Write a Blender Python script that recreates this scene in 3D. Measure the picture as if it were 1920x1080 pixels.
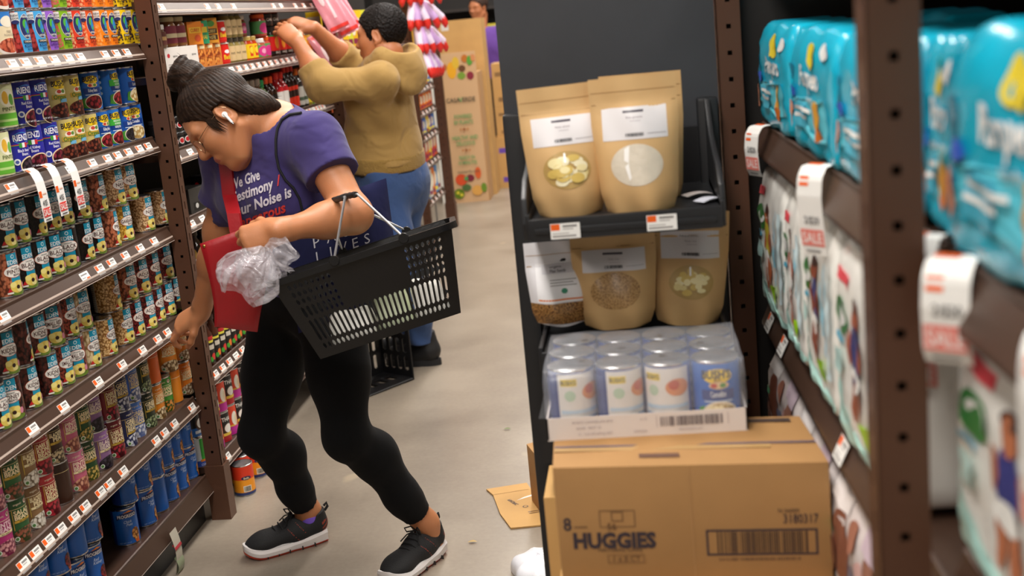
import bpy, bmesh, math, random
import numpy as np
from mathutils import Vector, Matrix
from mathutils.bvhtree import BVHTree
R = math.radians
SC = bpy.context.scene
COL = SC.collection
for o in list(bpy.data.objects):
    bpy.data.objects.remove(o)
random.seed(7)
rng = np.random.default_rng(7)

# ---------------------------------------------------------------- camera
FPX, ROLL, PITCH, YAW, CAMH = 2296.5, -.0950, .2198, .1133, 1.5536
_cy, _sy = math.cos(YAW), math.sin(YAW)
VF = Vector((-_sy * math.cos(PITCH), _cy * math.cos(PITCH), -math.sin(PITCH)))
_r0 = Vector((_cy, _sy, 0)); _u0 = _r0.cross(VF)
VR = math.cos(ROLL) * _r0 + math.sin(ROLL) * _u0
VU = -math.sin(ROLL) * _r0 + math.cos(ROLL) * _u0
CAM = Vector((0, 0, CAMH))
cd = bpy.data.cameras.new('camera'); cam = bpy.data.objects.new('camera', cd); COL.objects.link(cam)
cam.matrix_world = Matrix(((VR.x, VU.x, -VF.x, 0), (VR.y, VU.y, -VF.y, 0), (VR.z, VU.z, -VF.z, CAMH), (0, 0, 0, 1)))
cd.sensor_width = 36; cd.lens = 36 * FPX / 1920; cd.clip_start = .05
cd.dof.use_dof = True; cd.dof.focus_distance = 3.45; cd.dof.aperture_fstop = 3.6
SC.camera = cam

# ---------------------------------------------------------------- world, lights, exposure
w = bpy.data.worlds.new('world'); SC.world = w; w.use_nodes = True
w.node_tree.nodes['Background'].inputs[0].default_value = (.9, .92, 1, 1)
w.node_tree.nodes['Background'].inputs[1].default_value = .25
def lamp(loc, sx, sy, power, col=(1, .95, .89), rot=(0, 0, 0)):
    l = bpy.data.lights.new('ceiling_lamp', 'AREA'); l.shape = 'RECTANGLE'; l.size = sx; l.size_y = sy
    l.energy = power; l.color = col
    o = bpy.data.objects.new('ceiling_lamp', l); o.location = loc; o.rotation_euler = rot; COL.objects.link(o)
for y in (-2.2, .6, 3.4, 6.2, 9.0, 12.0):
    lamp((-.62, y, 3.75), .5, 2.2, 72 if y > 0 else 45)
for y in (-1.5, 3.0, 7.5, 11.5):
    lamp((1.9, y, 3.75), .5, 2.2, 50 if y > 0 else 32)
    lamp((-3.6, y, 3.75), .5, 2.2, 36 if y > 0 else 28)
SC.view_settings.view_transform = 'Standard'; SC.view_settings.look = 'None'
SC.view_settings.gamma = 1; SC.view_settings.use_curve_mapping = False
SC.view_settings.exposure = .37

# ---------------------------------------------------------------- helpers
def ray(px, py):
    return VF + VR * ((px - 960) / FPX) - VU * ((py - 540) / FPX)
def at(px, py, X=None, Y=None, Z=None, D=None):
    "a point of the place seen along a ray of the survey camera, at a known wall, depth or height"
    d = ray(px, py)
    t = D if D is not None else (X / d.x if X is not None else (Y / d.y if Y is not None else (Z - CAMH) / d.z))
    return CAM + d * t
def lin(h):
    h = h.lstrip('#'); c = [int(h[i:i + 2], 16) / 255 for i in (0, 2, 4)]
    return tuple(x / 12.92 if x <= .04045 else ((x + .055) / 1.055) ** 2.4 for x in c) + (1,)
_M = {}
def newmat(name):
    m = bpy.data.materials.new(name); m.use_nodes = True
    nt = m.node_tree; return m, nt, nt.nodes['Principled BSDF']
def M(h, rough=.45, metal=0., spec=.5, bump=0, bscale=60, var=0, vscale=8, trans=0, sheen=0):
    key = (h, rough, metal, spec, bump, bscale, var, vscale, trans, sheen)
    if key in _M: return _M[key]
    m, nt, b = newmat('paint_' + h)
    b.inputs['Base Color'].default_value = lin(h); b.inputs['Roughness'].default_value = rough
    b.inputs['Metallic'].default_value = metal; b.inputs['Specular IOR Level'].default_value = spec
    if sheen: b.inputs['Sheen Weight'].default_value = sheen
    if bump or var:
        tc = nt.nodes.new('ShaderNodeTexCoord')
    if bump:
        n = nt.nodes.new('ShaderNodeTexNoise'); n.inputs['Scale'].default_value = bscale; n.inputs['Detail'].default_value = 3
        bp = nt.nodes.new('ShaderNodeBump'); bp.inputs['Strength'].default_value = bump; bp.inputs['Distance'].default_value = .004
        nt.links.new(tc.outputs['Object'], n.inputs['Vector']); nt.links.new(n.outputs['Fac'], bp.inputs['Height'])
        nt.links.new(bp.outputs['Normal'], b.inputs['Normal'])
    if var:
        n = nt.nodes.new('ShaderNodeTexNoise'); n.inputs['Scale'].default_value = vscale; n.inputs['Detail'].default_value = 5
        rp = nt.nodes.new('ShaderNodeValToRGB'); c = lin(h)
        rp.color_ramp.elements[0].color = tuple(x * (1 - var) for x in c[:3]) + (1,)
        rp.color_ramp.elements[1].color = tuple(min(1, x * (1 + var)) for x in c[:3]) + (1,)
        rp.color_ramp.elements[0].position = .3; rp.color_ramp.elements[1].position = .7
        nt.links.new(tc.outputs['Object'], n.inputs['Vector']); nt.links.new(n.outputs['Fac'], rp.inputs['Fac'])
        nt.links.new(rp.outputs['Color'], b.inputs['Base Color'])
    _M[key] = m; return m
def beans(c1, c2, dark, scale=95, squash=1.0):
    "printed photo of beans: voronoi cells, each its own shade"
    key = ('beans', c1, c2, dark, scale, squash)
    if key in _M: return _M[key]
    m, nt, b = newmat('beans_' + c1); N = nt.nodes.new; L = nt.links.new
    tc = N('ShaderNodeTexCoord'); v = N('ShaderNodeTexVoronoi'); v.inputs['Scale'].default_value = scale * 1.5
    mp = N('ShaderNodeMapping'); mp.inputs['Scale'].default_value = (1, 1, squash)
    L(tc.outputs['Object'], mp.inputs['Vector']); L(mp.outputs['Vector'], v.inputs['Vector'])
    sp = N('ShaderNodeSeparateColor'); L(v.outputs['Color'], sp.inputs['Color'])
    mx = N('ShaderNodeMix'); mx.data_type = 'RGBA'; mx.inputs['A'].default_value = lin(c1); mx.inputs['B'].default_value = lin(c2)
    L(sp.outputs['Red'], mx.inputs['Factor'])
    rp = N('ShaderNodeValToRGB'); rp.color_ramp.elements[0].position = .42; rp.color_ramp.elements[1].position = .66
    rp.color_ramp.elements[0].color = (0, 0, 0, 1); rp.color_ramp.elements[1].color = (1, 1, 1, 1)
    L(v.outputs['Distance'], rp.inputs['Fac'])
    m2 = N('ShaderNodeMix'); m2.data_type = 'RGBA'; m2.inputs['B'].default_value = lin(dark)
    L(mx.outputs['Result'], m2.inputs['A']); L(rp.outputs['Color'], m2.inputs['Factor'])
    L(m2.outputs['Result'], b.inputs['Base Color']); b.inputs['Roughness'].default_value = .35
    _M[key] = m; return m
STEEL = M('b9b9bb', .28, 1.0)
TIN = M('c9cacd', .25, 1.0)
WHITE = M('f2f0ec', .5)
BLACK = M('141414', .45)

class MB:
    "collects faces and links them as ONE mesh object"
    def __init__(s): s.v = []; s.f = []; s.m = []; s.mats = []
    def mi(s, m):
        if m not in s.mats: s.mats.append(m)
        return s.mats.index(m)
    def add(s, vs, fs, m):
        o = len(s.v); s.v += [tuple(p) for p in vs]; i = s.mi(m)
        for f in fs: s.f.append(tuple(o + k for k in f)); s.m.append(i)
        return s
    def box(s, lo, hi, m, T=None):
        vs = [Vector((x, y, z)) for x in (lo[0], hi[0]) for y in (lo[1], hi[1]) for z in (lo[2], hi[2])]
        if T is not None: vs = [T @ p for p in vs]
        return s.add(vs, [(0, 1, 3, 2), (4, 6, 7, 5), (0, 4, 5, 1), (2, 3, 7, 6), (0, 2, 6, 4), (1, 5, 7, 3)], m)
    def hexa(s, p, m):  # p: 4 lower corners counter-clockwise from above, then 4 upper
        return s.add(p, [(3, 2, 1, 0), (4, 5, 6, 7), (0, 1, 5, 4), (1, 2, 6, 5), (2, 3, 7, 6), (3, 0, 4, 7)], m)
    def tube(s, pts, r, m, n=10, closed=False, caps=True):
        pts = [Vector(p) for p in pts]; k = len(pts); rs = r if isinstance(r, (list, tuple)) else [r] * k
        vs = []; ref = None
        for i, p in enumerate(pts):
            a = pts[(i - 1) % k] if (closed or i) else p; c = pts[(i + 1) % k] if (closed or i < k - 1) else p
            t = (c - a).normalized()
            if ref is None: ref = t.orthogonal().normalized()
            x = (ref - t * ref.dot(t)); x = x.normalized() if x.length > 1e-6 else t.orthogonal().normalized(); ref = x
            y = t.cross(x)
            vs += [p + (x * math.cos(2 * math.pi * j / n) + y * math.sin(2 * math.pi * j / n)) * rs[i] for j in range(n)]
        fs = [(i * n + j, i * n + (j + 1) % n, ((i + 1) % k) * n + (j + 1) % n, ((i + 1) % k) * n + j) for i in range(k if closed else k - 1) for j in range(n)]
        if caps and not closed: fs += [tuple(range(n))[::-1], tuple((k - 1) * n + j for j in range(n))]
        return s.add(vs, fs, m)
    def lathe(s, prof, m, n=28, T=None):
        vs = []; k = len(prof)
        for r, z in prof:
            vs += [Vector((r * math.cos(2 * math.pi * j / n), r * math.sin(2 * math.pi * j / n), z)) for j in range(n)]
        if T is not None: vs = [T @ p for p in vs]
        fs = [(i * n + j, i * n + (j + 1) % n, (i + 1) * n + (j + 1) % n, (i + 1) * n + j) for i in range(k - 1) for j in range(n)]
        if prof[0][0] > 1e-6: fs.append(tuple(range(n))[::-1])
        if prof[-1][0] > 1e-6: fs.append(tuple((k - 1) * n + j for j in range(n)))
        return s.add(vs, fs, m)
    def surf(s, fn, nu, nv, m, wrap=False):
        vs = [fn(i / nu, j / nv) for j in range(nv + 1) for i in range(nu + 1)]
        fs = [(j * (nu + 1) + i, j * (nu + 1) + i + 1, (j + 1) * (nu + 1) + i + 1, (j + 1) * (nu + 1) + i) for j in range(nv) for i in range(nu)]
        return s.add(vs, fs, m)
    def mesh(s, name, smooth=True, bev=0, seg=2, weld=0, ang=38):
        me = bpy.data.meshes.new(name); me.from_pydata(s.v, [], s.f)
        for m in s.mats: me.materials.append(m)
        me.polygons.foreach_set('material_index', s.m)
        if bev or weld:
            bm = bmesh.new(); bm.from_mesh(me)
            if weld: bmesh.ops.remove_doubles(bm, verts=bm.verts, dist=weld)
            if bev:
                bm.normal_update()
                es = [e for e in bm.edges if len(e.link_faces) == 2 and e.calc_face_angle(0) > .5]
                bmesh.ops.bevel(bm, geom=es, offset=bev, segments=seg, affect='EDGES', profile=.6, clamp_overlap=True)
            bm.to_mesh(me); bm.free()
        if smooth:
            me.polygons.foreach_set('use_smooth', [True] * len(me.polygons))
            me.set_sharp_from_angle(angle=R(ang))
        me.update(); return me
    def obj(s, name, parent=None, **k):
        return link(name, s.mesh(name, **k), parent)
def link(name, data, parent=None):
    o = bpy.data.objects.new(name, data); COL.objects.link(o)
    if parent is not None: o.parent = parent
    return o
def tag(o, label=None, cat=None, group=None, kind=None):
    if label: o['label'] = label
    if cat: o['category'] = cat
    if group: o['group'] = group
    if kind: o['kind'] = kind
    return o
def empty(name, loc=(0, 0, 0), rz=0):
    o = bpy.data.objects.new(name, None); COL.objects.link(o); o.location = loc; o.rotation_euler = (0, 0, rz)
    o.empty_display_size = .05; return o
KIDS = {}
def dup(src, loc, rot=(0, 0, 0), label=None, cat=None, group=None, scale=None):
    "copy of a thing with copies of its parts and sub-parts"
    c = src.copy(); COL.objects.link(c)
    c.location = loc; c.rotation_euler = rot
    if scale: c.scale = scale
    for ch in src.children:
        d = ch.copy(); COL.objects.link(d); d.parent = c
        for g in ch.children:
            e = g.copy(); COL.objects.link(e); e.parent = d
    return tag(c, label, cat, group)
ORD = 'first second third fourth fifth sixth seventh eighth ninth tenth eleventh twelfth thirteenth fourteenth fifteenth sixteenth seventeenth eighteenth nineteenth twentieth twenty-first twenty-second twenty-third twenty-fourth'.split()

# ---- lettering
_TX = {}
def text2d(s, bold=.012, shear=0.):
    key = (s, bold, shear)
    if key in _TX: return _TX[key]
    c = bpy.data.curves.new('t', 'FONT'); c.body = s; c.size = 1; c.resolution_u = 2; c.offset = bold; c.shear = shear; c.align_x = 'CENTER'
    o = bpy.data.objects.new('t', c); me = o.to_mesh()
    vs = [(v.co.x, v.co.y) for v in me.vertices]; fs = [tuple(p.vertices) for p in me.polygons]
    o.to_mesh_clear(); bpy.data.objects.remove(o); bpy.data.curves.remove(c)
    _TX[key] = (vs, fs); return vs, fs
_cap = max(y for x, y in text2d('H', 0)[0])

# ---- printed art: u right, v up in mm on a mapped surface
def cyl(r):
    return lambda u, v, h: ((r + h) * math.cos(u / r) / 1000, (r + h) * math.sin(u / r) / 1000, v / 1000)
def flat(x0=0):
    return lambda u, v, h: (x0 / 1000 + h / 1000, u / 1000, v / 1000)
def art(mb, fmap, els, step=4., dz=.12, h0=.1):
    h = h0
    for e in els:
        k = e[0]; h += dz
        if k == 'R':
            _, u0, v0, u1, v1, m = e; n = max(1, int(abs(u1 - u0) / step)); nv = max(1, int(abs(v1 - v0) / (12 if step < 5 else step)))
            mb.add([fmap(u0 + (u1 - u0) * i / n, v0 + (v1 - v0) * j / nv, h) for j in range(nv + 1) for i in range(n + 1)],
                   [(j * (n + 1) + i, j * (n + 1) + i + 1, (j + 1) * (n + 1) + i + 1, (j + 1) * (n + 1) + i) for j in range(nv) for i in range(n)], m)
        elif k == 'E':
            _, u, v, ru, rv, m = e; n = max(8, min(24, int(2 * ru / 2.5))); vs = []; fs = []
            nv = max(1, int(rv / max(step, 3.) / 1.5))
            for i in range(n + 1):
                a = math.pi * i / n; x = -math.cos(a); y = math.sin(a)
                vs += [fmap(u + ru * x, v + rv * y * (2 * j / nv - 1), h) for j in range(nv + 1)]
            fs = [(i * (nv + 1) + j, (i + 1) * (nv + 1) + j, (i + 1) * (nv + 1) + j + 1, i * (nv + 1) + j + 1) for i in range(n) for j in range(nv)]
            mb.add(vs, fs, m)
        elif k == 'T':
            s, u, v, size, m = e[1:6]; sq = e[6] if len(e) > 6 else 1.; bold = e[7] if len(e) > 7 else .012; sh = e[8] if len(e) > 8 else 0.
            rot = e[9] if len(e) > 9 else 0.
            vs, fs = text2d(s, bold, sh); q = size / _cap; cr, sr = math.cos(rot), math.sin(rot)
            mb.add([fmap(u + (x * q * sq) * cr - y * q * sr + (size / 2) * sr, v + (x * q * sq) * sr + y * q * cr - (size / 2) * cr, h + .25) for x, y in vs], fs, m)
        elif k == 'P':  # convex outline, cut into a fine grid so that it follows the surface
            pts, m = e[1:]; vlo = min(p[1] for p in pts); vhi = max(p[1] for p in pts); wd = max(p[0] for p in pts) - min(p[0] for p in pts)
            nr = max(2, int((vhi - vlo) / step)); nc = max(1, int(wd / step)); vs = []; q = len(pts)
            for j in range(nr + 1):
                y = vlo + (vhi - vlo) * (.001 + .998 * j / nr); xs = []
                for i in range(q):
                    (xa, ya), (xb, yb) = pts[i], pts[(i + 1) % q]
                    if (ya - y) * (yb - y) < 0: xs.append(xa + (xb - xa) * (y - ya) / (yb - ya))
                x0, x1 = (min(xs), max(xs)) if xs else (pts[0][0],) * 2
                vs += [fmap(x0 + (x1 - x0) * i / nc, y, h) for i in range(nc + 1)]
            mb.add(vs, [(j * (nc + 1) + i, j * (nc + 1) + i + 1, (j + 1) * (nc + 1) + i + 1, (j + 1) * (nc + 1) + i) for j in range(nr) for i in range(nc)], m)
        elif k == 'B':
            u0, v0, u1, v1, n, ms, size = e[1:8]; rr = random.Random(n * 31 + int(u0 * 7 + v0))
            for i in range(n):
                u = rr.uniform(u0, u1); v = rr.uniform(v0, v1); a = rr.uniform(0, 3.14); ca, sa = math.cos(a), math.sin(a)
                ra, rb = size * rr.uniform(.8, 1.1), size * rr.uniform(.55, .7); hh = h + .02 * i
                mb.add([fmap(u + ra * math.cos(t) * ca - rb * math.sin(t) * sa, v + ra * math.cos(t) * sa + rb * math.sin(t) * ca, hh) for t in [6.2832 * q / 9 for q in range(9)]],
                       [tuple(range(9))], rr.choice(ms))
            h += .02 * n
        elif k == 'BAR':  # barcode
            u0, v0, u1, v1, m = e[1:]; rr = random.Random(5); x = u0
            while x < u1:
                wd = rr.choice((.6, 1, 1.6, 2.4)) * (u1 - u0) / 90; mb.add([fmap(x, v0, h), fmap(min(x + wd, u1), v0, h), fmap(min(x + wd, u1), v1, h), fmap(x, v1, h)], [(0, 1, 2, 3)], m)
                x += wd + rr.choice((.7, 1.1, 1.8)) * (u1 - u0) / 90
    return mb
# ---------------------------------------------------------------- the setting
def concrete():
    m, nt, b = newmat('polished_concrete'); N = nt.nodes.new; L = nt.links.new
    tc = N('ShaderNodeTexCoord')
    n1 = N('ShaderNodeTexNoise'); n1.inputs['Scale'].default_value = 1.6; n1.inputs['Detail'].default_value = 8; n1.inputs['Roughness'].default_value = .62
    n2 = N('ShaderNodeTexNoise'); n2.inputs['Scale'].default_value = 60; n2.inputs['Detail'].default_value = 3
    mx = N('ShaderNodeMath'); mx.operation = 'MULTIPLY_ADD'; mx.inputs[1].default_value = .22
    r1 = N('ShaderNodeValToRGB'); r1.color_ramp.elements[0].position = .36; r1.color_ramp.elements[1].position = .74
    r1.color_ramp.elements[0].color = lin('7b7064'); r1.color_ramp.elements[1].color = lin('9b8f80')
    n3 = N('ShaderNodeTexNoise'); n3.inputs['Scale'].default_value = 3.3; n3.inputs['Detail'].default_value = 2
    r3 = N('ShaderNodeValToRGB'); r3.color_ramp.elements[0].position = .69; r3.color_ramp.elements[1].position = .73
    mm = N('ShaderNodeMix'); mm.data_type = 'RGBA'; mm.inputs['B'].default_value = lin('bfae94')
    sc = N('ShaderNodeMath'); sc.operation = 'MULTIPLY'; sc.inputs[1].default_value = .55
    L(tc.outputs['Object'], n1.inputs['Vector']); L(tc.outputs['Object'], n2.inputs['Vector']); L(tc.outputs['Object'], n3.inputs['Vector'])
    L(n2.outputs['Fac'], mx.inputs[0]); L(n1.outputs['Fac'], mx.inputs[2]); L(mx.outputs[0], r1.inputs['Fac'])
    L(n3.outputs['Fac'], r3.inputs['Fac']); L(r3.outputs['Color'], sc.inputs[0]); L(sc.outputs[0], mm.inputs['Factor'])
    L(r1.outputs['Color'], mm.inputs['A']); L(mm.outputs['Result'], b.inputs['Base Color'])
    r2 = N('ShaderNodeMapRange'); r2.inputs['To Min'].default_value = .24; r2.inputs['To Max'].default_value = .42
    L(n1.outputs['Fac'], r2.inputs['Value']); L(r2.outputs['Result'], b.inputs['Roughness'])
    return m
def slab(name, lo, hi, m):
    return tag(MB().box(lo, hi, m).obj(name, smooth=False), kind='structure')
slab('floor', (-5, -4, -.1), (4.4, 15, 0), concrete())
slab('ceiling', (-5, -4, 4), (4.4, 15, 4.1), M('d8d4cc', .9))
slab('wall_left', (-5.1, -4, 0), (-5, 15, 4), M('8d8478', .9))
slab('wall_right', (4.4, -4, 0), (4.5, 15, 4), M('8d8478', .9))
slab('wall_back', (-5, 15, 0), (4.4, 15.1, 4), M('23211f', .9))
slab('wall_front', (-5, -4.1, 0), (4.4, -4, 4), M('8d8478', .9))

# ---------------------------------------------------------------- brown steel shelving
POST = M('5f4030', .42, .3, bump=.05, bscale=90)
DECK = M('4a352a', .38, .2)
LIP = M('4c372c', .4, .2)
CLEAR = M('c4b2a6', .3)
DARK = M('1b1715', .6)
def perforated(mb, M4, wd, z0, z1, hw, hh, pitch, off, t, m):
    "a steel face with a column of punched holes: local x = width, z = up, y = depth"
    a, b = wd / 2 - hw / 2, wd / 2 + hw / 2
    mb.box((0, 0, z0), (a, t, z1), m, M4); mb.box((b, 0, z0), (wd, t, z1), m, M4)
    z = z0; k = z0 + off
    while k < z1:
        mb.box((a, 0, z), (b, t, k), m, M4); z = min(k + hh, z1); k += pitch
    if z < z1: mb.box((a, 0, z), (b, t, z1), m, M4)
def upright(name, x0, x1, y0, y1, ztop, parent=None, foot=True, zoff=.02, aisle=1):
    mb = MB()
    perforated(mb, Matrix.Translation((x0, y0, 0)), x1 - x0, 0, ztop, .009, .009, .0508, zoff, .002, POST)
    if aisle > 0: T = Matrix.Translation((x1, y0, 0)) @ Matrix.Rotation(R(90), 4, 'Z')
    else: T = Matrix.Translation((x0, y1, 0)) @ Matrix.Rotation(R(-90), 4, 'Z')
    perforated(mb, T, y1 - y0, 0, ztop, .007, .024, .0508, zoff, .002, POST)
    xo = (x0, x0 + .002) if aisle > 0 else (x1 - .002, x1)
    mb.box((xo[0], y0 + .002, 0), (xo[1], y1, ztop), POST); mb.box((x0, y1 - .002, 0), (x1, y1, ztop), POST)
    mb.box((x0 + .012, y0 + .02, 0), (x1 - .012, y1 - .01, ztop), DARK)  # dark core stands in for the shade of the hollow post
    if foot: mb.box((x0 - .006, y0 - .006, 0), (x1 + .006, y1 + .006, .19), POST)
    return mb.obj(name, parent, smooth=False)
def shelf(parent, z, y0, y1, xf, depth=.46, sgn=1, lip=.042, name='shelf', stripe=True):
    "deck with a rolled lip that carries the price tags; sgn +1: lip faces +x"
    x = lambda d: xf - sgn * d
    mb = MB(); lo = lambda a, b: (min(a, b), max(a, b))
    a, b = lo(x(.012), x(depth)); mb.box((a, y0, z - .022), (b, y1, z), DECK)
    s = mb.obj(name, parent, smooth=False)
    mb = MB()
    pr = [(x(.014), z), (x(.010), z + .006), (x(.006), z + .004), (x(.006), z - .004), (x(-.012), z - lip + .004), (x(-.012), z - lip - .002), (x(.0), z - lip - .004), (x(.012), z - lip + .004), (x(.014), z - .01)]
    vs = [(p[0], y, p[1]) for y in (y0, y1) for p in pr]; n = len(pr)
    fs = [(i, (i + 1) % n, n + (i + 1) % n, n + i) for i in range(n)] + [tuple(range(n)), tuple(range(n, 2 * n))[::-1]]
    if sgn > 0: fs = [f[::-1] for f in fs]
    mb.add(vs, fs, LIP)
    if stripe:
        q = lambda d, e, zz: (x(d), e, zz)
        mb.add([q(-.0068, y0, z - lip + .0155), q(-.0068, y1, z - lip + .0155), q(-.0125, y1, z - lip - .001), q(-.0125, y0, z - lip - .001)], [(0, 1, 2, 3) if sgn < 0 else (3, 2, 1, 0)], CLEAR)
    mb.obj('tag_channel', s, ang=20)
    return s
XF = -1.490
ZA = [1.565, 1.279, .996, .709, .430, .158]
XB = {'bean can': (1.35, 3.70), 'sauce and spice': (3.756, 6.02), 'snack': (6.075, 8.16), 'boxed food': (8.215, 9.175)}
ZB = [1.695, 1.463, 1.22, .99, .742, .466, .168]
ZC = [1.45, 1.15, .85, .55, .2]
ZD = [1.35, 1.11, .945, .77, .58, .315]
for i, (x0, x1, y0, y1, zo, what) in enumerate([(-1.492, -1.438, 3.7066, 3.752, .0297, 'brown punched steel post beside the bean cans, next to the shopper in purple'), (-1.492, -1.438, 6.022, 6.07, .02, 'brown punched steel post beyond the sauces, beside the man in tan'),
                                              (-1.492, -1.438, 8.165, 8.21, .02, 'brown punched steel post behind the hood of the man in tan'), (-1.492, -1.425, 9.18, 9.26, .02, 'brown end post of the aisle beside the tall produce display')]):
    tag(upright('upright', x0, x1, y0, y1, 2.15, zoff=zo), what, 'post')
def shelf_thing(z, y0, y1, label, group, **k):
    r = shelf(None, z, y0, y1, XF, **k); return tag(r, label, 'shelf', group)
CARRY = ['two layers of bright bean cans with navy ovals', 'royal blue and yellow-badged bean cans', 'black bean cans with teal panels', 'kidney and adzuki bean cans with teal panels', 'two-tone bean cans with cream lettering', 'bright blue chick pea cans']
for i, z in enumerate(ZA): shelf_thing(z, 1.35, 3.70, 'brown steel shelf carrying ' + CARRY[i], 'bean can shelves', lip=.042 if i < 5 else .055)
CARRB = ['crinkly coloured bags, topmost beyond the brown post', 'food boxes and sauce jars the man is stocking', 'tall sauce bottles and small black spice jars', 'small black spice boxes beside the shopper', 'dark dressing bottles behind the red pouch', 'black and yellow sauce bottles by the reaching hand', 'coconut milk cans near the floor']
for z, t in zip(ZB, CARRB): shelf_thing(z, 3.756, 6.018, 'brown steel shelf carrying ' + t, 'sauce and spice shelves')
for z, t in zip(ZC, 'topmost second third fourth lowest'.split()): shelf_thing(z, 6.075, 8.16, 'brown steel shelf behind the man in tan, %s of its bay' % t, 'shelves behind the man')
for z, t in zip(ZD, 'topmost second third fourth fifth lowest'.split()): shelf_thing(z, 8.215, 9.175, 'short brown shelf of orange and blue packs at the aisle end, %s of six' % t, 'shelves at the aisle end')
for (y0, y1, t) in ((1.35, 3.728, 'bean cans'), (3.732, 6.038, 'sauces and spices'), (6.042, 8.178, 'goods behind the man in tan'), (8.182, 9.25, 'packs at the aisle end')):
    tag(MB().box((-1.97, y0, 0), (-1.955, y1, 2.1), DARK).obj('back_panel', smooth=False), 'dark back panel of the shelving behind the ' + t, 'panel')
tag(MB().box((-1.535, 1.35, 0), (-1.52, 3.70, .10), BLACK).obj('kickplate', smooth=False), 'black kickplate under the lowest bean can shelf', 'panel')

# ---------------------------------------------------------------- cans
CR = .0375; CH = .1125
def can_meshes(r=CR, h=CH):
    p = [(r * .93, 0), (r, .001), (r, .003), (r * .985, .0045), (r * .985, h - .0045), (r, h - .003), (r, h - .0008), (r * .965, h)]
    body = MB().lathe(p, TIN, 28)
    body.lathe([(r * .965, h), (r * .94, h - .0045), (r * .9, h - .005)], TIN, 28)
    lid = MB().lathe([(r * .92, h - .0052), (r * .84, h - .0040), (r * .78, h - .0052), (r * .60, h - .0048), (r * .55, h - .0054), (r * .2, h - .005), (0, h - .005)], M('aeb0b4', .3, 1.0), 28)
    return body.mesh('can_body'), lid.mesh('can_lid')
BODY, LID = can_meshes()
KIND = {}
def label_mesh(els, base, r=CR * .988, h=CH):
    mb = MB(); R1 = r * 1000
    mb.surf(lambda u, v: (r * math.cos(u * 6.28319), r * math.sin(u * 6.28319), .0045 + v * (h - .009)), 40, 1, base)
    art(mb, cyl(R1), els)
    return mb.mesh('label', ang=60)
def P(h, rough=.38): return M(h, rough)
NAVY, CREAM, YEL, TEAL = P('1d2350'), P('efe3c2'), P('f2d21c'), P('1593b4')
def eden(b, name, extra=()):
    els = [('R', -17, 72, 17, 106, TEAL), ('E', 0, 98, 5, 5, P('e8f4f6')), ('E', 0, 98, 3.4, 3.4, TEAL), ('T', 'EDEN', 0, 84.5, 10, P('f4fbfc'), .95),
           ('R', -13, 36, 17, 50, TEAL), ('E', 0, 62, 29, 15.5, P('c65a36')), ('E', 0, 62, 27.8, 14.4, P('f5f1ea')),
           ('T', 'ORGANIC', 0, 71, 3.2, P('3a3a3a'), 1.), ('T', name, 0, 62, 10, P('4a1f1c'), min(1., 5.2 / len(name))), ('T', 'BEANS', 4, 53, 5, P('3c2a28')),
           ('E', 4, 11, 26, 8, P('6f8a35')), ('E', 0, 24, 19, 15, P('e9cf62')), ('E', -11, 30, 8, 7, P('f4e58a')), ('E', 9, 31, 8, 7, P('f0dc7c')), ('E', 5, 16, 9, 6, P('f6ea9c')),
           ('E', 1, 23, 5, 5, P('3a2320')), ('P', [(-27, 14), (-15, 14), (-21, 24)], P('c8262c')), ('R', -28, 9, -14, 13, P('efe9dc')), ('E', 20, 24, 5, 8, P('d98aa0'))]
    return label_mesh(els + list(extra), b)
bl = beans('17120f', '2a211c', '050404', 150); kd = beans('6b2a22', '8c4434', '2a0d0b', 105, .7)
KIND['eden_black'] = (eden(bl, 'BLACK'), 'black bean can with teal panel and white oval')
KIND['eden_navy'] = (eden(beans('dcb583', 'eccb9c', '8a5f34', 130), 'NAVY'), 'beige navy bean can with teal panel')
KIND['eden_pinto'] = (eden(beans('b0603f', 'c97b58', '5c2a18', 95, .7), 'PINTO', [('R', 62, 6, 84, 106, P('d8d5cf'))] + [('R', 64, 12 + 6 * i, 82, 15 + 6 * i, P('9b9894')) for i in range(15)]), 'brown pinto bean can with teal panel')
KIND['eden_garb'] = (eden(beans('e2b13c', 'efc861', '9c6d18', 110), 'GARBANZO'), 'golden garbanzo bean can with teal panel')
KIND['eden_kidney'] = (eden(beans('4a1f1b', '6a3228', '1a0807', 95, .7), 'KIDNEY'), 'dark kidney bean can with teal panel')
KIND['eden_small'] = (eden(beans('8c3a2c', 'a44e3a', '3a120d', 130, .8), 'SMALL RED'), 'small red bean can with teal panel')
KIND['eden_butter'] = (eden(beans('e6cf9c', 'f0e0b8', '9c7c46', 70, .6), 'BUTTER'), 'cream butter bean can with teal panel')
KIND['eden_north'] = (eden(beans('e3b878', 'efcb93', '92622c', 110), 'NORTHERN', [('R', -105, 5, -80, 107, P('d9d4c8'))] + [('R', -103, 12 + 6 * i, -82, 15 + 6 * i, P('9b9894')) for i in range(15)]), 'tan northern bean can with teal panel')
KIND['eden_adzuki'] = (eden(beans('6e1f22', '8f3230', '2c0a0b', 140), 'ADUKI'), 'dark red adzuki bean can with teal panel')
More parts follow.
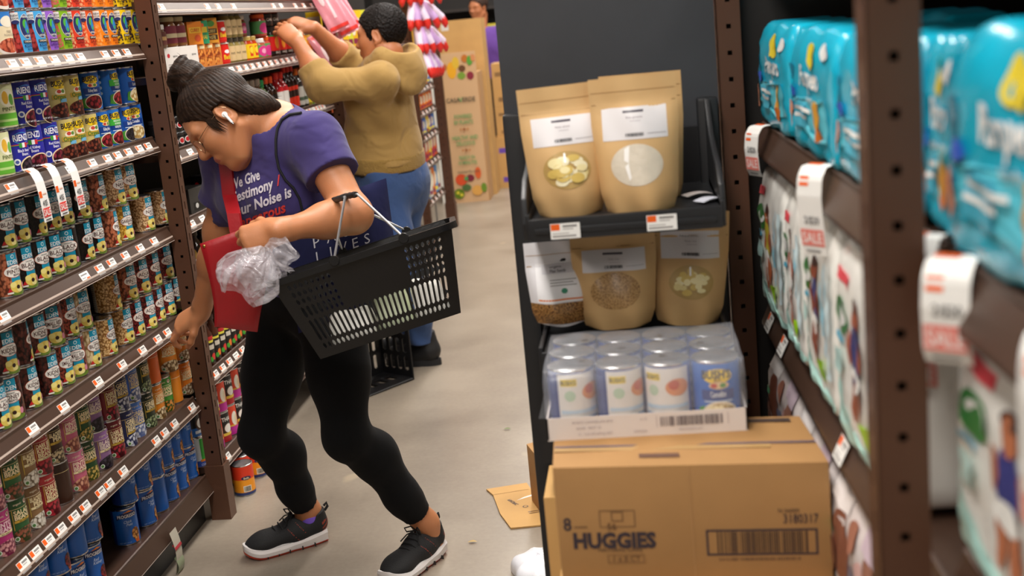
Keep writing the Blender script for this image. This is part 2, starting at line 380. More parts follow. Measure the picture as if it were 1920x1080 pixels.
def bush(base, ribbon, b, name, organic=False, green=False):
    els = [('E', 2, 88, 24, 12, P('f4cf1b')), ('R', -14, 80, 18, 96, P('f4cf1b')), ('T', "BUSH'S", 0, 91, 13, P('1b1a2c'), .8, .03), ('T', 'BEST', 2, 81, 4, P('8a5a10'))]
    if organic:
        els += [('E', 4, 68, 20, 9, P('f4ecd2')), ('E', -4, 70, 7, 5, P('c8483a')), ('E', 10, 70, 7, 5, P('5f8a3a')), ('R', -26, 50, 26, 62, P('c9a33c')), ('T', 'Organic', 0, 56, 11, P('3c7a2c'), .85, .02),
                ('R', -4, 41, 26, 50, P('6fb4dc')), ('E', 4, 20, 38, 20, b)]
    else:
        els += [('E', 4, 73, 16, 6, P('e9c89a')), ('E', -4, 73, 5, 4, P('c23a2c')), ('E', 10, 73, 5, 4, P('5f9a3a')), ('R', -24, 50, 28, 66, ribbon), ('T', name, 2, 59, 9, P('eef2f8'), min(.8, 4.6 / len(name))),
                ('R', -20, 46, 24, 48, P('cfe0f0')), ('P', [(-34, 10), (-16, 8), (-20, 40), (-30, 38)], P('4f9a3a')), ('E', 4, 26, 28, 21, P('f0e2c6')), ('E', 4, 25, 26, 19, b)]
        if green: els += [('R', -28, 62, 34, 80, P('3fb03a')), ('T', 'REDUCED', 2, 75, 5, P('f2f7ee')), ('T', 'SODIUM', 2, 67, 5, P('f2f7ee'))]
    els += [('R', -62, 30, -48, 100, P('2f78c8'))] if not organic else []
    if not organic:
        els += [('E', -54, 92 - 16 * i, 4.5, 4.5, P('d6e6f4')) for i in range(4)] + [('R', 60, 8, 78, 104, P('e4e4ea'))] + [('R', 61, 12 + 5 * i, 77, 14 + 5 * i, P('6a78a8')) for i in range(18)]
    return label_mesh(els, base)
BBLUE = P('1c66c4'); rk = beans('8c1a22', 'b03038', '3a0508', 80, .7)
KIND['bush_cann'] = (bush(BBLUE, P('143a86'), beans('ead9a8', 'f4e8c2', 'b08a48', 80, .7), 'Cannellini'), 'bright blue cannellini bean can with yellow badge')
KIND['bush_black'] = (bush(P('1856ae'), P('143a86'), beans('2a2228', '463c44', '0a0808', 110), 'Black Beans'), 'blue black bean can with yellow badge')
KIND['bush_green'] = (bush(P('1f6fc4'), P('143a86'), rk, 'Kidney Beans', green=True), 'blue and green reduced sodium kidney bean can')
KIND['bush_kidney'] = (bush(P('1a62ba'), P('143a86'), rk, 'Kidney Beans'), 'blue kidney bean can with yellow badge')
KIND['bush_org'] = (bush(P('cdbb74'), NAVY, beans('6a2a1c', '8c4630', '2a0f0a', 85), '', True), 'straw-coloured organic bean can with green script')
def rienzi(name, b):
    return label_mesh([('E', 0, 86, 25, 14, P('4aa0e0')), ('E', 0, 86, 23.5, 12.6, P('20208c')), ('T', 'RIENZI', 0, 87, 15, P('f4f4fa'), .72, .02), ('R', -55, 69, 55, 71, P('cf2f3a')), ('R', -55, 67.6, 55, 69, P('3f9a3a')), ('R', -11, 62, -3, 74, P('3f9a3a')), ('R', -3, 62, 5, 74, P('f2f2f2')), ('R', 5, 62, 12, 74, P('cf2f3a')),
                       ('T', name, 0, 55, 7, P('f0f0fa'), .75), ('T', 'Beans', 2, 46, 7, P('f0f0fa'), .8), ('R', -50, 44, -38, 62, P('b9bcd8')), ('R', -54, 18, -42, 32, P('4aa0e0')), ('E', 14, 16, 30, 23, P('f1d9b0')), ('E', 14, 15, 27, 21, b), ('E', -22, 28, 8, 8, P('f1f1f6')), ('E', -22, 28, 4.5, 4.5, P('4a58a8')), ('T', 'NET WT 15.5 OZ', 6, 8, 4, P('f0f0fa'))], P('26269c'))
KIND['rienzi_red'] = (rienzi('Red Kidney', beans('7a1a2c', '98304a', '2c0610', 80, .7)), 'royal blue red kidney bean can with white lettering')
KIND['rienzi_black'] = (rienzi('Black Bean', beans('33202c', '4c3444', '100810', 90)), 'royal blue black bean can with white lettering')
KIND['green_pinto'] = (label_mesh([('E', 0, 74, 22, 22, P('f5f1d8')), ('E', -8, 76, 8, 16, P('e8b43a')), ('E', 9, 70, 8, 14, P('6fb24a')), ('T', 'PINTO', 0, 48, 9, P('54632c')), ('R', -60, 8, 60, 38, P('66b436')), ('R', -30, 18, 30, 24, P('bfe08a'))], P('e4e6b4')), 'pale yellow and lime green pinto bean can')
def west(base, b, name, sh):
    return label_mesh([('R', -72, 5, -26, 108, b), ('P', [(-27, 5), (-18, 5), (-24, 60), (-27, 66)], b), ('E', 0, 70, 19, 31, P('f2efe6')), ('E', 0, 70, 18, 30, P('2b2f63')), ('E', -2, 76, 8, 12, P('4fae3e')), ('E', 3, 63, 8, 12, P('2f86c8')), ('E', 2, 74, 4, 9, P('2f86c8')), ('E', 3, 58, 4, 5, P('4fae3e')),
                       ('T', 'WESTBRAE', 0, 94, 5, P('f4f2ea'), .62), ('T', 'NATURAL', 0, 46.5, 5, P('f4f2ea'), .62), ('R', -16, 29, 18, 36, P('2b2230')), ('T', 'ORGANIC', 1, 32.5, 4.4, P('f0e6d2')), ('T', name, 2, 22, 8, P(sh), min(1, 5 / len(name)), .02), ('T', 'BEANS', 2, 13, 4.5, P(sh)),
                       ('R', -37, 82, -19, 106, P('e6e0da')), ('T', 'NEW', -28, 98, 5, P('4a4a4a')), ('T', 'LOOK', -28, 91, 4.5, P('4a4a4a')), ('E', -28, 82, 9, 5, P('2b2f63'))], base)
KIND['w_yellow'] = (west(P('f0c810'), beans('2b1e1c', '42302c', 'd9b010', 95), 'BLACK', '4a3410'), 'yellow black bean can with navy oval')
KIND['w_orange'] = (west(P('f5840f'), beans('f2b060', 'e89a4a', 'e8780c', 85), 'SOYA', '8a2c10'), 'orange bean can with navy oval')
KIND['w_tomato'] = (west(P('ee5a24'), beans('eba874', 'f0c090', 'd8461c', 85), 'SALAD', '7a1410'), 'tomato-orange bean can with navy oval')
KIND['w_red'] = (west(P('e23c26'), beans('e8a070', 'f0bc90', 'c8301e', 80), 'GREAT', '6a0e10'), 'scarlet bean can with navy oval')
KIND['w_green'] = (west(P('86b81e'), beans('c4584a', 'd07060', '74a018', 75), 'PINTO', '2c4a10'), 'apple green bean can with navy oval')
KIND['w_purple'] = (west(P('9b62cc'), beans('b8823c', 'cfa052', '7a4418', 110), 'GARBANZO', '3a1464'), 'violet bean can with navy oval')
KIND['w_blue'] = (west(P('46a6e2'), beans('a82a28', 'c24440', '5a0f10', 75, .7), 'KIDNEY', '12306a'), 'sky blue kidney bean can with navy oval')
KIND['w_cream'] = (label_mesh([('R', -60, 74, 60, 108, P('2f7ac8')), ('E', 0, 84, 20, 14, P('efe6d2')), ('T', 'FIRE', 0, 60, 6, P('a89c8a')), ('T', 'ROASTED', 0, 52, 5, P('a89c8a')), ('E', 0, 22, 36, 22, P('e8dcd2')), ('E', 0, 26, 32, 18, beans('c2563a', 'd8785a', '7a2a1c', 70, .7))], P('ead9b4')), 'cream soup can with blue top and bowl picture')
def two(c, top, b, lines, ink, dark=False):
    n = len(lines); els = [('R', -118, 86, 118, 108, top), ('R', -118, 85, 118, 86.2, P('f0e2c0') if not dark else P('d9c48a')), ('E', 14, 97, 7, 7, P('3a2a2a')), ('E', 14, 97, 5.6, 5.6, P('ead7c0')), ('E', 14, 98, 3, 3.6, P('8a3a2c')),
                           ('T', 'organic', -10, 97, 5, P('e9dcc0'))]
    for i, t in enumerate(lines): els.append(('T', t, 0, 76 - 12 * i, 10.5, ink, min(1, 5.2 / len(t)), .035))
    v = 76 - 12 * n
    els += [('R', -24, v - 1, 26, v + 5, P('c8a43c') if dark else P('f0dfae')), ('T', 'low sodium', 0, v + 2, 3.6, P('3a2a1c')), ('E', 2, 18, 34, 19, b), ('R', -27, 34, -25.6, 84, P('d9b94a')), ('E', -24, 12, 6, 6, P('e6efe0')), ('E', -24, 12, 4, 4, P('5a8a4a'))]
    return label_mesh(els, c)
CRM = P('efdcae')
KIND['t_orange'] = (two(P('e0851e'), P('d77914'), beans('d9c49a', 'ecdcb8', '6a4a22', 80, .7), ['CANNELLINI', 'BEANS'], CRM), 'orange cannellini bean can with cream lettering')
KIND['t_garb'] = (two(P('e8862a'), P('e07a1c'), beans('cfc0a4', 'e6dac2', '7a5a34', 90), ['GARBANZO', 'BEANS'], CRM), 'orange garbanzo bean can with cream lettering')
KIND['t_red_orange'] = (two(P('e4661c'), P('dd5a14'), beans('d9b48a', 'ecd0aa', '6a3a22', 80), ['REFRIED', 'BEANS'], CRM), 'plain red-orange bean can')
KIND['t_greeng'] = (two(P('3f8a2c'), P('3a8028'), beans('c87a2c', 'dc9444', '2c4a14', 90), ['GARBANZO', 'BEANS'], CRM), 'grass green garbanzo bean can')
KIND['t_lentil'] = (two(P('23301f'), P('1c281a'), beans('8a9a6a', 'a4b284', '2a3420', 90), ['GREEN', 'LENTILS'], CRM, True), 'black-green lentil can with cream lettering')
KIND['t_blue'] = (two(P('3f6fd0'), P('5a8ae0'), beans('d8dce6', 'eceff4', '5a6a9c', 80, .7), ['GREAT', 'NORTHERN', 'BEANS'], CRM), 'cornflower blue northern bean can')
KIND['t_navy'] = (two(P('232a5c'), P('1d2350'), beans('c8ccd8', 'e2e5ee', '2a3058', 80, .7), ['GREAT', 'NORTHERN', 'BEANS'], CRM, True), 'navy blue northern bean can')
KIND['t_maroon'] = (two(P('7a1420'), P('6a101c'), beans('9c1c2c', 'b83444', '3a060e', 80, .7), ['DARK RED', 'KIDNEY', 'BEANS'], CRM, True), 'maroon dark red kidney bean can')
KIND['t_mauve'] = (two(P('8c6490'), P('a878b8'), beans('2c2430', '443a4a', '120c14', 90), ['BLACK', 'BEANS'], P('e8d4c8')), 'mauve black bean can')
KIND['t_forest'] = (two(P('1f4a24'), P('1b4020'), beans('c0a04a', 'd4b868', '3a4a18', 90), ['GARBANZO', 'BEANS'], CRM, True), 'forest green garbanzo bean can')
KIND['t_pink'] = (two(P('c4607c'), P('d8789a'), beans('c88a6a', 'dcA488', '7a3a34', 80, .7), ['PINTO', 'BEANS'], P('f2d8c0')), 'pink pinto bean can')
KIND['t_brown'] = (two(P('3a2014'), P('30190f'), beans('c8b48a', 'dccaa4', '3a2a1a', 80), ['BLACKEYED', 'PEAS'], CRM, True), 'dark brown blackeyed pea can')
KIND['t_red'] = (two(P('a82430'), P('b83038'), beans('a82030', 'c03c48', '4a0810', 80, .7), ['DARK RED', 'KIDNEY', 'BEANS'], CRM), 'red kidney bean can with cream lettering')
KIND['t_tan'] = (two(P('8c6a44'), P('7c5a38'), beans('d8d0c0', 'ece6da', '6a5a44', 70), ['BLACKEYED', 'PEAS'], CRM), 'tan blackeyed pea can')
KIND['t_green'] = (two(P('2a5c30'), P('24522a'), beans('8a4a34', 'a0604a', '2c3a1c', 80), ['SALAD', 'BEANS'], CRM, True), 'green salad bean can')
KIND['t_magenta'] = (two(P('b02a70'), P('c23a84'), beans('c88a8a', 'dca4a4', '6a1a3a', 80), ['PINTO', 'BEANS'], P('f2d0d8')), 'magenta bean can')
PB = beans('c8853c', 'e0a45c', '6a3a14', 95)
def progresso(name):
    return label_mesh([('R', -118, 4, -40, 108, P('15357c')), ('P', [(-30, 80), (32, 84), (32, 100), (0, 103), (-30, 96)], P('13285e')), ('P', [(-10, 100), (24, 100), (8, 106)], P('e8862a')), ('T', 'PROGRESSO', 1, 90, 9.5, P('f6f6fa'), .72, .02), ('T', name[0], 0, 73, 8, P('cfe2f8'), .85, .006, .3), ('T', name[1], 4, 64, 8, P('cfe2f8'), .85, .006, .3),
                       ('P', [(8, 32), (18, 4.6), (30, 4.6), (32, 34)], P('d8622a')), ('E', 20, 32, 13, 19, PB), ('T', 'NET WT 19 OZ', -14, 10, 3.4, P('a8c4ea'))], P('1f62b8'))
KIND['prog_chick'] = (progresso(('Chick', 'Peas')), 'bright blue chick pea can with white banner lettering')
PB2 = PB; PB = beans('7a1c20', '9a3034', '34080a', 95)
KIND['prog_kidney'] = (progresso(('Red', 'Kidney')), 'bright blue red kidney bean can with white banner lettering')
KIND['thai_black'] = (label_mesh([('R', -118, 4, 118, 34, P('2c6ab4')), ('T', 'THAI', 0, 86, 14, P('f0f0ea'), .9, .02), ('E', 0, 100, 5, 4, P('e88a2a')), ('E', 2, 44, 22, 22, P('4a2a1a')), ('E', 4, 47, 18, 18, P('f3f1ea')), ('E', 4, 44, 10, 9, P('d8d4cc')), ('R', -24, 14, 24, 24, P('dfe8f2'))], P('15171a')), 'black and blue coconut milk can')
KIND['thai_green'] = (label_mesh([('R', -118, 4, 118, 30, P('3456b0')), ('R', -20, 30, 10, 106, P('36a53a')), ('E', 12, 46, 20, 20, P('4a2a1a')), ('E', 14, 49, 17, 16, P('f3f1ea')), ('R', -24, 26, 24, 34, P('e8862a')), ('T', 'COCONUT', 0, 16, 7, P('f0f0f4'), .9)], P('e9ebe4')), 'white and green coconut milk can')
KIND['thai_red'] = (label_mesh([('R', -118, 4, 118, 36, P('b02028')), ('T', 'THAI', 0, 86, 14, P('f0f0ea'), .9, .02), ('E', 2, 50, 20, 20, P('4a2a1a')), ('E', 4, 52, 17, 16, P('f3f1ea')), ('R', -20, 26, 24, 36, P('e8c84a'))], P('1a1c1e')), 'black and red coconut milk can')
KIND['thai_magenta'] = (label_mesh([('R', -118, 4, 118, 34, P('c22a9a')), ('R', -118, 34, 118, 40, P('e8b43a')), ('E', 2, 62, 14, 26, P('f5efe0')), ('E', 8, 58, 8, 18, P('e8d8b4'))], P('e2482a')), 'red-orange and magenta coconut cream can')
KIND['red_chili'] = (label_mesh([('R', -118, 60, 118, 108, P('da3a1e')), ('E', 0, 66, 18, 7, P('1d2350')), ('T', 'Badia', 0, 66, 7, P('f2e2b0'), .9), ('R', -118, 4, 118, 14, P('26366a')), ('R', -14, 16, 14, 38, P('f0ead8')), ('BAR', -12, 18, 12, 36, P('222222'))], P('f09a1e')), 'red and orange can')
CAN0 = {}
def can(kind, x, y, z, face, label, group=None, cat='can'):
    "face: degrees the printed front is turned from the aisle towards the viewer"
    if kind not in CAN0:
        b = link('bean_can', BODY); link('label', KIND[kind][0], b); link('lid', LID, b); CAN0[kind] = b
        b.location = (x, y, z); b.rotation_euler = (0, 0, -R(face)); return tag(b, label, cat, group)
    return dup(CAN0[kind], (x, y, z), (0, 0, -R(face)), label, cat, group)
ROWS = [
 ('A1', 'l', [3.769, 3.686, 3.608, 3.528, 3.449, 3.369, 3.289, 3.21, 3.132, 3.051, 2.972], 'w_yellow w_yellow w_orange w_orange w_tomato w_red w_green w_purple w_blue w_blue w_cream'),
 ('A1', 'u', [3.769, 3.686, 3.608, 3.528, 3.449, 3.369, 3.289, 3.21, 3.132, 3.051, 2.972], 'w_yellow w_yellow w_orange w_orange w_tomato w_red w_green w_purple w_blue w_blue w_cream'),
 ('A2', 'l', [3.694, 3.603, 3.513, 3.433, 3.355, 3.279, 3.203, 3.115, 3.03, 2.942, 2.862], 'bush_cann bush_black bush_green bush_kidney bush_org bush_org bush_org rienzi_red rienzi_red rienzi_black green_pinto'),
 ('A2', 'u', [3.665, 3.546, 3.425, 3.285, 3.203, 3.102, 3.006, 2.905], 'bush_cann bush_green bush_kidney bush_org bush_org rienzi_red rienzi_red green_pinto'),
 ('A3', 'l', [3.79, 3.664, 3.497, 3.392, 3.292, 3.202, 3.112, 3.027, 2.943, 2.864, 2.786], 'eden_navy eden_navy eden_garb eden_pinto eden_black eden_black eden_black eden_black eden_black eden_black eden_pinto'),
 ('A3', 'u', [3.566, 3.467, 3.344, 3.232, 3.13, 3.045, 2.961, 2.881, 2.803], 'eden_navy eden_navy eden_pinto eden_black eden_black eden_black eden_black eden_black eden_black'),
 ('A4', 'l', [3.79, 3.712, 3.634, 3.545, 3.457, 3.379, 3.251, 3.137, 3.056, 2.977, 2.89, 2.786, 2.702, 2.625], 'eden_adzuki eden_adzuki eden_adzuki eden_adzuki eden_adzuki eden_north eden_north eden_butter eden_small eden_small eden_kidney eden_kidney eden_kidney eden_black'),
 ('A4', 'u', [3.754, 3.644, 3.549, 3.458, 3.322, 3.126, 3.044, 2.966, 2.863, 2.782, 2.704], 'eden_adzuki eden_adzuki eden_adzuki eden_pinto eden_north eden_butter eden_small eden_small eden_kidney eden_kidney eden_kidney'),
 ('A5', 'l', [3.762, 3.668, 3.59, 3.512, 3.435, 3.352, 3.268, 3.184, 3.093, 3.015, 2.938, 2.853, 2.775, 2.699, 2.622, 2.545], 't_garb t_orange t_greeng t_orange t_lentil t_blue t_navy t_maroon t_mauve t_forest t_pink t_brown t_red t_tan t_green t_magenta'),
 ('A5', 'u', [3.78, 3.655, 3.515, 3.43, 3.352, 3.267, 3.181, 3.089, 3.008, 2.927, 2.847, 2.77, 2.693, 2.616, 2.54], 't_garb t_orange t_red_orange t_lentil t_blue t_navy t_maroon t_mauve t_forest t_pink t_brown t_red t_tan t_green t_magenta'),
 ('A6', 'l', [3.794, 3.696, 3.602, 3.516, 3.43, 3.331, 3.2, 2.944, 2.845], 'thai_green prog_chick prog_chick prog_chick prog_chick prog_chick prog_chick prog_kidney prog_kidney'),
 ('A6', 'u', [3.785, 3.684, 3.601, 3.518, 3.428, 3.335, 3.226, 2.968, 2.879, 2.773, 2.668], 'thai_black prog_chick prog_chick prog_chick prog_chick prog_chick prog_chick prog_kidney prog_kidney prog_kidney prog_kidney'),
]
TURN = {('A2', 'l', 0): 45, ('A2', 'u', 0): 2, ('A2', 'u', 2): 42, ('A3', 'l', 1): 12, ('A3', 'l', 6): 45, ('A3', 'u', 2): 0, ('A3', 'l', 3): -10, ('A4', 'l', 6): 0, ('A4', 'u', 4): -8, ('A4', 'l', 12): 45, ('A4', 'l', 9): 12, ('A4', 'l', 8): 40,
        ('A4', 'u', 7): 40, ('A5', 'l', 2): 38, ('A5', 'u', 1): 42, ('A5', 'u', 2): 130, ('A5', 'l', 11): 150, ('A5', 'l', 1): 140, ('A6', 'l', 6): 52, ('A6', 'l', 4): 150, ('A6', 'u', 8): 150, ('A4', 'u', 9): -30, ('A2', 'l', 8): 45}
SH = dict(zip('A1 A2 A3 A4 A5 A6'.split(), ['top shelf', 'second shelf', 'third shelf', 'fourth shelf', 'fifth shelf', 'lowest shelf']))
cr = random.Random(3)
for sh, row, ys, kinds in ROWS:
    z = ZA[int(sh[1]) - 1]; seen = {}
    for i, (y, k) in enumerate(zip(ys, kinds.split())):
        seen[k] = seen.get(k, 0) + 1
        f = TURN.get((sh, row, i), cr.uniform(20, 34) if k[:4] == 'prog' else cr.uniform(3, 14) if k[:2] == 'w_' else cr.uniform(4, 24))
        n = kinds.split().count(k)
        which = ('%s from the post' % ORD[i])
        lab = '%s, %s row of %s, %s' % (KIND[k][1], 'lower' if row == 'l' else 'upper', SH[sh], which)
        ws = lab.split()
        if len(ws) > 16: lab = '%s, %s row, %s, %s' % (KIND[k][1].replace(' lettering', ' print').replace(' with white banner', ','), 'lower' if row == 'l' else 'upper', SH[sh], ORD[i] + ' from post')
        can(k, -1.556 + cr.uniform(-.004, .004), y, z + (CH + .0004 if row == 'u' else 0), f, lab, 'bean cans on the %s' % SH[sh])
# cans standing behind the front row where gaps show them
for j, (sh, y, k, lv, note) in enumerate([('A3', 3.26, 'eden_black', 1, 'behind the gap in the upper row of the third shelf'), ('A3', 3.60, 'eden_black', 1, 'deep behind navy bean cans on the third shelf'), ('A4', 3.21, 'eden_north', 1, 'behind the gap in the upper row of the fourth shelf'),
                                          ('A4', 3.21, 'eden_butter', 0, 'behind the gap low on the fourth shelf'), ('A6', 3.10, 'prog_chick', 0, 'deep in the gap on the lowest shelf, bottom of two'), ('A6', 3.10, 'prog_chick', 1, 'deep in the gap on the lowest shelf, top of two')]):
    can(k, -1.648, y, ZA[int(sh[1]) - 1] + lv * (CH + .0004), 150, 'shaded can turned backwards ' + note, 'bean cans standing behind the front row')
# ---------------------------------------------------------------- price tags
ORANGE, INK = P('f0641e'), P('8d8a88')
def tag_mesh(kind=0):
    mb = MB(); W, H = 50, 34
    mb.box((-.0004, -W / 2000, -H / 2000), (.0004, W / 2000, H / 2000), WHITE)
    els = [('R', -24, 2, -9, 16, ORANGE), ('R', -4, 8, 20, 13, INK), ('R', -4, 3, 14, 5.5, P('b4b0ae')), ('R', -22, -4, 6, -6, P('b4b0ae')), ('R', -22, -9, 18, -13, P('a09c9a'))]
    if kind == 1: els = [('R', 4, -14, 23, 0, ORANGE), ('R', -20, 8, 16, 12, INK), ('R', -20, 0, 0, 2, INK)]
    art(mb, flat(.4), els, 60, .05, 0)
    return mb.mesh('price_tag', smooth=False)
TAGM = [tag_mesh(0), tag_mesh(1)]
TILT = math.atan2(.018, .038)
def price_tags(ys, zdeck, where, group, xf=XF, lip=.042, start=0):
    for i, y in enumerate(ys):
        o = link('price_tag', TAGM[1 if (i * 7 + int(y * 100)) % 9 == 0 else 0])
        o.location = (xf + .0042, y, zdeck - .0235 - (lip - .042)); o.rotation_euler = (0, -TILT, 0)
        tag(o, '%s white and orange price tag from the brown post, %s lip' % (ORD[i + start], where), 'price tag', group)
def ypx(px, z, X=XF):
    a, b = .5, 12.
    for _ in range(40):
        m = (a + b) / 2; d = Vector((X, m, z)) - CAM; x = 960 + FPX * d.dot(VR) / d.dot(VF)
        a, b = (m, b) if x < px else (a, m)
    return a
TAGPX = {'A1': [237, 217, 196, 150, 128, 101, 74, 47, 22], 'A2': [277, 261, 240, 220, 201, 172, 132, 20], 'A3': [288, 262, 234, 208, 186, 158, 6], 'A4': [313, 295, 266, 228, 183, 118, 60],
         'A5': [359, 326, 308, 292, 230, 204, 188, 159, 138, 113, 90, 66, 43], 'A6': [380, 343, 262]}
for k, v in TAGPX.items():
    z = ZA[int(k[1]) - 1]
    ys = []
    for p in v:
        y = ypx(p, z - .02)
        ys.append(y if not ys or ys[-1] - y > .052 else ys[-1] - .053)
    price_tags(ys, z, 'bean can ' + SH[k], 'price tags on the bean can shelves', lip=.042 if k != 'A6' else .055)
# hanging sale strips
def sale_strip(n, y, z):
    mb = MB(); W = .044
    path = [(-.004, .012), (.012, .014), (.026, .004), (.034, -.016), (.038, -.045), (.040, -.08), (.041, -.118)]
    L = [0]
    for a, b in zip(path, path[1:]): L.append(L[-1] + math.hypot(b[0] - a[0], b[1] - a[1]))
    def pos(s):
        s = max(0, min(L[-1] - 1e-6, s)); i = max(j for j in range(len(L) - 1) if L[j] <= s); q = (s - L[i]) / (L[i + 1] - L[i])
        a, b = Vector(path[i]), Vector(path[i + 1]); p = a.lerp(b, q); t = (b - a).normalized(); return p, Vector((-t.y, t.x))
    T = L[-1] * 1000
    def fm(u, v, h):
        p, nn = pos((T - v) / 1000); return (p.x + nn.x * h / 1000, u / 1000, p.y + nn.y * h / 1000)
    mb.surf(lambda u, v: fm((u - .5) * 44, v * T, 0), 1, 24, WHITE)
    art(mb, fm, [('R', -22, T - 30, -8, T - 18, ORANGE), ('R', -20, 60, -6, 76, ORANGE), ('R', -2, 66, 16, 69, P('e8b8a0')), ('T', '4/$5', 0, 46, 13, P('3a3a3c'), .7), ('R', -18, 12, 18, 34, P('e6352c')), ('T', 'SALE', 0, 23, 15, P('f8e6e2'), .75, .02), ('R', -14, 4, 14, 7, P('555555'))], 60, .15, .2)
    o = mb.obj('sale_strip', smooth=False); o.location = (XF + .004, y, z + .002)
    return tag(o, 'curled white paper sale strip hanging below the second shelf, %s from the brown post' % ORD[n], 'price tag', 'hanging sale strips')
for i, p in enumerate((112, 78, 46)): sale_strip(i, ypx(p, ZA[1] - .02), ZA[1])
mb = MB(); mb.surf(lambda u, v: (.016 + .012 * math.sin(v * 3), (u - .5) * .05, -.14 + .14 * v), 2, 10, M('c9c4b4', .4)); mb.surf(lambda u, v: (.018 + .012 * math.sin(v * 3), (u - .5) * .05, -.07 + .03 * v), 2, 4, P('b0303a'))
mb.surf(lambda u, v: (.0185 + .012 * math.sin(v * 3), (u - .5) * .05, -.14 + .06 * v), 2, 4, P('8f9a7a'))
o = mb.obj('shelf_flyer'); o.location = (XF, ypx(313, .13), .135); tag(o, 'curled pale flyer hanging from the lip of the lowest shelf', 'tag')
# ---------------------------------------------------------------- nappy shelving, nearest side of the aisle
GR = Matrix.Translation((.1898, 2.4475, 0)) @ Matrix.Rotation(.0294, 4, 'Z')
def put(o, M4=GR): o.matrix_world = M4 @ o.matrix_world; return o
def place(o, x, y, z, rz=0, M4=GR): o.matrix_world = M4 @ Matrix.Translation((x, y, z)) @ Matrix.Rotation(rz, 4, 'Z'); return o
p1_ = upright('upright', -.024, .022, 0, .045, 2.1, zoff=.0127 + .0, aisle=-1); put(p1_); tag(p1_, 'brown punched steel post between the black bag rack and the nappy packs', 'post')
p2_ = upright('upright', -.024, .024, -1.3245, -1.28, 2.1, zoff=.0079, aisle=-1); put(p2_); tag(p2_, 'large brown punched steel post close by, between two bays of nappies', 'post')
def rshelf(z, y0, y1, label):
    o = shelf(None, z, y0, y1, .047, depth=.55, sgn=-1, lip=.05, stripe=False); put(o); return tag(o, label, 'shelf', 'nappy shelves')
ZR = [1.297, .945, .60, .2]
for z, t in zip(ZR, ['turquoise nappy packs behind the big near post', 'white and green nappy packs behind the big near post', 'clear-wrapped pale nappy packs behind the big near post', 'nothing in view, lowest behind the big near post']):
    rshelf(z, -1.276, .0, 'brown steel shelf carrying ' + t)
rshelf(1.72, -1.276, .0, 'brown steel shelf above the turquoise nappy packs')  # out of view, added overhead to keep the space above the packs dark
ZF = [1.297, 1.01]
for z, t in zip(ZF, ['the large turquoise nappy pack nearest the viewer', 'the large white nappy pack nearest the viewer']):
    rshelf(z, -2.55, -1.328, 'brown steel shelf carrying ' + t)
rshelf(1.72, -2.55, -1.328, 'brown steel shelf above the nearest turquoise nappy pack')  # likewise unseen, added to darken the near bay from above
o = MB().box((.60, -2.55, 0), (.62, .064, 2.1), DARK).obj('back_panel', smooth=False); put(o); tag(o, 'dark back panel behind the nappy packs', 'panel')

o = MB().box((.026, .05, 0), (.598, .064, 2.1), DARK).obj('end_panel', smooth=False); put(o); tag(o, 'dark end panel closing the nappy shelving beside the punched post', 'panel')  # added dark sheet, stands in for shade where the bay was see-through

def pack_point(w, h, d, seed, n=16., pinch=.45):
    ph = [random.Random(seed * 17 + i).uniform(0, 6.28) for i in range(9)]
    def f(a, b, c):
        q = (abs(a) ** n + abs(b) ** n + abs(c) ** n) ** (-1 / n) if max(abs(a), abs(b), abs(c)) > 0 else 1
        a, b, c = a * q, b * q, c * q
        t = max(0, b - .35) / .65; c2 = c * (1 - pinch * t * t)
        wr = .0016 * math.sin(9 * a + 4 * b + ph[0]) * math.cos(5 * b + ph[1]) + .0012 * math.sin(17 * a - 9 * b + ph[2]) + .0008 * math.sin(23 * b + 6 * a + ph[3])
        return Vector((c2 * d / 2 * (1 + 0 * a) + wr * (1 if c > 0 else -1) * abs(c), a * w / 2 * (1 - .04 * t), b * h / 2 + .003 * math.sin(8 * a + ph[4]) * abs(b)))
    return f
def pack(name, w, h, d, base, els, seed, n=16., pinch=.45, front='art'):
    f = pack_point(w, h, d, seed, n, pinch); mb = MB(); N = 16
    for ax in range(3):
        for sg in (-1, 1):
            def g(u, v, ax=ax, sg=sg):
                p = [2 * u - 1, 2 * v - 1]; q = [0, 0, 0]; q[ax] = sg; q[(ax + 1) % 3], q[(ax + 2) % 3] = (p if sg > 0 else p[::-1]); return f(*q)
            mb.surf(g, N, N, base)
    o = mb.obj(name, weld=.0005, ang=70)
    def fm(u, v, hh):
        a, b = max(-1, min(1, u / (w * 500))), max(-1, min(1, v / (h * 500)))
        p = f(a, b, 1.); return (p.x + hh / 1000, p.y, p.z)
    am = MB(); art(am, fm, els, 8., .25, 1.); am.obj('printed_front', o, ang=70)
    return o
GL = dict(rough=.22)
CY, CY2, LCY, WH = M('14b2d2', .24), M('0f8fb4', .24), M('5cc9dd', .24), M('f1f2f0', .25)
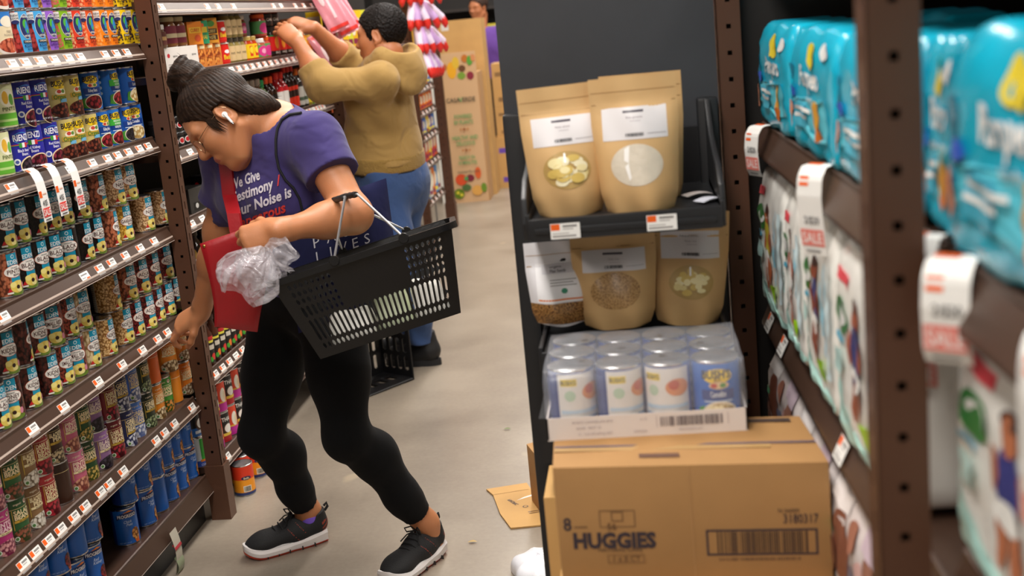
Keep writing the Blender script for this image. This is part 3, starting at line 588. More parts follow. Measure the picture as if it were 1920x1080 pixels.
def pampers(w, h):
    W, H = w * 1000, h * 1000
    return [('P', [(-W * .5, -H * .08), (W * .3, -H * .02), (W * .42, -H * .34), (W * .1, -H * .36), (-W * .5, -H * .25)], LCY), ('R', -W * .48, -H * .22, -W * .38, H * .2, CY2),
            ('T', 'Pampers', 0, H * .12, H * .15, WH, W / H * .55, .03), ('E', W * .02, H * .3, W * .07, H * .1, M('e8d23a', .3)), ('E', W * .08, H * .27, W * .05, H * .08, M('e8d23a', .3)), ('E', W * .3, H * .33, W * .08, H * .06, WH), ('T', 'baby-dry', W * .03, -H * .04, H * .05, WH, 1.),
            ('E', W * .16, -H * .2, W * .05, H * .14, M('e8a83a', .3)), ('E', W * .16, -H * .1, W * .035, H * .06, M('f0c05a', .3)), ('E', W * .19, -H * .3, W * .07, H * .06, M('e07a2c', .3)), ('R', -W * .32, -H * .3, -W * .08, -H * .1, M('4ab8d4', .3)), ('E', -W * .36, -H * .02, W * .05, H * .05, M('3a6ae0', .3)), ('R', -W * .3, -H * .16, W * .02, -H * .13, WH), ('R', -W * .3, -H * .22, -W * .05, -H * .19, WH), ('E', -W * .42, -H * .22, W * .03, H * .12, M('d89070', .4))]
def huggies(w, h, shirt, skin):
    W, H = w * 1000, h * 1000
    return [('P', [(-W * .49, -H * .48), (W * .49, -H * .48), (W * .49, -H * .42), (-W * .1, -H * .40), (-W * .38, -H * .3), (-W * .49, -H * .16)], M('b4e0d8', .3)), ('R', -W * .48, H * .3, -W * .2, H * .36, M('e8505c', .4)), ('E', -W * .32, H * .14, W * .12, H * .09, M('2f7a3a', .3)), ('E', -W * .3, H * .15, W * .08, H * .05, WH), ('R', -W * .46, 0, -W * .3, H * .03, M('3aa8c8', .3)),
            ('E', -W * .05, H * .2, W * .055, H * .075, M(skin, .5)), ('E', -W * .05, H * .255, W * .055, H * .035, M('3a2018', .6)), ('E', -W * .05, H * .02, W * .075, H * .14, M(shirt, .5)), ('E', -W * .14, H * .04, W * .03, H * .09, M(skin, .5)), ('E', W * .04, H * .04, W * .03, H * .08, M(skin, .5)), ('E', -W * .09, -H * .2, W * .035, H * .12, M(skin, .5)), ('E', 0, -H * .2, W * .035, H * .12, M(skin, .5)), ('E', -W * .045, -H * .1, W * .08, H * .06, M('f4f4f0', .4)),
            ('P', [(W * .04, -H * .32), (W * .22, -H * .36), (W * .22, -H * .24), (W * .04, -H * .25)], M('9ad01e', .3)), ('R', W * .2, -H * .1, W * .26, H * .2, M('8cc4d8', .3)), ('R', W * .3, -H * .2, W * .33, H * .3, M('9ac0d0', .3)), ('R', W * .38, -H * .3, W * .46, H * .3, M('cfe4ea', .3)), ('R', -W * .42, -H * .16, -W * .3, -H * .03, M('b8dcd8', .3))]
def pk(kind, yc, z, w, h, d, seed, label, group, x=None, **kw):
    if kind == 'P': o = pack('nappy_pack', w, h, d, CY, pampers(w, h), seed, **kw)
    elif kind == 'H': o = pack('nappy_pack', w, h, d, M('eceae4', .25), huggies(w, h, *kw.pop('who')), seed, **kw)
    else: o = pack('nappy_pack', w, h, d, M('ded4d2', .2, bump=.3, bscale=40), kw.pop('els'), seed, **kw)
    place(o, (x if x is not None else .05 + d / 2), yc, z + h / 2 + .001, R(180)); return tag(o, label, 'nappy pack', group)
g1 = 'turquoise nappy packs'
for i, (y, w_, t) in enumerate([(-.20, .375, 'farthest of three turquoise nappy packs, beside the punched post of the bag rack'), (-.585, .375, 'middle one of three turquoise nappy packs on the upper nappy shelf'), (-.975, .39, 'turquoise nappy pack half hidden by the big near post, on the upper shelf')]):
    pk('P', y, 1.303, w_, .188, .15, i + 1, t, g1, pinch=.22)
pk('P', -.4, 1.303, .36, .19, .14, 8, 'turquoise nappy pack standing behind the front row on the upper shelf', g1, x=.30)
pk('P', -1.225, 1.303, .10, .19, .14, 12, 'narrow turquoise nappy pack right behind the big near post', g1, x=.135, pinch=.1)
pk('P', -1.475, 1.303, .35, .205, .16, 5, 'largest turquoise nappy pack, nearest the viewer, white lettering in full view', g1, pinch=.3)
g2 = 'white and green nappy packs'
for i, (y, w_, who, t) in enumerate([(-.17, .32, ('c2b43a', 'b0603c'), 'white nappy pack printed with a toddler in yellow, farthest along the shelf'), (-.435, .19, ('e8e4e0', 'a8583c'), 'narrow white nappy pack between the toddler in yellow and two in navy'), (-.66, .24, ('3a3f78', '8a4630'), 'white nappy pack printed with a toddler in navy, second before the big near post'), (-.95, .32, ('2f3470', 'a05438'), 'white nappy pack printed with a toddler in navy, half behind the big near post')]):
    pk('H', y, .951, w_, .272, .15, i + 21, t, g2, who=who, pinch=.2, x=.112)
pk('H', -1.495, 1.016, .36, .235, .16, 27, 'white nappy pack nearest the viewer, under the largest turquoise one', g2, who=('353a80', 'b06a48'), pinch=.2)
g3 = 'clear-wrapped pale nappy packs'
def pale(w, h):
    W, H = w * 1000, h * 1000; br = M('8a5442', .4)
    return [('E', -W * .2, H * .1, W * .16, H * .2, br), ('E', -W * .1, -H * .15, W * .1, H * .12, M('b06a58', .4)), ('R', -W * .45, H * .3, -W * .1, H * .4, M('efe8e6', .3)), ('E', W * .2, 0, W * .12, H * .22, M('e2b8b4', .35)), ('R', 0, -H * .42, W * .3, -H * .2, M('d8c078', .4)), ('E', W * .15, -H * .3, W * .06, H * .05, M('5a5a70', .4)), ('E', -W * .25, -H * .3, W * .05, H * .09, M('c83a34', .4)), ('R', -W * .4, H * .12, -W * .3, H * .16, M('6ab88a', .4)), ('E', W * .36, H * .2, W * .08, H * .14, M('9a6a5a', .4)), ('E', -W * .36, -H * .05, W * .07, H * .12, M('7a4a3c', .4)), ('E', W * .05, H * .28, W * .07, H * .08, M('a8705c', .4)), ('R', W * .2, H * .3, W * .44, H * .42, M('c8b4c0', .4)), ('E', W * .38, -H * .2, W * .07, H * .12, M('b88074', .4)), ('R', -W * .14, -H * .44, -W * .02, -H * .34, M('d8a4a0', .4)), ('R', W * .04, H * .02, W * .12, H * .16, M('6a6a80', .4))]
for i, (y, w_, t) in enumerate([(-.2, .34, 'clear-wrapped pale nappy pack farthest along, behind the tray of blue cans'), (-.53, .3, 'clear-wrapped pale nappy pack with brown print, middle of the lower shelf'), (-.85, .32, 'clear-wrapped pale nappy pack next to the big near post, lower shelf'), (-1.12, .2, 'clear-wrapped pale nappy pack partly behind the big near post, lower shelf')]):
    pk('C', y, .606, w_, .27, .17, i + 41, t, g3, els=pale(w_, .27), x=.12)
# tags and sale strips on the nappy shelves
def rtag(y, z, label):
    o = link('price_tag', TAGM[0]); place(o, .0375, y, z - .027, R(180)); o.matrix_world = o.matrix_world @ Matrix.Rotation(-TILT, 4, 'Y')
    tag(o, label, 'price tag', 'price tags on the nappy shelves')
for y, z, t in ((-.09, .945, 'below the toddler in yellow, farthest'), (-.26, .945, 'below the toddler in yellow, nearer'), (-.80, .945, 'below the toddler in navy'), (-1.13, .945, 'beside the big near post'), (-.36, .60, 'above the pale packs')):
    rtag(y, z, 'white and orange price tag on the nappy shelf lip ' + t)
def loop_strip(y, z, L, label, rz=232):
    mb = MB(); W = 44
    path = [(-.012, .004), (.010, .012), (.030, .010), (.040, -.004), (.043, -.03), (.040, -.07), (.034, -.07 - L)]
    LL = [0]
    for a, b in zip(path, path[1:]): LL.append(LL[-1] + math.hypot(b[0] - a[0], b[1] - a[1]))
    T = LL[-1] * 1000
    def fm(u, v, h):
        s = max(0, min(LL[-1] - 1e-6, (T - v) / 1000)); i = max(j for j in range(len(LL) - 1) if LL[j] <= s); q = (s - LL[i]) / (LL[i + 1] - LL[i])
        a, b = Vector(path[i]), Vector(path[i + 1]); p = a.lerp(b, q); t = (b - a).normalized(); return (p.x - t.y * h / 1000, u / 1000, p.y + t.x * h / 1000)
    mb.surf(lambda u, v: fm((u - .5) * W, v * T, 0), 1, 24, WHITE)
    art(mb, fm, [('R', -20, T - 34, 4, T - 24, ORANGE), ('R', -18, T - 72, -2, T - 58, ORANGE), ('T', '2/$20', 2, 52, 10, P('5a5a5c'), .8), ('R', -20, 14, 20, 38, P('ee8478')), ('T', 'SALE', 0, 26, 15, P('f8e6e2'), .75, .02), ('R', -14, 5, 12, 8, P('8a8a8a'))], 60, .15, .2)
    o = mb.obj('sale_strip', smooth=False); place(o, .052, y, z, R(rz)); tag(o, label, 'price tag', 'curled sale strips on the nappy shelf')
loop_strip(-.12, 1.297, .012, 'curled white sale strip hanging over the toddler in yellow', 206)
loop_strip(-.70, 1.297, .045, 'curled white sale strip hanging over the toddlers in navy', 220)
loop_strip(-1.235, 1.297, .08, 'curled white sale strip half hidden behind the big near post')
loop_strip(-1.345, 1.297, .012, 'curled white sale strip hanging under the nearest turquoise pack')
loop_strip(-1.60, 1.297, .07, 'curled white sale strip nearest the viewer, at the picture edge')

# ---------------------------------------------------------------- black bag rack
RK = M('1c1d20', .42); PANEL = M('3b3d42', .5, var=.12, vscale=5)
t = tag(MB().box((-.262, 2.455, 0), (.163, 2.475, 2.15), PANEL).obj('end_panel', smooth=False, bev=0), 'tall dark grey end panel behind the rack of kraft pouches', 'panel')
rk = tag(empty('display_rack', (-.03, 2.4, 0)), 'black plastic display rack holding kraft pouches of dried food', 'rack')
def rpart(mb, name, **k):
    o = mb.obj(name, None, **k); o.parent = rk; o.matrix_parent_inverse = Matrix.Translation((.03, -2.4, 0)); return o
rpart(MB().box((-.262, 2.41, 0), (-.222, 2.454, 1.36), RK), 'side_rail', smooth=True, bev=.006)
rpart(MB().box((.118, 2.41, 0), (.158, 2.454, 1.36), RK), 'side_rail', smooth=True, bev=.006)
rpart(MB().box((-.222, 2.432, .9), (.118, 2.452, 1.305), RK), 'back_plate', smooth=False)
def tray_shelf(z, y0, nm):
    mb = MB(); mb.box((-.20, y0, z - .012), (.135, 2.43, z), RK); mb.box((-.20, y0 - .008, z - .034), (.135, y0 + .004, z + .004), RK); mb.box((-.19, y0 - .012, z - .022), (.125, y0 - .006, z - .012), RK)
    mb.box((-.205, y0, z - .034), (-.197, 2.43, z + .012), RK); mb.box((.132, y0, z - .034), (.14, 2.43, z + .012), RK)
    o = rpart(mb, nm, bev=.0025); return o
tray_shelf(1.196, 2.105, 'shelf'); tray_shelf(.948, 2.13, 'shelf')
for x in (-.206, .137):  # curved side brackets
    mb = MB(); pts = [(2.11, 1.19), (2.12, 1.235), (2.17, 1.262), (2.25, 1.275), (2.33, 1.30), (2.375, 1.335), (2.40, 1.36), (2.43, 1.36), (2.43, 1.16), (2.12, 1.16)]
    n = len(pts); vs = [(x + dx, y, z) for dx in (-.005, .005) for y, z in pts]
    mb.add(vs, [tuple(range(n)), tuple(range(n, 2 * n))[::-1]] + [(i, n + i, n + (i + 1) % n, (i + 1) % n) for i in range(n)], RK); rpart(mb, 'side_bracket', bev=.002)
rpart(MB().box((-.20, 1.972, .80), (.14, 2.43, .8795), RK), 'base_deck', smooth=False)
for i, px in enumerate((1060, 1241)):
    q = at(px, 433 if i == 0 else 417, Y=2.09); o = link('price_tag', TAGM[0]); o.location = q; o.rotation_euler = (0, 0, R(-90)); o.scale = (1, 1.03, .8)
    tag(o, 'white and orange price tag on the black rack under the %s pouch' % ('sliced nut' if i == 0 else 'pale flour'), 'price tag', 'price tags on the black rack')
for i, (x, y, m_) in enumerate(((.10, 2.24, 'ded6d4'), (.118, 2.17, 'c9ccd8'))):
    mb = MB(); mb.surf(lambda u, v: ((u - .5) * .05, (v - .5) * .03, .004 * math.sin(3 * u)), 6, 2, M(m_, .4)); o = mb.obj('price_tag'); o.location = (x, y, 1.2005); o.rotation_euler = (0, 0, R(20 + 15 * i))
    tag(o, 'loose curled price tag lying on the rack beside the flour pouch, %s' % ('rear one' if i == 0 else 'front one'), 'price tag', 'price tags on the black rack')
# pouches: stand-up, face -y; local x width, z up
KRAFT = M('d0a974', .7, bump=.08, bscale=25, var=.06, vscale=14)
def pouch(w, h, d, els, seed, top=.045, base=KRAFT, wt=1.0, wb=.86):
    rr = random.Random(seed); ph = [rr.uniform(0, 6.28) for _ in range(4)]
    def half(v): return w / 2 * (wb + (wt - wb) * min(1, v * 1.5)) * (1 - .14 * max(0, .16 - v) / .16)
    def thick(v):
        if v > 1 - top / h: return .002
        q = v / (1 - top / h); return d / 2 * (1 - q ** 2.2) ** .8 * (.72 + .28 * math.sin(min(1, q * 3.2) * 1.57)) + .002
    def front(a, v):
        b = thick(v) * (1 - abs(a) ** 3.2) + .0012; wv = .0035 * math.sin(5 * a + 3 * v + ph[0]) * (1 if v < .8 else .3) + .002 * math.sin(11 * v + 5 * a + ph[1])
        return Vector((a * half(v), -b - wv * (1 - abs(a) ** 4), v * h + (.006 * (a * a) if v < .02 else 0)))
    mb = MB()
    mb.surf(lambda u, v: front(2 * u - 1, v), 24, 30, base)
    def back(a, v): p = front(a, v); return Vector((p.x, thick(v) * .8 * (1 - abs(a) ** 3.2), p.z))
    mb.surf(lambda u, v: back(1 - 2 * u, v), 24, 30, base); mb.surf(lambda u, v: front(2 * u - 1, 0).lerp(back(2 * u - 1, 0), v), 24, 2, base)
    o = mb.obj('food_pouch', weld=.0006, ang=60)
    def fm(u, v, hh):
        V = max(0, min(1, v / (h * 1000))); a = max(-1, min(1, u / 1000 / half(V))); p = front(a, V); return (p.x, p.y - hh / 1000, p.z)
    for nm, e in els:
        am = MB(); art(am, fm, e, 5., .12, .5); am.obj(nm, o, ang=60)
    mb = MB(); z1 = (h - top) * 1000; art(mb, fm, [('R', -w * 480, z1 - 1, w * 480, z1 + .8, M('9c7444', .7)), ('R', -w * 480, z1 + top * 450, w * 480, z1 + top * 450 + 1, M('a87e4c', .7))], 5, .12, .3); mb.obj('seal', o, ang=60)
    return o
INK2 = P('4a4450')
def plabel(w, v0, v1, title):
    W = w * 500
    return ('paper_label', [('R', -W * .74, v0, W * .74, v1, M('dcd8da', .5)), ('R', -W * .25, v1 - 10, W * .22, v1 - 6, INK2), ('T', title, 0, v1 - 18, 3.4, P('8a7a84'), 1.1, 0), ('R', -W * .1, v1 - 25, W * .15, v1 - 24, P('b8b0b4')), ('BAR', -W * .22, v0 + 5, W * .2, v0 + 11, P('2a2a30')), ('R', W * .28, v0 + 8, W * .7, v0 + 9, P('aaa4a8'))])
def window(rx, rz, v, m, extra=()):
    return ('product_window', [('E', 0, v, rx, rz, m)] + list(extra))
SLICE = ['e2cf8e', 'eedfa8', 'd6b862', 'f2e8c4']
def slices(rx, rz, v, n, sz, seed=0):
    rr = random.Random(seed); e = [('E', 0, v, rx, rz, P('b8975a'))]
    for i in range(n):
        a = rr.uniform(0, 6.28); q = rr.uniform(0, .8) ** .5; e.append(('E', rx * q * math.cos(a) * .78, v + rz * q * math.sin(a) * .74, sz * rr.uniform(.7, 1.2), sz * rr.uniform(.5, .85), P(rr.choice(SLICE))))
    return ('product_window', e + [('R', -4, v + rz * .4, -1, v + rz * .9, M('ffffff', .05))])  # the last white strip is a glint painted on the window
FLOUR = M('d8cdbb', .35, bump=.2, bscale=120, var=.06, vscale=60); GRAIN = beans('b98f58', 'd0a870', '8a6234', 330)
gP = 'kraft pouches on the black rack'
def setp(o, px, py, Y, rz, tilt, label, roll=0.):
    q = at(px, py, Y=Y); o.location = q; o.rotation_euler = (tilt, roll, rz); return tag(o, label, 'pouch', gP)
setp(pouch(.146, .232, .085, [plabel(.146, 128, 178, 'Nuts, sliced'), slices(42, 33, 84, 26, 11, 1)], 1), 1072, 405, 2.165, R(6), R(-5), 'kraft pouch with a window of pale sliced nuts, front of the rack top', R(-1.5))
setp(pouch(.152, .240, .085, [plabel(.152, 132, 188, 'Rice, ground'), ('product_window', [('E', 0, 88, 45, 36, FLOUR), ('P', [(-20, 118), (-11, 122), (-14, 90), (-10, 64), (-14, 62), (-22, 92)], M('fbf8f4', .1))])], 2), 1203, 400, 2.15, R(-2), R(-4), 'kraft pouch with a window of pale flour, front of the rack top', R(-.5))  # the curved white shape is a highlight painted on the flour window
setp(pouch(.15, .238, .06, [], 3), 1120, 395, 2.30, R(3), R(-3), 'plain kraft pouch standing behind the nut pouch')
setp(pouch(.15, .246, .06, [], 4), 1215, 388, 2.27, R(-3), R(-3), 'plain kraft pouch standing behind the flour pouch')
setp(pouch(.16, .2, .085, [plabel(.16, 110, 150, 'Oats, cut'), window(46, 34, 74, GRAIN)], 5), 1160, 612, 2.26, R(0), R(-4), 'kraft pouch with a window of brown grain on the lower rack shelf')
setp(pouch(.15, .215, .08, [plabel(.15, 128, 178, 'Nuts, raw'), slices(42, 32, 84, 30, 8, 4)], 6), 1290, 606, 2.29, R(6), R(-4), 'kraft pouch with a window of chopped pale nuts on the lower rack shelf', R(5))
GB = beans('9a6a3a', 'c09458', '4a2a14', 300)
o = pouch(.13, .16, .075, [('product_window', [('R', -60, 6, 60, 46, GB)]), ('paper_label', [('R', -46, 48, 60, 120, M('eeedf0', .4)), ('R', -44, 51, 60, 54, P('e07a2c')), ('R', -34, 100, 40, 118, P('d8d6dc')), ('T', 'Organic', -8, 113, 5, INK2), ('T', 'Flax Seeds', -4, 105, 5, INK2), ('E', 6, 68, 6, 5, P('2f8a6a')), ('R', -20, 88, 30, 89.5, INK), ('R', -20, 83, 24, 84.5, INK), ('R', -20, 78, 30, 79.5, INK)])], 7, base=M('e2e0e4', .25))
setp(o, 1058, 606, 2.27, R(4), R(-3), 'white pouch of brown seeds with an orange stripe, lower rack shelf')

# tray of twelve cans in shrink wrap
tr = tag(empty('can_tray', (-.018, 1.972, .8805)), 'white cardboard tray of blue bean cans under clear shrink wrap', 'tray')
TRAY = M('e6ddd8', .6, bump=.06, bscale=40)
TX0, TX1, TY0, TY1 = -.158, .158, -.117, .117
mb = MB(); mb.box((TX0, TY0, 0), (TX1, TY1, .002), TRAY)
mb.box((TX0, TY0, .002), (TX1, TY0 + .002, .038), TRAY); mb.box((TX0, TY1 - .002, .002), (TX1, TY1, .038), TRAY); mb.box((TX0, TY0, .002), (TX0 + .002, TY1, .038), TRAY); mb.box((TX1 - .002, TY0, .002), (TX1, TY1, .038), TRAY)
GREYI = P('b9aeb0')
art(mb, lambda u, v, h: (u / 1000, TY0 - h / 1000, v / 1000), [('T', "BUSH'S CANNELLINI BNS", -85, 29, 4, GREYI, 1.), ('T', '00100   REST 15', -92, 19, 4, GREYI, 1.), ('T', '12 - 15.5 OZ (439 g) NET', -82, 9, 4, GREYI, .9), ('T', '6-15', -4, 29, 4, GREYI), ('T', '0397324', -10, 9, 4, GREYI), ('BAR', 22, 15, 120, 31, P('6e6468')), ('R', 16, 14, 17, 33, GREYI), ('R', 128, 14, 129, 33, GREYI), ('T', '0003940001621', 70, 9, 3.4, GREYI, 1.2)], 60, .1, .2)
o = mb.obj('tray_walls', smooth=False); o.parent = tr
wrap, nt, bs = newmat('shrink_wrap')
bs.inputs['Base Color'].default_value = (.9, .92, 1, 1); bs.inputs['Roughness'].default_value = .12; bs.inputs['Alpha'].default_value = .16; bs.inputs['Specular IOR Level'].default_value = .9
def dome(u, v):
    x = (u - .5) * 2; y = (v - .5) * 2; k = 7; q = (abs(x) ** k + abs(y) ** k) ** (1 / k) or 1
    s = max(abs(x), abs(y)); s2 = min(1, s / .86); X, Y = x / max(s, 1e-6) * s2, y / max(s, 1e-6) * s2
    z = .1165 + .0018 * math.sin(9 * x) * math.cos(7 * y) if s < .86 else .1165 - (s - .86) / .14 * .075
    return (X * (TX1 + .001) , Y * (TY1 + .001) - .0004, z)
mb = MB(); mb.surf(dome, 40, 30, wrap); o = mb.obj('shrink_wrap', ang=80); o.parent = tr
nut = label_mesh([('R', -60, 6, -20, 106, P('2a3f86')), ('R', -20, 6, 62, 106, P('e6e2de')), ('R', -15, 86, 12, 98, P('f0d21c')), ('T', "BUSH'S", -2, 92, 7, P('1b1a2c'), .8), ('E', 0, 70, 9, 9, P('b8d0b8')), ('E', 40, 74, 20, 14, P('e0905a')), ('E', 34, 78, 9, 8, P('c85a3a')), ('R', -16, 40, 58, 46, P('b8cfe4')), ('R', -16, 28, 50, 33, P('8fa8c8')), ('R', -16, 14, 54, 20, P('8f9298')), ('R', -118, 6, -60, 106, P('2050a8'))] + [('R', -58, 10 + 5 * i, -24, 12 + 5 * i, P('6a7cb8')) for i in range(18)], P('2050a8'))
KIND['tray_back'] = (nut, ''); K2 = {}
for r in range(3):
    for c in range(4):
        kk = 'bush_cann' if (r == 0 and c == 3) else 'tray_back'
        f = 90 + (2 if c == 3 else [4, 2, 38][c] if c < 3 else 0) if r == 0 else 90
        can(kk, -.018 - .1148 + .0765 * c, 1.972 - .0765 + .0765 * r, .8828, f,
            'blue bean can in the shrink-wrapped tray, %s row, %s' % (['front', 'middle', 'rear'][r], ['end by the aisle', 'second from the aisle end', 'third from the aisle end', 'end by the punched post'][c]), 'bean cans in the shrink-wrapped tray')
# ---------------------------------------------------------------- cardboard
CB = M('ad8250', .75, bump=.08, bscale=30, var=.05, vscale=9); CB2 = M('c59a5e', .75, bump=.06, bscale=30, var=.05, vscale=9); CBI = M('3a3038', .6); CBE = M('8f6838', .8)
a_ = at(1035, 870, D=1.84); b_ = at(1555, 868, D=1.79); c_ = Vector((.228, 1.915, .879)); d_ = Vector((-.172, 1.95, .879))
a_.z = .884; b_.z = .874
dz = Vector((0, 0, -.19)); hb = MB(); hb.hexa([a_ + dz, b_ + dz, c_ + dz, d_ + dz, a_, b_, c_, d_], CB)
for p_, q_ in ((a_, b_),): pass
hx = hb.obj('wipes_carton', bev=.003); tag(hx, 'large brown cardboard carton with dark HUGGIES print, in front of the can tray'.replace('HUGGIES ', ''), 'box')
ux = (b_ - a_); WW = ux.length * 1000; ux.normalize(); nx = Vector((ux.y, -ux.x, 0)).normalized()
def hf(u, v, h): p = a_ + ux * (u / 1000) + Vector((0, 0, (v - 154) / 1000)) + nx * (h / 1000); return tuple(p)
am = MB()
art(am, hf, [('T', '8', 15, 62, 20, CBI, .9, .02), ('R', 25, 56, 45, 58.5, P('7a5a3c')), ('T', 'HUGGIES', 84, 35, 23, CBI, .90, .05), ('T', 'NATURAL CARE', 92, 20, 6, P('5a4436'), 1.05), ('T', '3180317', 362, 66, 14, CBI, .72, .01), ('T', 'N 56000', 345, 79, 6, P('5a4436')), ('T', '1 x 8 CT', 100, 5, 9, P('7a5a3c'), .9)], 500, .1, .3)
def outline(u0, v0, u1, v1, t, m): return [('R', u0, v0, u1, v0 + t, m), ('R', u0, v1 - t, u1, v1, m), ('R', u0, v0, u0 + t, v1, m), ('R', u1 - t, v0, u1, v1, m)]
art(am, hf, outline(222, 8, 386, 50, 3.2, CBI) + [('BAR', 238, 12, 372, 46, P('4a362c')), ('BAR', 240, 0, 360, 4, P('6a4c38'))], 500, .1, .3)
art(am, hf, outline(64, 56, 118, 84, 1.6, P('7a5a3c')) + outline(82, 66, 100, 82, 1.6, P('7a5a3c')) + [('T', '56', 82, 58, 10, P('6a4c34'), 1.), ('R', 202, -30, 203.2, 152, M('bd9260', .8))] + outline(72, -2, 128, 12, 1.4, P('8a6642')), 500, .1, .3)
am.obj('printed_front', hx, smooth=False)
am = MB()
def ht(u, v, h): s, t = u / 400, v / 100; p = a_.lerp(b_, s).lerp(d_.lerp(c_, s), t); return (p.x, p.y, p.z + h / 1000 + .003 * 0)
art(am, ht, [('R', 2, 38, 398, 42, P('6a5a62')), ('R', 2, 30, 330, 37, P('b8935f')), ('R', 130, 14, 190, 22, P('6a4a3c')), ('R', 236, 80, 290, 96, P('4a3a34')), ('R', 310, 84, 380, 92, P('4a3a34'))], 40, .2, 1.5)
am.obj('top_flaps', hx, smooth=False)
o = MB().box((-.205, 1.975, .36), (.22, 2.13, .735), CB2).obj('cardboard_box', bev=.003); tag(o, 'pale cardboard box behind the brown wipes carton, only its side edge showing', 'box')
o = MB().box((-.17, 1.70, .36), (.24, 1.96, .683), CB2).obj('cardboard_box', bev=.003); tag(o, 'cardboard box right under the brown wipes carton', 'box')
o = MB().box((-.200, 1.69, 0), (.25, 2.14, .3595), CB2).obj('cardboard_box', bev=.003); tag(o, 'cardboard box on the floor at the bottom of the carton stack', 'box')
bx = [Vector((-.425, 3.72, 0)), Vector((-.39, 3.62, 0)), Vector((-.10, 3.74, 0)), Vector((-.14, 3.90, 0))]; dz = Vector((0, 0, .2))
hb = MB().hexa(bx + [p + dz for p in bx], CB); o = hb.obj('cardboard_box', bev=.003); tag(o, 'small cardboard box on the floor behind the dark end panel', 'box')
fp = [at(*p, Z=0) for p in ((912, 920), (988, 908), (1040, 985), (958, 993), (944, 974), (938, 966), (925, 931))]
mb = MB(); n = len(fp); vs = [p + Vector((0, 0, .001)) for p in fp] + [p + Vector((0, 0, .006)) for p in fp]
mb.add(vs, [tuple(range(n))[::-1], tuple(range(n, 2 * n))] + [(i, (i + 1) % n, n + (i + 1) % n, n + i) for i in range(n)], CB2)
fo = Vector(fp[0]); fu = (fp[1] - fp[0]).normalized(); fv = (fp[0] - fp[3]).normalized()
ff = lambda u, v, h: tuple(fo + fu * (u / 1000) - fv * (v / 1000) + Vector((0, 0, .006 + h / 1000)))
art(mb, ff, [('P', [(70, 130), (70, 140), (160, 110), (160, 100)], M('e6e2d8', .3)), ('R', 2, 60, 130, 62, CBE), ('T', 'PACIFIC', 55, 150, 12, CBI, .9, .02, 0, 1.3), ('E', 84, 200, 9, 9, CBI), ('E', 84, 200, 6, 6, CB2), ('R', 80, 245, 130, 250, P('7a5a3c')), ('R', 80, 258, 120, 263, P('7a5a3c'))], 60, .1, .3)
o = mb.obj('flattened_carton', smooth=False); tag(o, 'flattened cardboard carton lying on the concrete floor', 'box')
for i, (px, py, c) in enumerate(((886, 1018, 'b89a5c'), (951, 806, '5f7a3a'))):
    q = at(px, py, Z=0); mb = MB(); mb.surf(lambda u, v: (q.x + (u - .5) * .03, q.y + (v - .5) * .012 * math.sin(3.1 * u + .02), .003 + .004 * math.sin(3 * u)), 6, 3, M(c, .7)); o = mb.obj('leaf_scrap'); tag(o, 'dry %s leaf scrap on the floor %s' % (('tan', 'near the flattened carton') if i == 0 else ('green', 'beside the dark end panel')), 'leaf')
mb = MB(); Wp = M('e4e4ea', .3, bump=.4, bscale=30)
q = Vector((-.36, 3.2, 0)); mb.surf(lambda u, v: (q.x + .08 * math.cos(u * 6.2832) * math.sin(v * 1.6 + .01) * (1 + .12 * math.sin(5 * u * 6.28)), q.y + .10 * math.sin(u * 6.2832) * math.sin(v * 1.6 + .01), .002 + .055 * math.cos(v * 1.57) ** .6 * (1 + .06 * math.sin(7 * u * 6.28))), 36, 12, Wp)
o = mb.obj('plastic_bundle', ang=80); tag(o, 'crinkled white plastic bundle on the floor beside the carton stack', 'bag')
# ---------------------------------------------------------------- the far end of the aisle
de = tag(empty('produce_display', (-1.46, 10.5, 0)), 'tall pale cardboard display printed with vegetables at the aisle end', 'display')
KP = M('cda67c', .75); gI = P('4a9a5a')
mb = MB(); mb.box((-.155, 0, 0), (.15, .02, 1.275), KP); o = mb.obj('display_panel', smooth=False); o.parent = de; o.location = (0, -.1, 0)
mb = MB(); mb.box((-.13, .025, 0), (.16, .30, 1.1), M('b98f62', .8)); o = mb.obj('display_bin', smooth=False); o.parent = de; o.location = (0, -.1, 0)
fe = lambda u, v, h: (u / 1000, -.1 - h / 1000, v / 1000)
VEG = [('E', -120, 1160, 24, 28, P('b8643a')), ('E', -60, 1130, 40, 70, P('e8a828')), ('E', -20, 1190, 30, 50, P('dcb43c')), ('E', 30, 1140, 30, 28, P('6a4428')), ('E', 20, 1080, 34, 30, P('7a9a3a')), ('E', 95, 1075, 30, 34, P('8a2c3c')), ('E', 60, 1220, 28, 32, P('c0702c')), ('E', 100, 1200, 24, 40, P('5a9a3a')), ('E', 130, 1220, 20, 30, P('d08a5a')),
       ('E', -70, 200, 50, 48, P('d8502a')), ('E', 10, 210, 34, 30, P('7a2438')), ('E', 80, 250, 26, 50, P('d8602c')), ('E', -100, 80, 46, 44, P('5f7a1c')), ('E', -110, 90, 14, 14, P('d8c83a')), ('E', -80, 70, 14, 14, P('d8c83a')), ('E', 60, 100, 46, 44, P('d8a050')), ('E', -30, 130, 40, 30, P('4f6a3a')), ('E', 120, 120, 24, 40, P('6a8a2a'))]
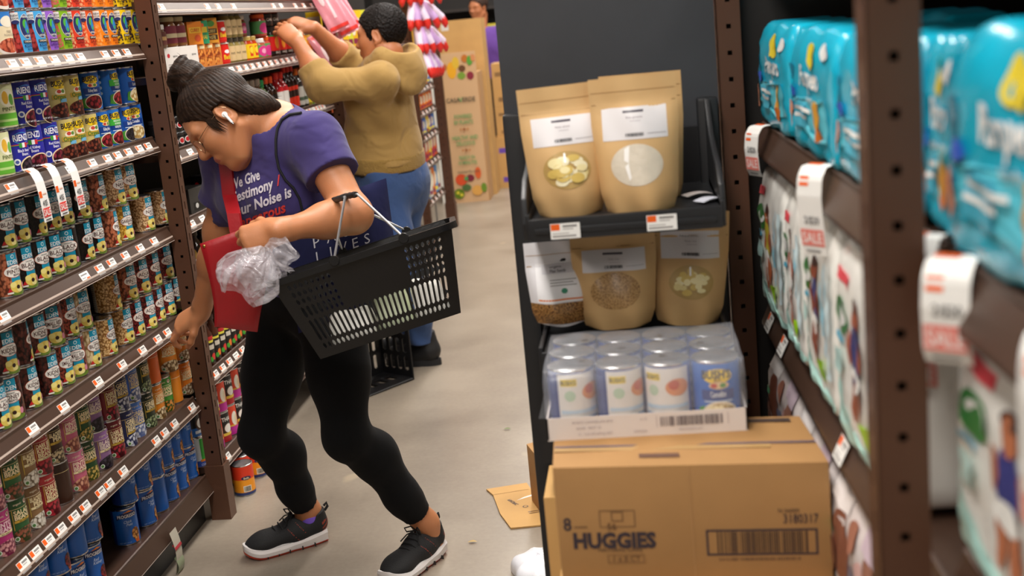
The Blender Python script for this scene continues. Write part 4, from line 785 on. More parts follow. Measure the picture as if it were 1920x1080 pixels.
mb = MB(); art(mb, fe, VEG + [('T', 'CASA', -72, 880, 36, P('3a3a30'), .9), ('T', 'V', -6, 880, 40, gI, .9), ('T', 'ERDE', 64, 880, 36, P('3a3a30'), .9), ('T', 'POWERED', 0, 740, 32, gI, .7), ('T', 'BY PLANTS', 0, 690, 32, gI, .7), ('E', -30, 630, 8, 8, P('b8702c')), ('E', 0, 630, 12, 12, P('9a5a2c')), ('E', 30, 630, 8, 8, P('b8702c')), ('T', 'HEALTHY AND', 0, 560, 32, gI, .7), ('T', 'DELICIOUS', 0, 510, 32, gI, .7), ('E', -30, 452, 8, 8, P('b8702c')), ('E', 0, 452, 12, 12, P('9a5a2c')), ('E', 30, 452, 8, 8, P('b8702c')), ('T', 'READY IN', 0, 390, 30, gI, .7), ('T', '10 MINUTES', 0, 345, 30, gI, .7), ('T', 'casaverde.com', 0, 270, 22, P('5a5040'), 1.), ('R', -40, 285 - 90, -10, 285 - 60, gI)], 60, .6, .5); o = mb.obj('printed_front', de, smooth=False)
cbs = [(-1.655, 10.75, 1.13, .38, .3, .41, 'large cardboard box on top of the stack behind the produce display'), (-1.655, 10.75, .56, .38, .3, .569, 'cardboard box under the large one behind the produce display'), (-1.655, 10.75, 0, .38, .3, .559, 'lowest cardboard box behind the produce display'),
       (-1.27, 11.15, .735, .14, .3, .39, 'slim cardboard box topmost beside the produce display'), (-1.27, 11.15, .46, .15, .3, .274, 'slim cardboard box, middle one beside the produce display'), (-1.30, 11.1, 0, .19, .3, .459, 'cardboard box with violet print on the floor beside the produce display')]
for i, (x, y, z, a, b, c, t) in enumerate(cbs):
    mb = MB(); mb.box((0, 0, 0), (a, b, c), CB2); e = [('R', a * 80, c * 800, a * 250, c * 930, P('d8d2cc'))] if i == 0 else [('R', a * 200, c * 700, a * 800, c * 800, P('6a4ab0') if i == 5 else P('8a6a44')), ('R', a * 300, c * 120, a * 700, c * 220, P('6a4ab0') if i == 5 else P('8a6a44'))]
    art(mb, lambda u, v, h: (u / 1000, -h / 1000, v / 1000), e, 60, .3, .4); o = mb.obj('cardboard_box', smooth=False); o.location = (x, y, z); tag(o, t, 'box', 'cardboard boxes at the aisle end')
mb = MB().box((-1.71, 10.4, 0), (-1.665, 10.5, 1.9), M('e8e6de', .4)); o = mb.obj('white_post', smooth=False); tag(o, 'slim white post behind the aisle end', 'post')
mb = MB().box((-1.62, 9.4, 1.16), (-1.60, 9.44, 1.36), P('f0a81c')); mb.box((-1.615, 9.41, 0), (-1.605, 9.43, 1.16), P('8a8a8a')); o = mb.obj('yellow_sign', smooth=False); tag(o, 'small yellow upright sign at the end post', 'sign')
fs = tag(empty('far_shelving', (-.4, 13.2, 0)), 'far shelving with blurred colourful goods beyond the aisle end', 'shelving')
mb = MB()
for z in (.25, .6, .95, 1.3, 1.65): mb.box((-2.4, .0, z - .03), (1.9, .5, z), M('2b2420', .6))
mb.box((-2.4, .5, 0), (1.9, .52, 2.2), DARK); o = mb.obj('shelves', smooth=False); o.parent = fs
rr = random.Random(9)
for k, z in enumerate((.25, .6, .95, 1.3)):
    x = -1.1; nq = 0
    while x < -.5:
        a = rr.uniform(.07, .14); h = rr.uniform(.14, .27); o = MB().box((-a / 2, 0, 0), (a / 2, .12, h), M(rr.choice(['c8b83a', '4a9a4a', 'd8d4c8', 'b83a2c', '3a5ab0', 'e08a2c']), .5)).obj('food_box', smooth=False)
        o.location = (-.4 + x + a / 2, 13.22, z + .0005); x += a + .012
        nq += 1; tag(o, '%s blurred small food box, %s shelf of the far shelving beyond the aisle end' % (ORD[nq - 1], ('lowest', 'second', 'third', 'topmost')[k]), 'box', 'blurred boxes on the far shelving')
# ---------------------------------------------------------------- sauces, spices and the rest of the far bays
def jar(r, h, glass, lidc, els, lid_h=.016, neck=.82, rough=.15, sq=False):
    n = 20; rb = r
    b = MB().lathe([(rb * .9, 0), (rb, .004), (rb, h - lid_h - .012), (rb * neck, h - lid_h - .002), (rb * neck, h - lid_h)], M(glass, rough), n).mesh('jar')
    l = MB().lathe([(rb * neck * 1.06, h - lid_h), (rb * neck * 1.08, h - .002), (rb * neck, h), (0, h)], M(lidc, .35), n).mesh('lid')
    mb = MB(); art(mb, cyl(r * 1000), [('R', -r * 3000, h * 120, r * 3000, h * 690, els[0])] + els[1:], 5, .15, .25)
    return ('jar', [('', b), ('lid', l), ('label', mb.mesh('label', ang=60))])
def bottle(r, h, glass, capc, els, neck=.36, shoulder=.62, cap_h=.03):
    prof = [(r * .9, 0), (r, .004), (r, h * shoulder), (r * .75, h * (shoulder + .08)), (r * neck, h * (shoulder + .18)), (r * neck, h - cap_h)]
    b = MB().lathe(prof, M(glass, .12), 18).mesh('bottle')
    l = MB().lathe([(r * neck * 1.2, h - cap_h), (r * neck * 1.25, h - .003), (r * neck, h), (0, h)], M(capc, .35), 14).mesh('cap')
    mb = MB(); art(mb, cyl(r * 1000), [('R', -r * 3000, h * 80, r * 3000, h * (shoulder - .08) * 1000, els[0])] + els[1:], 5, .15, .25)
    return ('bottle', [('', b), ('cap', l), ('label', mb.mesh('label', ang=60))])
def carton(w, d, h, c, els, side=None):
    mb = MB().box((-d / 2, -w / 2, 0), (d / 2, w / 2, h), P(c))
    a = MB(); art(a, flat(d * 500), els, 60, .15, .1)
    art(a, lambda u, v, hh: (u / 1000, -w / 2 - hh / 1000, v / 1000), side or [('R', -d * 420, h * 120, d * 420, h * 880, els[0][-1])], 60, .15, .1)
    return ('food_box', [('', mb.mesh('food_box', smooth=False, bev=.001)), ('printed_front', a.mesh('printed_front', smooth=False))])
def pillow(w, h, d, c, els):
    mb = MB(); m = M(c, .22, bump=.35, bscale=28)
    f = lambda u, v, s: (s * (d / 2 * ((1 - abs(2 * u - 1) ** 3) * (1 - abs(2 * v - 1) ** 4)) ** .5 + .003 * math.sin(13 * u + 7 * v)), (u - .5) * w, v * h)
    mb.surf(lambda u, v: f(u, v, 1), 12, 12, m); mb.surf(lambda u, v: f(1 - u, v, -1), 12, 12, m)
    a = MB(); art(a, lambda u, v, hh: (f(u / 1000 / w + .5, max(0, min(1, v / 1000 / h)), 1)[0] + hh / 1000, u / 1000, v / 1000), els, 8, .2, .6)
    return ('snack_bag', [('', mb.mesh('snack_bag', weld=.0004, ang=70)), ('printed_front', a.mesh('printed_front', ang=70))])
G = {}; GFIRST = {}
def good(k, x, y, z, face, label, cat, group):
    nm, ps = G[k]
    if k not in GFIRST:
        o = link(nm, ps[0][1]); GFIRST[k] = o
        for n_, me in ps[1:]: link(n_, me, o)
        o.location = (x, y, z); o.rotation_euler = (0, 0, -R(face)); return tag(o, label, cat, group)
    return dup(GFIRST[k], (x, y, z), (0, 0, -R(face)), label, cat, group)
Wt = P('eeeae2')
G['spice_white'] = carton(.075, .06, .085, 'ece6e0', [('E', -18, 58, 7, 7, P('c8303a')), ('T', 'spices', 14, 56, 7, P('4a4a4a'), .9), ('R', -24, 20, 28, 23, INK), ('R', -24, 28, 20, 30, INK)], [('E', 0, 60, 6, 6, P('c8303a')), ('R', -20, 20, 22, 23, INK), ('R', -20, 34, 18, 38, P('6a6260'))])
G['jar_beige'] = jar(.034, .10, '8a5a34', 'c8b88a', [P('7a2a3a'), ('R', -30, 30, 30, 44, P('d8c8a0'))])
G['jar_whitelid'] = jar(.03, .075, '7a5a44', 'e8e6e0', [P('6a3a34'), ('R', -30, 24, 30, 36, P('c8a06a'))])
G['curry_box'] = carton(.078, .04, .085, 'd8843a', [('E', 0, 42, 32, 34, beans('d8702c', 'e8a04a', '8a3a14', 60)), ('E', -20, 74, 6, 5, P('2f8a6a')), ('R', 10, 70, 34, 80, P('f0e0b0'))], [('R', -18, 6, 18, 80, P('c8642c')), ('E', -4, 74, 5, 5, P('2a6a5a'))])
G['curry_orange'] = carton(.075, .045, .08, 'ee8a24', [('R', -30, 40, 30, 60, P('f4c23a')), ('T', 'CURRY', 0, 50, 12, P('c8301e'), .8), ('E', 10, 22, 16, 12, P('d85a2c'))])
G['curry_green'] = carton(.06, .045, .082, '2f9a6a', [('R', -24, 40, 24, 60, P('e8c83a')), ('T', 'THAI', 0, 24, 14, P('f0e04a'), .9), ('E', 0, 66, 10, 7, P('e8642c'))])
G['curry_gold'] = carton(.075, .05, .09, 'd8922a', [('R', -32, 34, 32, 52, P('3a2a1a')), ('R', -32, 12, 32, 30, P('3a2a1a')), ('T', 'CURRY', 0, 43, 11, P('e8c87a'), .9), ('T', 'PASTE', 0, 21, 11, P('e8c87a'), .9), ('E', 0, 70, 22, 11, P('4a8a3a'))])
G['tin_red'] = jar(.036, .082, 'd8241e', 'd8d4cc', [P('d8241e'), ('E', 0, 50, 14, 7, P('f2f2f0')), ('T', 'Badia', 0, 30, 16, P('f2d22a'), .8, .02)], lid_h=.004, neck=.97)
G['jar_tan'] = jar(.031, .098, '8a7a44', '4a4436', [P('d8bc8a'), ('T', 'PASTE', 0, 40, 7, P('5a4a34'), .9)])
G['jar_yellow'] = jar(.032, .098, 'b83a14', 'c8a85a', [P('f2c81e'), ('R', -8, 20, 26, 60, P('d8301e')), ('E', 4, 44, 12, 14, P('f0d83a'))])
G['jar_pink'] = jar(.038, .085, 'a8503a', 'f0eeea', [P('5a9a5a'), ('E', 0, 34, 30, 22, P('d83a8a')), ('E', 0, 34, 14, 10, P('f0a8c8'))])
G['jar_orange'] = jar(.034, .092, 'b8483a', 'f0641e', [P('5a9a5a'), ('E', 0, 34, 26, 22, P('d83a8a'))])
G['jar_red'] = jar(.044, .13, '2a1210', '1c1a1a', [P('d8201e'), ('E', 0, 62, 12, 26, P('e8902a')), ('R', -60, 88, 60, 94, P('2a8a4a')), ('R', -60, 14, 60, 28, P('1a1414')), ('T', 'SAUCE', 0, 21, 8, P('f0e8e0'), .8)], lid_h=.022, neck=.9)
G['jar_redlid'] = jar(.044, .075, '2a1210', 'd8281e', [P('1c1616'), ('T', 'CHILI', 0, 30, 12, P('f0f0ea'), .9)], lid_h=.018, neck=.95)
G['jar_amber'] = jar(.036, .1, 'c87a1e', 'f0eee8', [P('e8b42a')]); G['jar_amber2'] = jar(.036, .08, '6a4a2a', 'e8b43a', [P('e07a1e')])
bags = [('d8202e', 'red'), ('2a2426', 'dark'), ('e8a8b4', 'pink'), ('d8d83a', 'lime yellow'), ('e8e03a', 'yellow'), ('f0a42a', 'amber'), ('e83a2a', 'scarlet'), ('c82a34', 'crimson')]
for i, (c, n) in enumerate(bags):
    G['bag%d' % i] = pillow(.215, .2, .12, c, [('E', 0, 110, 64, 46, P('f0e8d8')), ('R', -80, 60, 80, 90, P('8a2a2a' if i % 2 else 'f2d22a')), ('E', -60, 30, 30, 16, P('e8c83a'))])
gb1 = 'crinkly bags on the top shelf beyond the post'
for i, y in enumerate((3.90, 4.13, 4.37, 4.66, 4.96, 5.25, 5.53, 5.80)):
    good('bag%d' % i, -1.575, y, 1.696, 8, 'crinkly %s bag on the top shelf beyond the bean cans, %s from the post' % (bags[i][1], ORD[i]), 'bag', gb1)
gj = 'jars and boxes the man is stocking'
def row(k, ys, z, desc, cat='jar', face=18, x=-1.54, group=gj):
    for i, y in enumerate(ys): good(k, x, y, z, face, desc % ORD[i] if '%s' in desc else desc, cat, group)
Z2 = ZB[1]
row('spice_white', (4.02, 4.11, 4.20), Z2, 'white spice box with a red dot above the shopper, %s from the post', 'box', 20)
row('jar_whitelid', (3.985,), Z2 + .0854, 'small white-lidded jar standing on the white spice boxes', x=-1.545); row('jar_beige', (4.085, 4.175), Z2 + .0854, 'beige-lidded jar on the white spice boxes, %s from the white-lidded jar', x=-1.55)
row('curry_box', (4.30, 4.385, 4.47), Z2, 'box with a curry picture on the second shelf, %s from the post', 'box', 22)
row('curry_orange', (4.29,), Z2 + .0854, 'orange box stacked on the curry picture boxes', 'box', 22); row('curry_green', (4.37,), Z2 + .0854, 'green box stacked on the curry picture boxes', 'box', 22); row('curry_gold', (4.455,), Z2 + .0854, 'gold box with dark bands stacked on the curry picture boxes', 'box', 22)
row('tin_red', (4.575,), Z2, 'red tin with yellow lettering, lower of two beside the tan jars'); row('tin_red', (4.565,), Z2 + .0824, 'red tin with yellow lettering, upper of two beside the tan jars')
row('jar_tan', (4.66, 4.73, 4.80), Z2, 'tan-labelled jar in the lower row, %s from the red tins'); row('jar_tan', (4.65, 4.72, 4.79), Z2 + .0984, 'tan-labelled jar in the upper row, %s from the red tins')
row('jar_yellow', (4.885, 4.955), Z2, 'yellow and red jar with a gold lid, %s from the tan jars')
row('jar_pink', (5.045, ), Z2, 'white-lidded pink and green jar in the lower row, beside the yellow jars'); row('jar_pink', (4.93, 5.01), Z2 + .0984, 'white-lidded pink and green jar in the upper row, %s from the tan jars', x=-1.60)
row('jar_orange', (5.13,), Z2, 'orange-lidded pink and green jar in the lower row'); row('jar_orange', (5.105,), Z2 + .0924, 'orange-lidded pink and green jar in the upper row')
row('jar_red', (5.235, 5.335, 5.435, 5.535), Z2, 'red-labelled dark sauce jar below the reaching hands, %s from the pink jars', face=22)
row('jar_amber', (5.64, 5.73), Z2, 'white-lidded amber jar beyond the reaching hands, %s from the red jars'); row('jar_amber2', (5.83, 5.92), Z2, 'gold-lidded brown jar by the far post, %s from the amber jars')
row('jar_redlid', (5.24, 5.34), Z2 + .1304,  'red-lidded dark jar on the red-labelled sauce jars, %s from the pink jars', face=22, x=-1.56)
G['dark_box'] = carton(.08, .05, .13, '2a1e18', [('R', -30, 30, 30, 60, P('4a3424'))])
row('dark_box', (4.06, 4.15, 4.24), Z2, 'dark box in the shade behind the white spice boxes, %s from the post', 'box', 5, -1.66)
# third shelf: bottles
gbt = 'sauce bottles on the third shelf'
G['b_brown'] = bottle(.03, .17, '6a4a34', '8a7a6c', [P('5a3a2c'), ('R', -30, 40, 30, 60, P('d8d4cc'))], .5); G['b_green'] = bottle(.028, .16, '5a8a3a', '1fa05a', [P('d8c83a')])
G['b_orange'] = bottle(.027, .17, '2a1812', 'e8501e', [P('1a1616'), ('R', -20, 30, 26, 60, P('e8e4dc'))]); G['b_red'] = bottle(.034, .18, 'b82028', 'd82a24', [P('f0eeea'), ('E', 0, 40, 16, 26, P('f0f0ee'))], .4)
G['b_soy'] = bottle(.026, .2, '1c1210', 'd8241e', [P('d8341e'), ('R', -30, 60, 30, 90, P('2a1a16'))]); G['b_grey'] = bottle(.03, .18, '2a2a28', 'e0701e', [P('b8b8b0'), ('R', -24, 34, 24, 50, P('4a5a4a'))])
G['b_yellow'] = bottle(.03, .19, 'b8a83a', 'f0c81e', [P('e8d22a'), ('E', 0, 60, 14, 18, P('3a8ab8'))]); G['b_lime'] = bottle(.022, .19, '6ac81e', '7ad82a', [P('8ae03a')], .9, .9, .01)
G['b_white'] = bottle(.036, .15, 'd8d8d8', 'e8e8e8', [P('c8ccd4')], .6)
yb = 4.80
for k, y, d in [('b_brown', 4.80, 'brown-capped spice bottle, first beside the shopper\'s hair'), ('b_brown', 4.875, 'brown-capped spice bottle, second beside the shopper\'s hair'), ('b_brown', 4.95, 'brown-capped spice bottle, third beside the shopper\'s hair'), ('b_green', 5.02, 'small green-capped bottle among the sauce bottles'), ('b_orange', 5.085, 'orange-capped dark bottle, first after the green-capped one'), ('b_orange', 5.15, 'orange-capped dark bottle, second after the green-capped one'),
                ('b_red', 5.225, 'red sauce bottle with white label, first of two'), ('b_red', 5.30, 'red sauce bottle with white label, second of two'), ('b_soy', 5.37, 'tall dark soy bottle with red cap, first of three'), ('b_soy', 5.43, 'tall dark soy bottle with red cap, second of three'), ('b_soy', 5.49, 'tall dark soy bottle with red cap, third of three'),
                ('b_grey', 5.56, 'dark bottle with grey label and orange cap, first of two'), ('b_grey', 5.63, 'dark bottle with grey label and orange cap, second of two'), ('b_yellow', 5.705, 'yellow bottle under the elbow of the man'), ('b_lime', 5.765, 'slim lime green bottle under the elbow of the man'), ('b_yellow', 5.825, 'yellow bottle beyond the lime green one'), ('b_white', 5.91, 'pale grey bottle by the far post')]:
    good(k, -1.535, y, ZB[2], 20, d, 'bottle', gbt)
G['spice_black'] = jar(.024, .052, '1c1a1a', '2a2828', [P('181616'), ('E', 0, 24, 12, 11, P('e8e0dc')), ('E', 0, 24, 9, 8, P('c8242c'))], lid_h=.012, neck=.95)
gs_ = 'small black spice jars by the face of the shopper'
for lv in (0, 1):
    for i in range(10): good('spice_black', -1.525, 3.81 + .054 * i, ZB[2] + .0524 * lv, 24, 'small black spice jar with a red dot, %s row, %s from the post' % (('lower', 'upper')[lv], ORD[i]), 'jar', gs_)
G['tea_black'] = carton(.07, .06, .11, '1a1718', [('R', -26, 76, 26, 92, P('d8d0b8')), ('E', -12, 60, 8, 7, P('d8242c')), ('E', -12, 36, 8, 7, P('e8e0dc')), ('E', -12, 14, 8, 7, P('d8242c')), ('R', 2, 56, 26, 62, P('c8c4bc')), ('R', 2, 32, 26, 38, P('c8c4bc')), ('R', 2, 10, 26, 16, P('c8c4bc'))], [('E', 0, 80, 9, 8, P('d8242c')), ('E', 0, 58, 9, 8, P('e8e4de')), ('E', 0, 36, 9, 8, P('d8242c')), ('E', 0, 16, 9, 8, P('e8e4de'))])
G['tray_grey'] = carton(.12, .08, .085, '3a3836', [('R', -40, 10, 40, 36, P('1a1a1a')), ('E', -20, 24, 9, 9, P('d0d0cc'))], [('R', -30, 8, 30, 34, P('161616')), ('E', 0, 20, 8, 8, P('d0d0cc'))])
good('tray_grey', -1.545, 4.06, ZB[3], 14, 'grey display tray on the shelf beside the red bag strap', 'box', 'black boxes beside the shopper')
for i in range(8): good('tea_black', -1.535, 4.19 + .078 * i, ZB[3], 22, 'black box with red and white dots beside the shopper, %s from the post' % ORD[i], 'box', 'black boxes beside the shopper')
G['dressing'] = bottle(.034, .19, '8a6a34', '3a2416', [P('c8ccd8'), ('R', -40, 66, 0, 92, P('2a3ab8')), ('E', -20, 46, 16, 14, P('f0d22a')), ('R', -40, 16, 40, 26, P('d8442a'))], .34); G['dark_bot'] = bottle(.03, .2, '2a1c10', '3a2a1a', [P('3a2c1c')], .4)
for i in range(7): good('dressing' if i < 1 else 'dark_bot', -1.54, 3.95 + .075 * i, ZB[4], 24, 'dressing bottle with blue and yellow label beside the post, above the reaching arm' if i < 1 else 'dark bottle behind the red pouch, %s after the dressing bottle' % ORD[i - 1], 'bottle', 'dressing bottles behind the red pouch')
G['hot'] = bottle(.027, .17, '4a2416', '3a1c10', [P('161414'), ('R', -85, 84, 85, 92, P('e8d84a')), ('R', -10, 60, 22, 76, P('d8d0c0')), ('E', 6, 34, 10, 12, P('e87a2c')), ('E', -6, 26, 7, 9, P('4aa83a'))], .55, .66, .02)
G['hot_red'] = bottle(.027, .17, '4a2416', '3a1c10', [P('161414'), ('R', -85, 84, 85, 92, P('e8d84a')), ('R', -14, 94, 20, 106, P('c8242c')), ('R', -10, 60, 22, 76, P('d8d0c0')), ('E', 6, 34, 10, 12, P('d8342c')), ('E', -6, 26, 7, 9, P('4aa83a'))], .55, .66, .02)
for i in range(10): good('hot' if i % 2 else 'hot_red', -1.527, 3.83 + .0605 * i, ZB[5], 24, 'black sauce bottle with a yellow band by the reaching hand, %s from the post' % ORD[i], 'bottle', 'black and yellow sauce bottles')
for lv in (0, 1):
    for i in range(7):
        k = ['thai_red', 'thai_magenta'][(i % 2 + lv) % 2] if i else 'thai_red'; can(k, -1.545, 3.855 + .079 * i, ZB[6] + lv * (CH + .0004), 22, '%s low behind the shopper, %s row, %s from post' % (KIND[k][1], ('lower', 'upper')[lv], ORD[i]), 'coconut milk cans near the floor')
for i, (x, y) in enumerate(((-1.455, 3.93), (-1.495, 4.02), (-1.46, 4.10))): can('red_chili', x, y, .0005, 55, 'red and orange can standing on the floor by the post, %s from the front' % ORD[i], 'red and orange cans on the floor')
for zi, ys in ((1, [4.02 + .086 * i for i in range(20)]), (2, [4.9 + .062 * i for i in range(16)]), (3, [3.8, 3.9, 4.0, 4.1]), (4, [3.83]), (5, [3.83 + .075 * i for i in range(9)]), (6, [3.8, 3.9])):
    price_tags(ys, ZB[zi], 'sauce bay %s' % ['', 'second shelf', 'third shelf', 'fourth shelf', 'fifth shelf', 'sixth shelf', 'lowest shelf'][zi], 'price tags of the sauce bay')
price_tags([3.86, 3.98, 4.10], ZB[2], 'spice jar shelf', 'price tags of the sauce bay'); price_tags([3.92, 4.36, 4.48, 4.66, 5.2, 5.32, 5.55, 5.7, 5.85], ZB[0], 'sauce bay top shelf', 'price tags of the sauce bay')
# the bays behind the man
pal = [['f0c81e', 'e8b01c', 'd8d83a'], ['d8502a', '3a6ab8', 'e8902a'], ['e8761e', 'f0861e', 'd8601e'], ['4a7ac8', '6a4a9a', 'e8c83a'], ['e8c02a', 'd8602a', 'c83a4a'], ['4a8ac8', 'e07a2a', 'd8d4c8']]
nm_ = {'f0c81e': 'yellow', 'e8b01c': 'golden', 'd8d83a': 'lime yellow', 'd8502a': 'red-orange', '3a6ab8': 'blue', 'e8902a': 'amber', 'e8761e': 'orange', 'f0861e': 'bright orange', 'd8601e': 'deep orange', '4a7ac8': 'light blue', '6a4a9a': 'violet', 'e8c83a': 'yellow', 'e8c02a': 'golden', 'd8602a': 'rust orange', 'c83a4a': 'crimson', '4a8ac8': 'sky blue', 'e07a2a': 'orange', 'd8d4c8': 'cream'}
for key in nm_:
    for hh in (.12, .2): G['pk%s%d' % (key, hh * 100)] = carton(.1, .08, hh, key, [('E', 0, hh * 560, 30, hh * 240, P('f2e8d0')), ('R', -40, hh * 100, 40, hh * 240, P('8a2a4a' if int(key[0], 16) > 9 else 'e8d84a'))])
for zi, z in enumerate(ZD):
    for i in range(7):
        c = pal[zi][(i * 5 + zi) % 3]; hh = 12 if zi in (1, 2, 3) else 20
        good('pk%s%d' % (c, hh), -1.545, 8.29 + .125 * i, z, 12, '%s pack at the aisle end, %s shelf, %s from the tan hood' % (nm_[c], ('topmost', 'second', 'third', 'fourth', 'fifth', 'lowest')[zi], ORD[i]), 'box', 'packs on the short shelving at the aisle end')
    price_tags([8.3 + .15 * i for i in range(6)], z, 'aisle end %s shelf' % ('topmost', 'second', 'third', 'fourth', 'fifth', 'lowest')[zi], 'price tags at the aisle end')
for zi, z in enumerate(ZC[:3]):
    for i in range(16):
        c = pal[(0, 4, 1)[zi]][(i * 2 + zi) % 3]
        good('pk%s20' % c, -1.545, 6.15 + .125 * i, z, 12, '%s pack on the shelving behind the man, %s shelf, %s from his post' % (nm_[c], ('topmost', 'second', 'third')[zi], ORD[i]), 'box', 'packs on the shelving behind the man')
# clip strips with hanging packs
st = tag(empty('clip_strip', (-1.415, 5.98, 1.95)), 'clip strip of pink packets hanging at the post beyond the reaching arms', 'clip strip')
mb = MB().box((-.004, -.012, -.7), (.004, .012, .1), M('d8d4cc', .4)); o = mb.obj('strip', st, smooth=False)
pkm = pillow(.115, .30, .035, 'dc8c9a', [('R', -52, 10, 52, 26, P('e03a34')), ('R', -8, 60, 8, 260, P('ecc0c6')), ('E', -28, 180, 12, 50, P('f0d8dc')), ('R', -50, 276, 50, 292, P('e04a44'))])
for i, (x, y, z, rx) in enumerate(((.03, -.05, -.40, 6), (.055, .04, -.42, 10), (.04, .13, -.40, 8), (.05, -.02, -.66, 14), (.06, .10, -.68, 10))):
    o = link('pink_packet', pkm[1][0][1]); o.matrix_world = Matrix.Translation((-1.385 + x, 5.86 + y, 1.95 + z)) @ Matrix.Rotation(R(-16 - rx), 4, 'Y') @ Matrix.Rotation(R(-52), 4, 'Z'); link('printed_front', pkm[1][1][1], o)
    tag(o, 'flat pink packet on the clip strip beyond the reaching arms, %s down' % ORD[i], 'packet', 'pink packets on the clip strip')
st2 = tag(empty('clip_strip', (-1.40, 8.06, 1.95)), 'clip strip of lilac packs hanging behind the head of the man', 'clip strip')
o = MB().box((-.004, -.012, -.75), (.004, .012, .1), M('d8d4cc', .4)).obj('strip', st2, smooth=False)
mb = MB(); LI = M('c8a4dc', .4); RD = M('e03028', .4); LW = M('e4d4ec', .4)
for k in range(5):
    a = -.9 + .45 * k; pts = [(0, 0, 0), (.03 * math.sin(a) + .03, .05 * math.sin(a), -.05), (.05 * math.sin(a) + .06, .1 * math.sin(a), -.12), (.05 * math.sin(a) + .07, .12 * math.sin(a), -.16)]
    mb.tube(pts, [.014, .024, .022, .012], LI if k % 2 else LW, 8); mb.tube([pts[2], pts[3], (pts[3][0], pts[3][1], -.185)], [.02, .018, .006], RD, 8)
mb.lathe([(0, .02), (.04, .01), (.045, -.02), (.02, -.035), (0, -.036)], RD, 12)
tm = mb.mesh('tassel_pack', ang=70)
for i in range(4):
    o = link('tassel_pack', tm); o.location = (-1.36, 8.05, 1.86 - .155 * i); o.rotation_euler = (0, 0, R(-60 + 25 * i)); o.scale = (1.2, 1.2, 1.1)
    tag(o, 'lilac tasselled pack with red tips behind the man, %s down the clip strip' % ORD[i], 'packet', 'lilac packs on the clip strip')
# ---------------------------------------------------------------- people: one smooth surface grown over a posed skeleton
def V3(p): return np.array(tuple(p), dtype=np.float64)
def unit(v): v = V3(v); return v / np.linalg.norm(v)
class Flesh:
    def __init__(s): s.ops = []; s.cuts = []
    def _add(s, fn, lo, hi, k, op): s.ops.append((fn, np.minimum(lo, hi), np.maximum(lo, hi), k, op)); return s
    def cap(s, a, b, ra, rb, k=.03, flat=None, op='u'):
        "tapered limb from a to b; flat = (axis, factor) squeezes the section along an axis"
        a, b = V3(a), V3(b); ab = b - a; L2 = max(1e-12, ab @ ab)
        if flat is not None: n = unit(flat[0]); q = 1 / flat[1] - 1
        def fn(P):
            t = np.clip(((P - a) @ ab) / L2, 0, 1); D = P - a - t[..., None] * ab
            if flat is not None: D = D + (D @ n)[..., None] * n * q
            return (np.sqrt((D * D).sum(-1)) - (ra + (rb - ra) * t)) * (1 if flat is None else min(1, flat[1] * 1.3))
        m = max(ra, rb) * (1 if flat is None else max(1, flat[1])) + k + .02
        return s._add(fn, np.minimum(a, b) - m, np.maximum(a, b) + m, k, op)
    def ell(s, c, r, k=.03, axes=None, op='u'):
        c = V3(c); A = np.eye(3) if axes is None else np.array([unit(x) for x in axes]); r = np.array(r, float)
        def fn(P):
            Q = (P - c) @ A.T; k0 = np.sqrt(((Q / r) ** 2).sum(-1)); k1 = np.sqrt(((Q / r ** 2) ** 2).sum(-1)) + 1e-9
            return k0 * (k0 - 1) / k1
        m = r.max() + k + .02
        return s._add(fn, c - m, c + m, k, op)
    def cut(s, fn): s.cuts.append(fn); return s
    def grow(s, lo, hi, h, off=0.):
        lo = V3(lo); hi = V3(hi); n = np.ceil((hi - lo) / h).astype(int) + 1
        v = np.full(n, .5, np.float32)
        for fn, a, b, k, op in s.ops:
            i0 = np.maximum(0, np.floor((a - lo) / h).astype(int)); i1 = np.minimum(n, np.ceil((b - lo) / h).astype(int) + 1)
            if (i1 <= i0).any(): continue
            ax = [lo[j] + h * np.arange(i0[j], i1[j]) for j in range(3)]
            P = np.stack(np.meshgrid(*ax, indexing='ij'), -1); d = fn(P).astype(np.float32)
            sl = tuple(slice(i0[j], i1[j]) for j in range(3)); o = v[sl]
            if op == 'u': q = np.clip(k - np.abs(o - d), 0, None) / k; v[sl] = np.minimum(o, d) - q * q * k / 4
            else: d = -d; q = np.clip(k - np.abs(o - d), 0, None) / k; v[sl] = np.maximum(o, d) + q * q * k / 4
        v -= off
        if s.cuts:
            P = np.stack(np.meshgrid(*[lo[j] + h * np.arange(n[j]) for j in range(3)], indexing='ij'), -1)
            for c in s.cuts: v = np.maximum(v, c(P).astype(np.float32))
        return nets(v, lo, h)
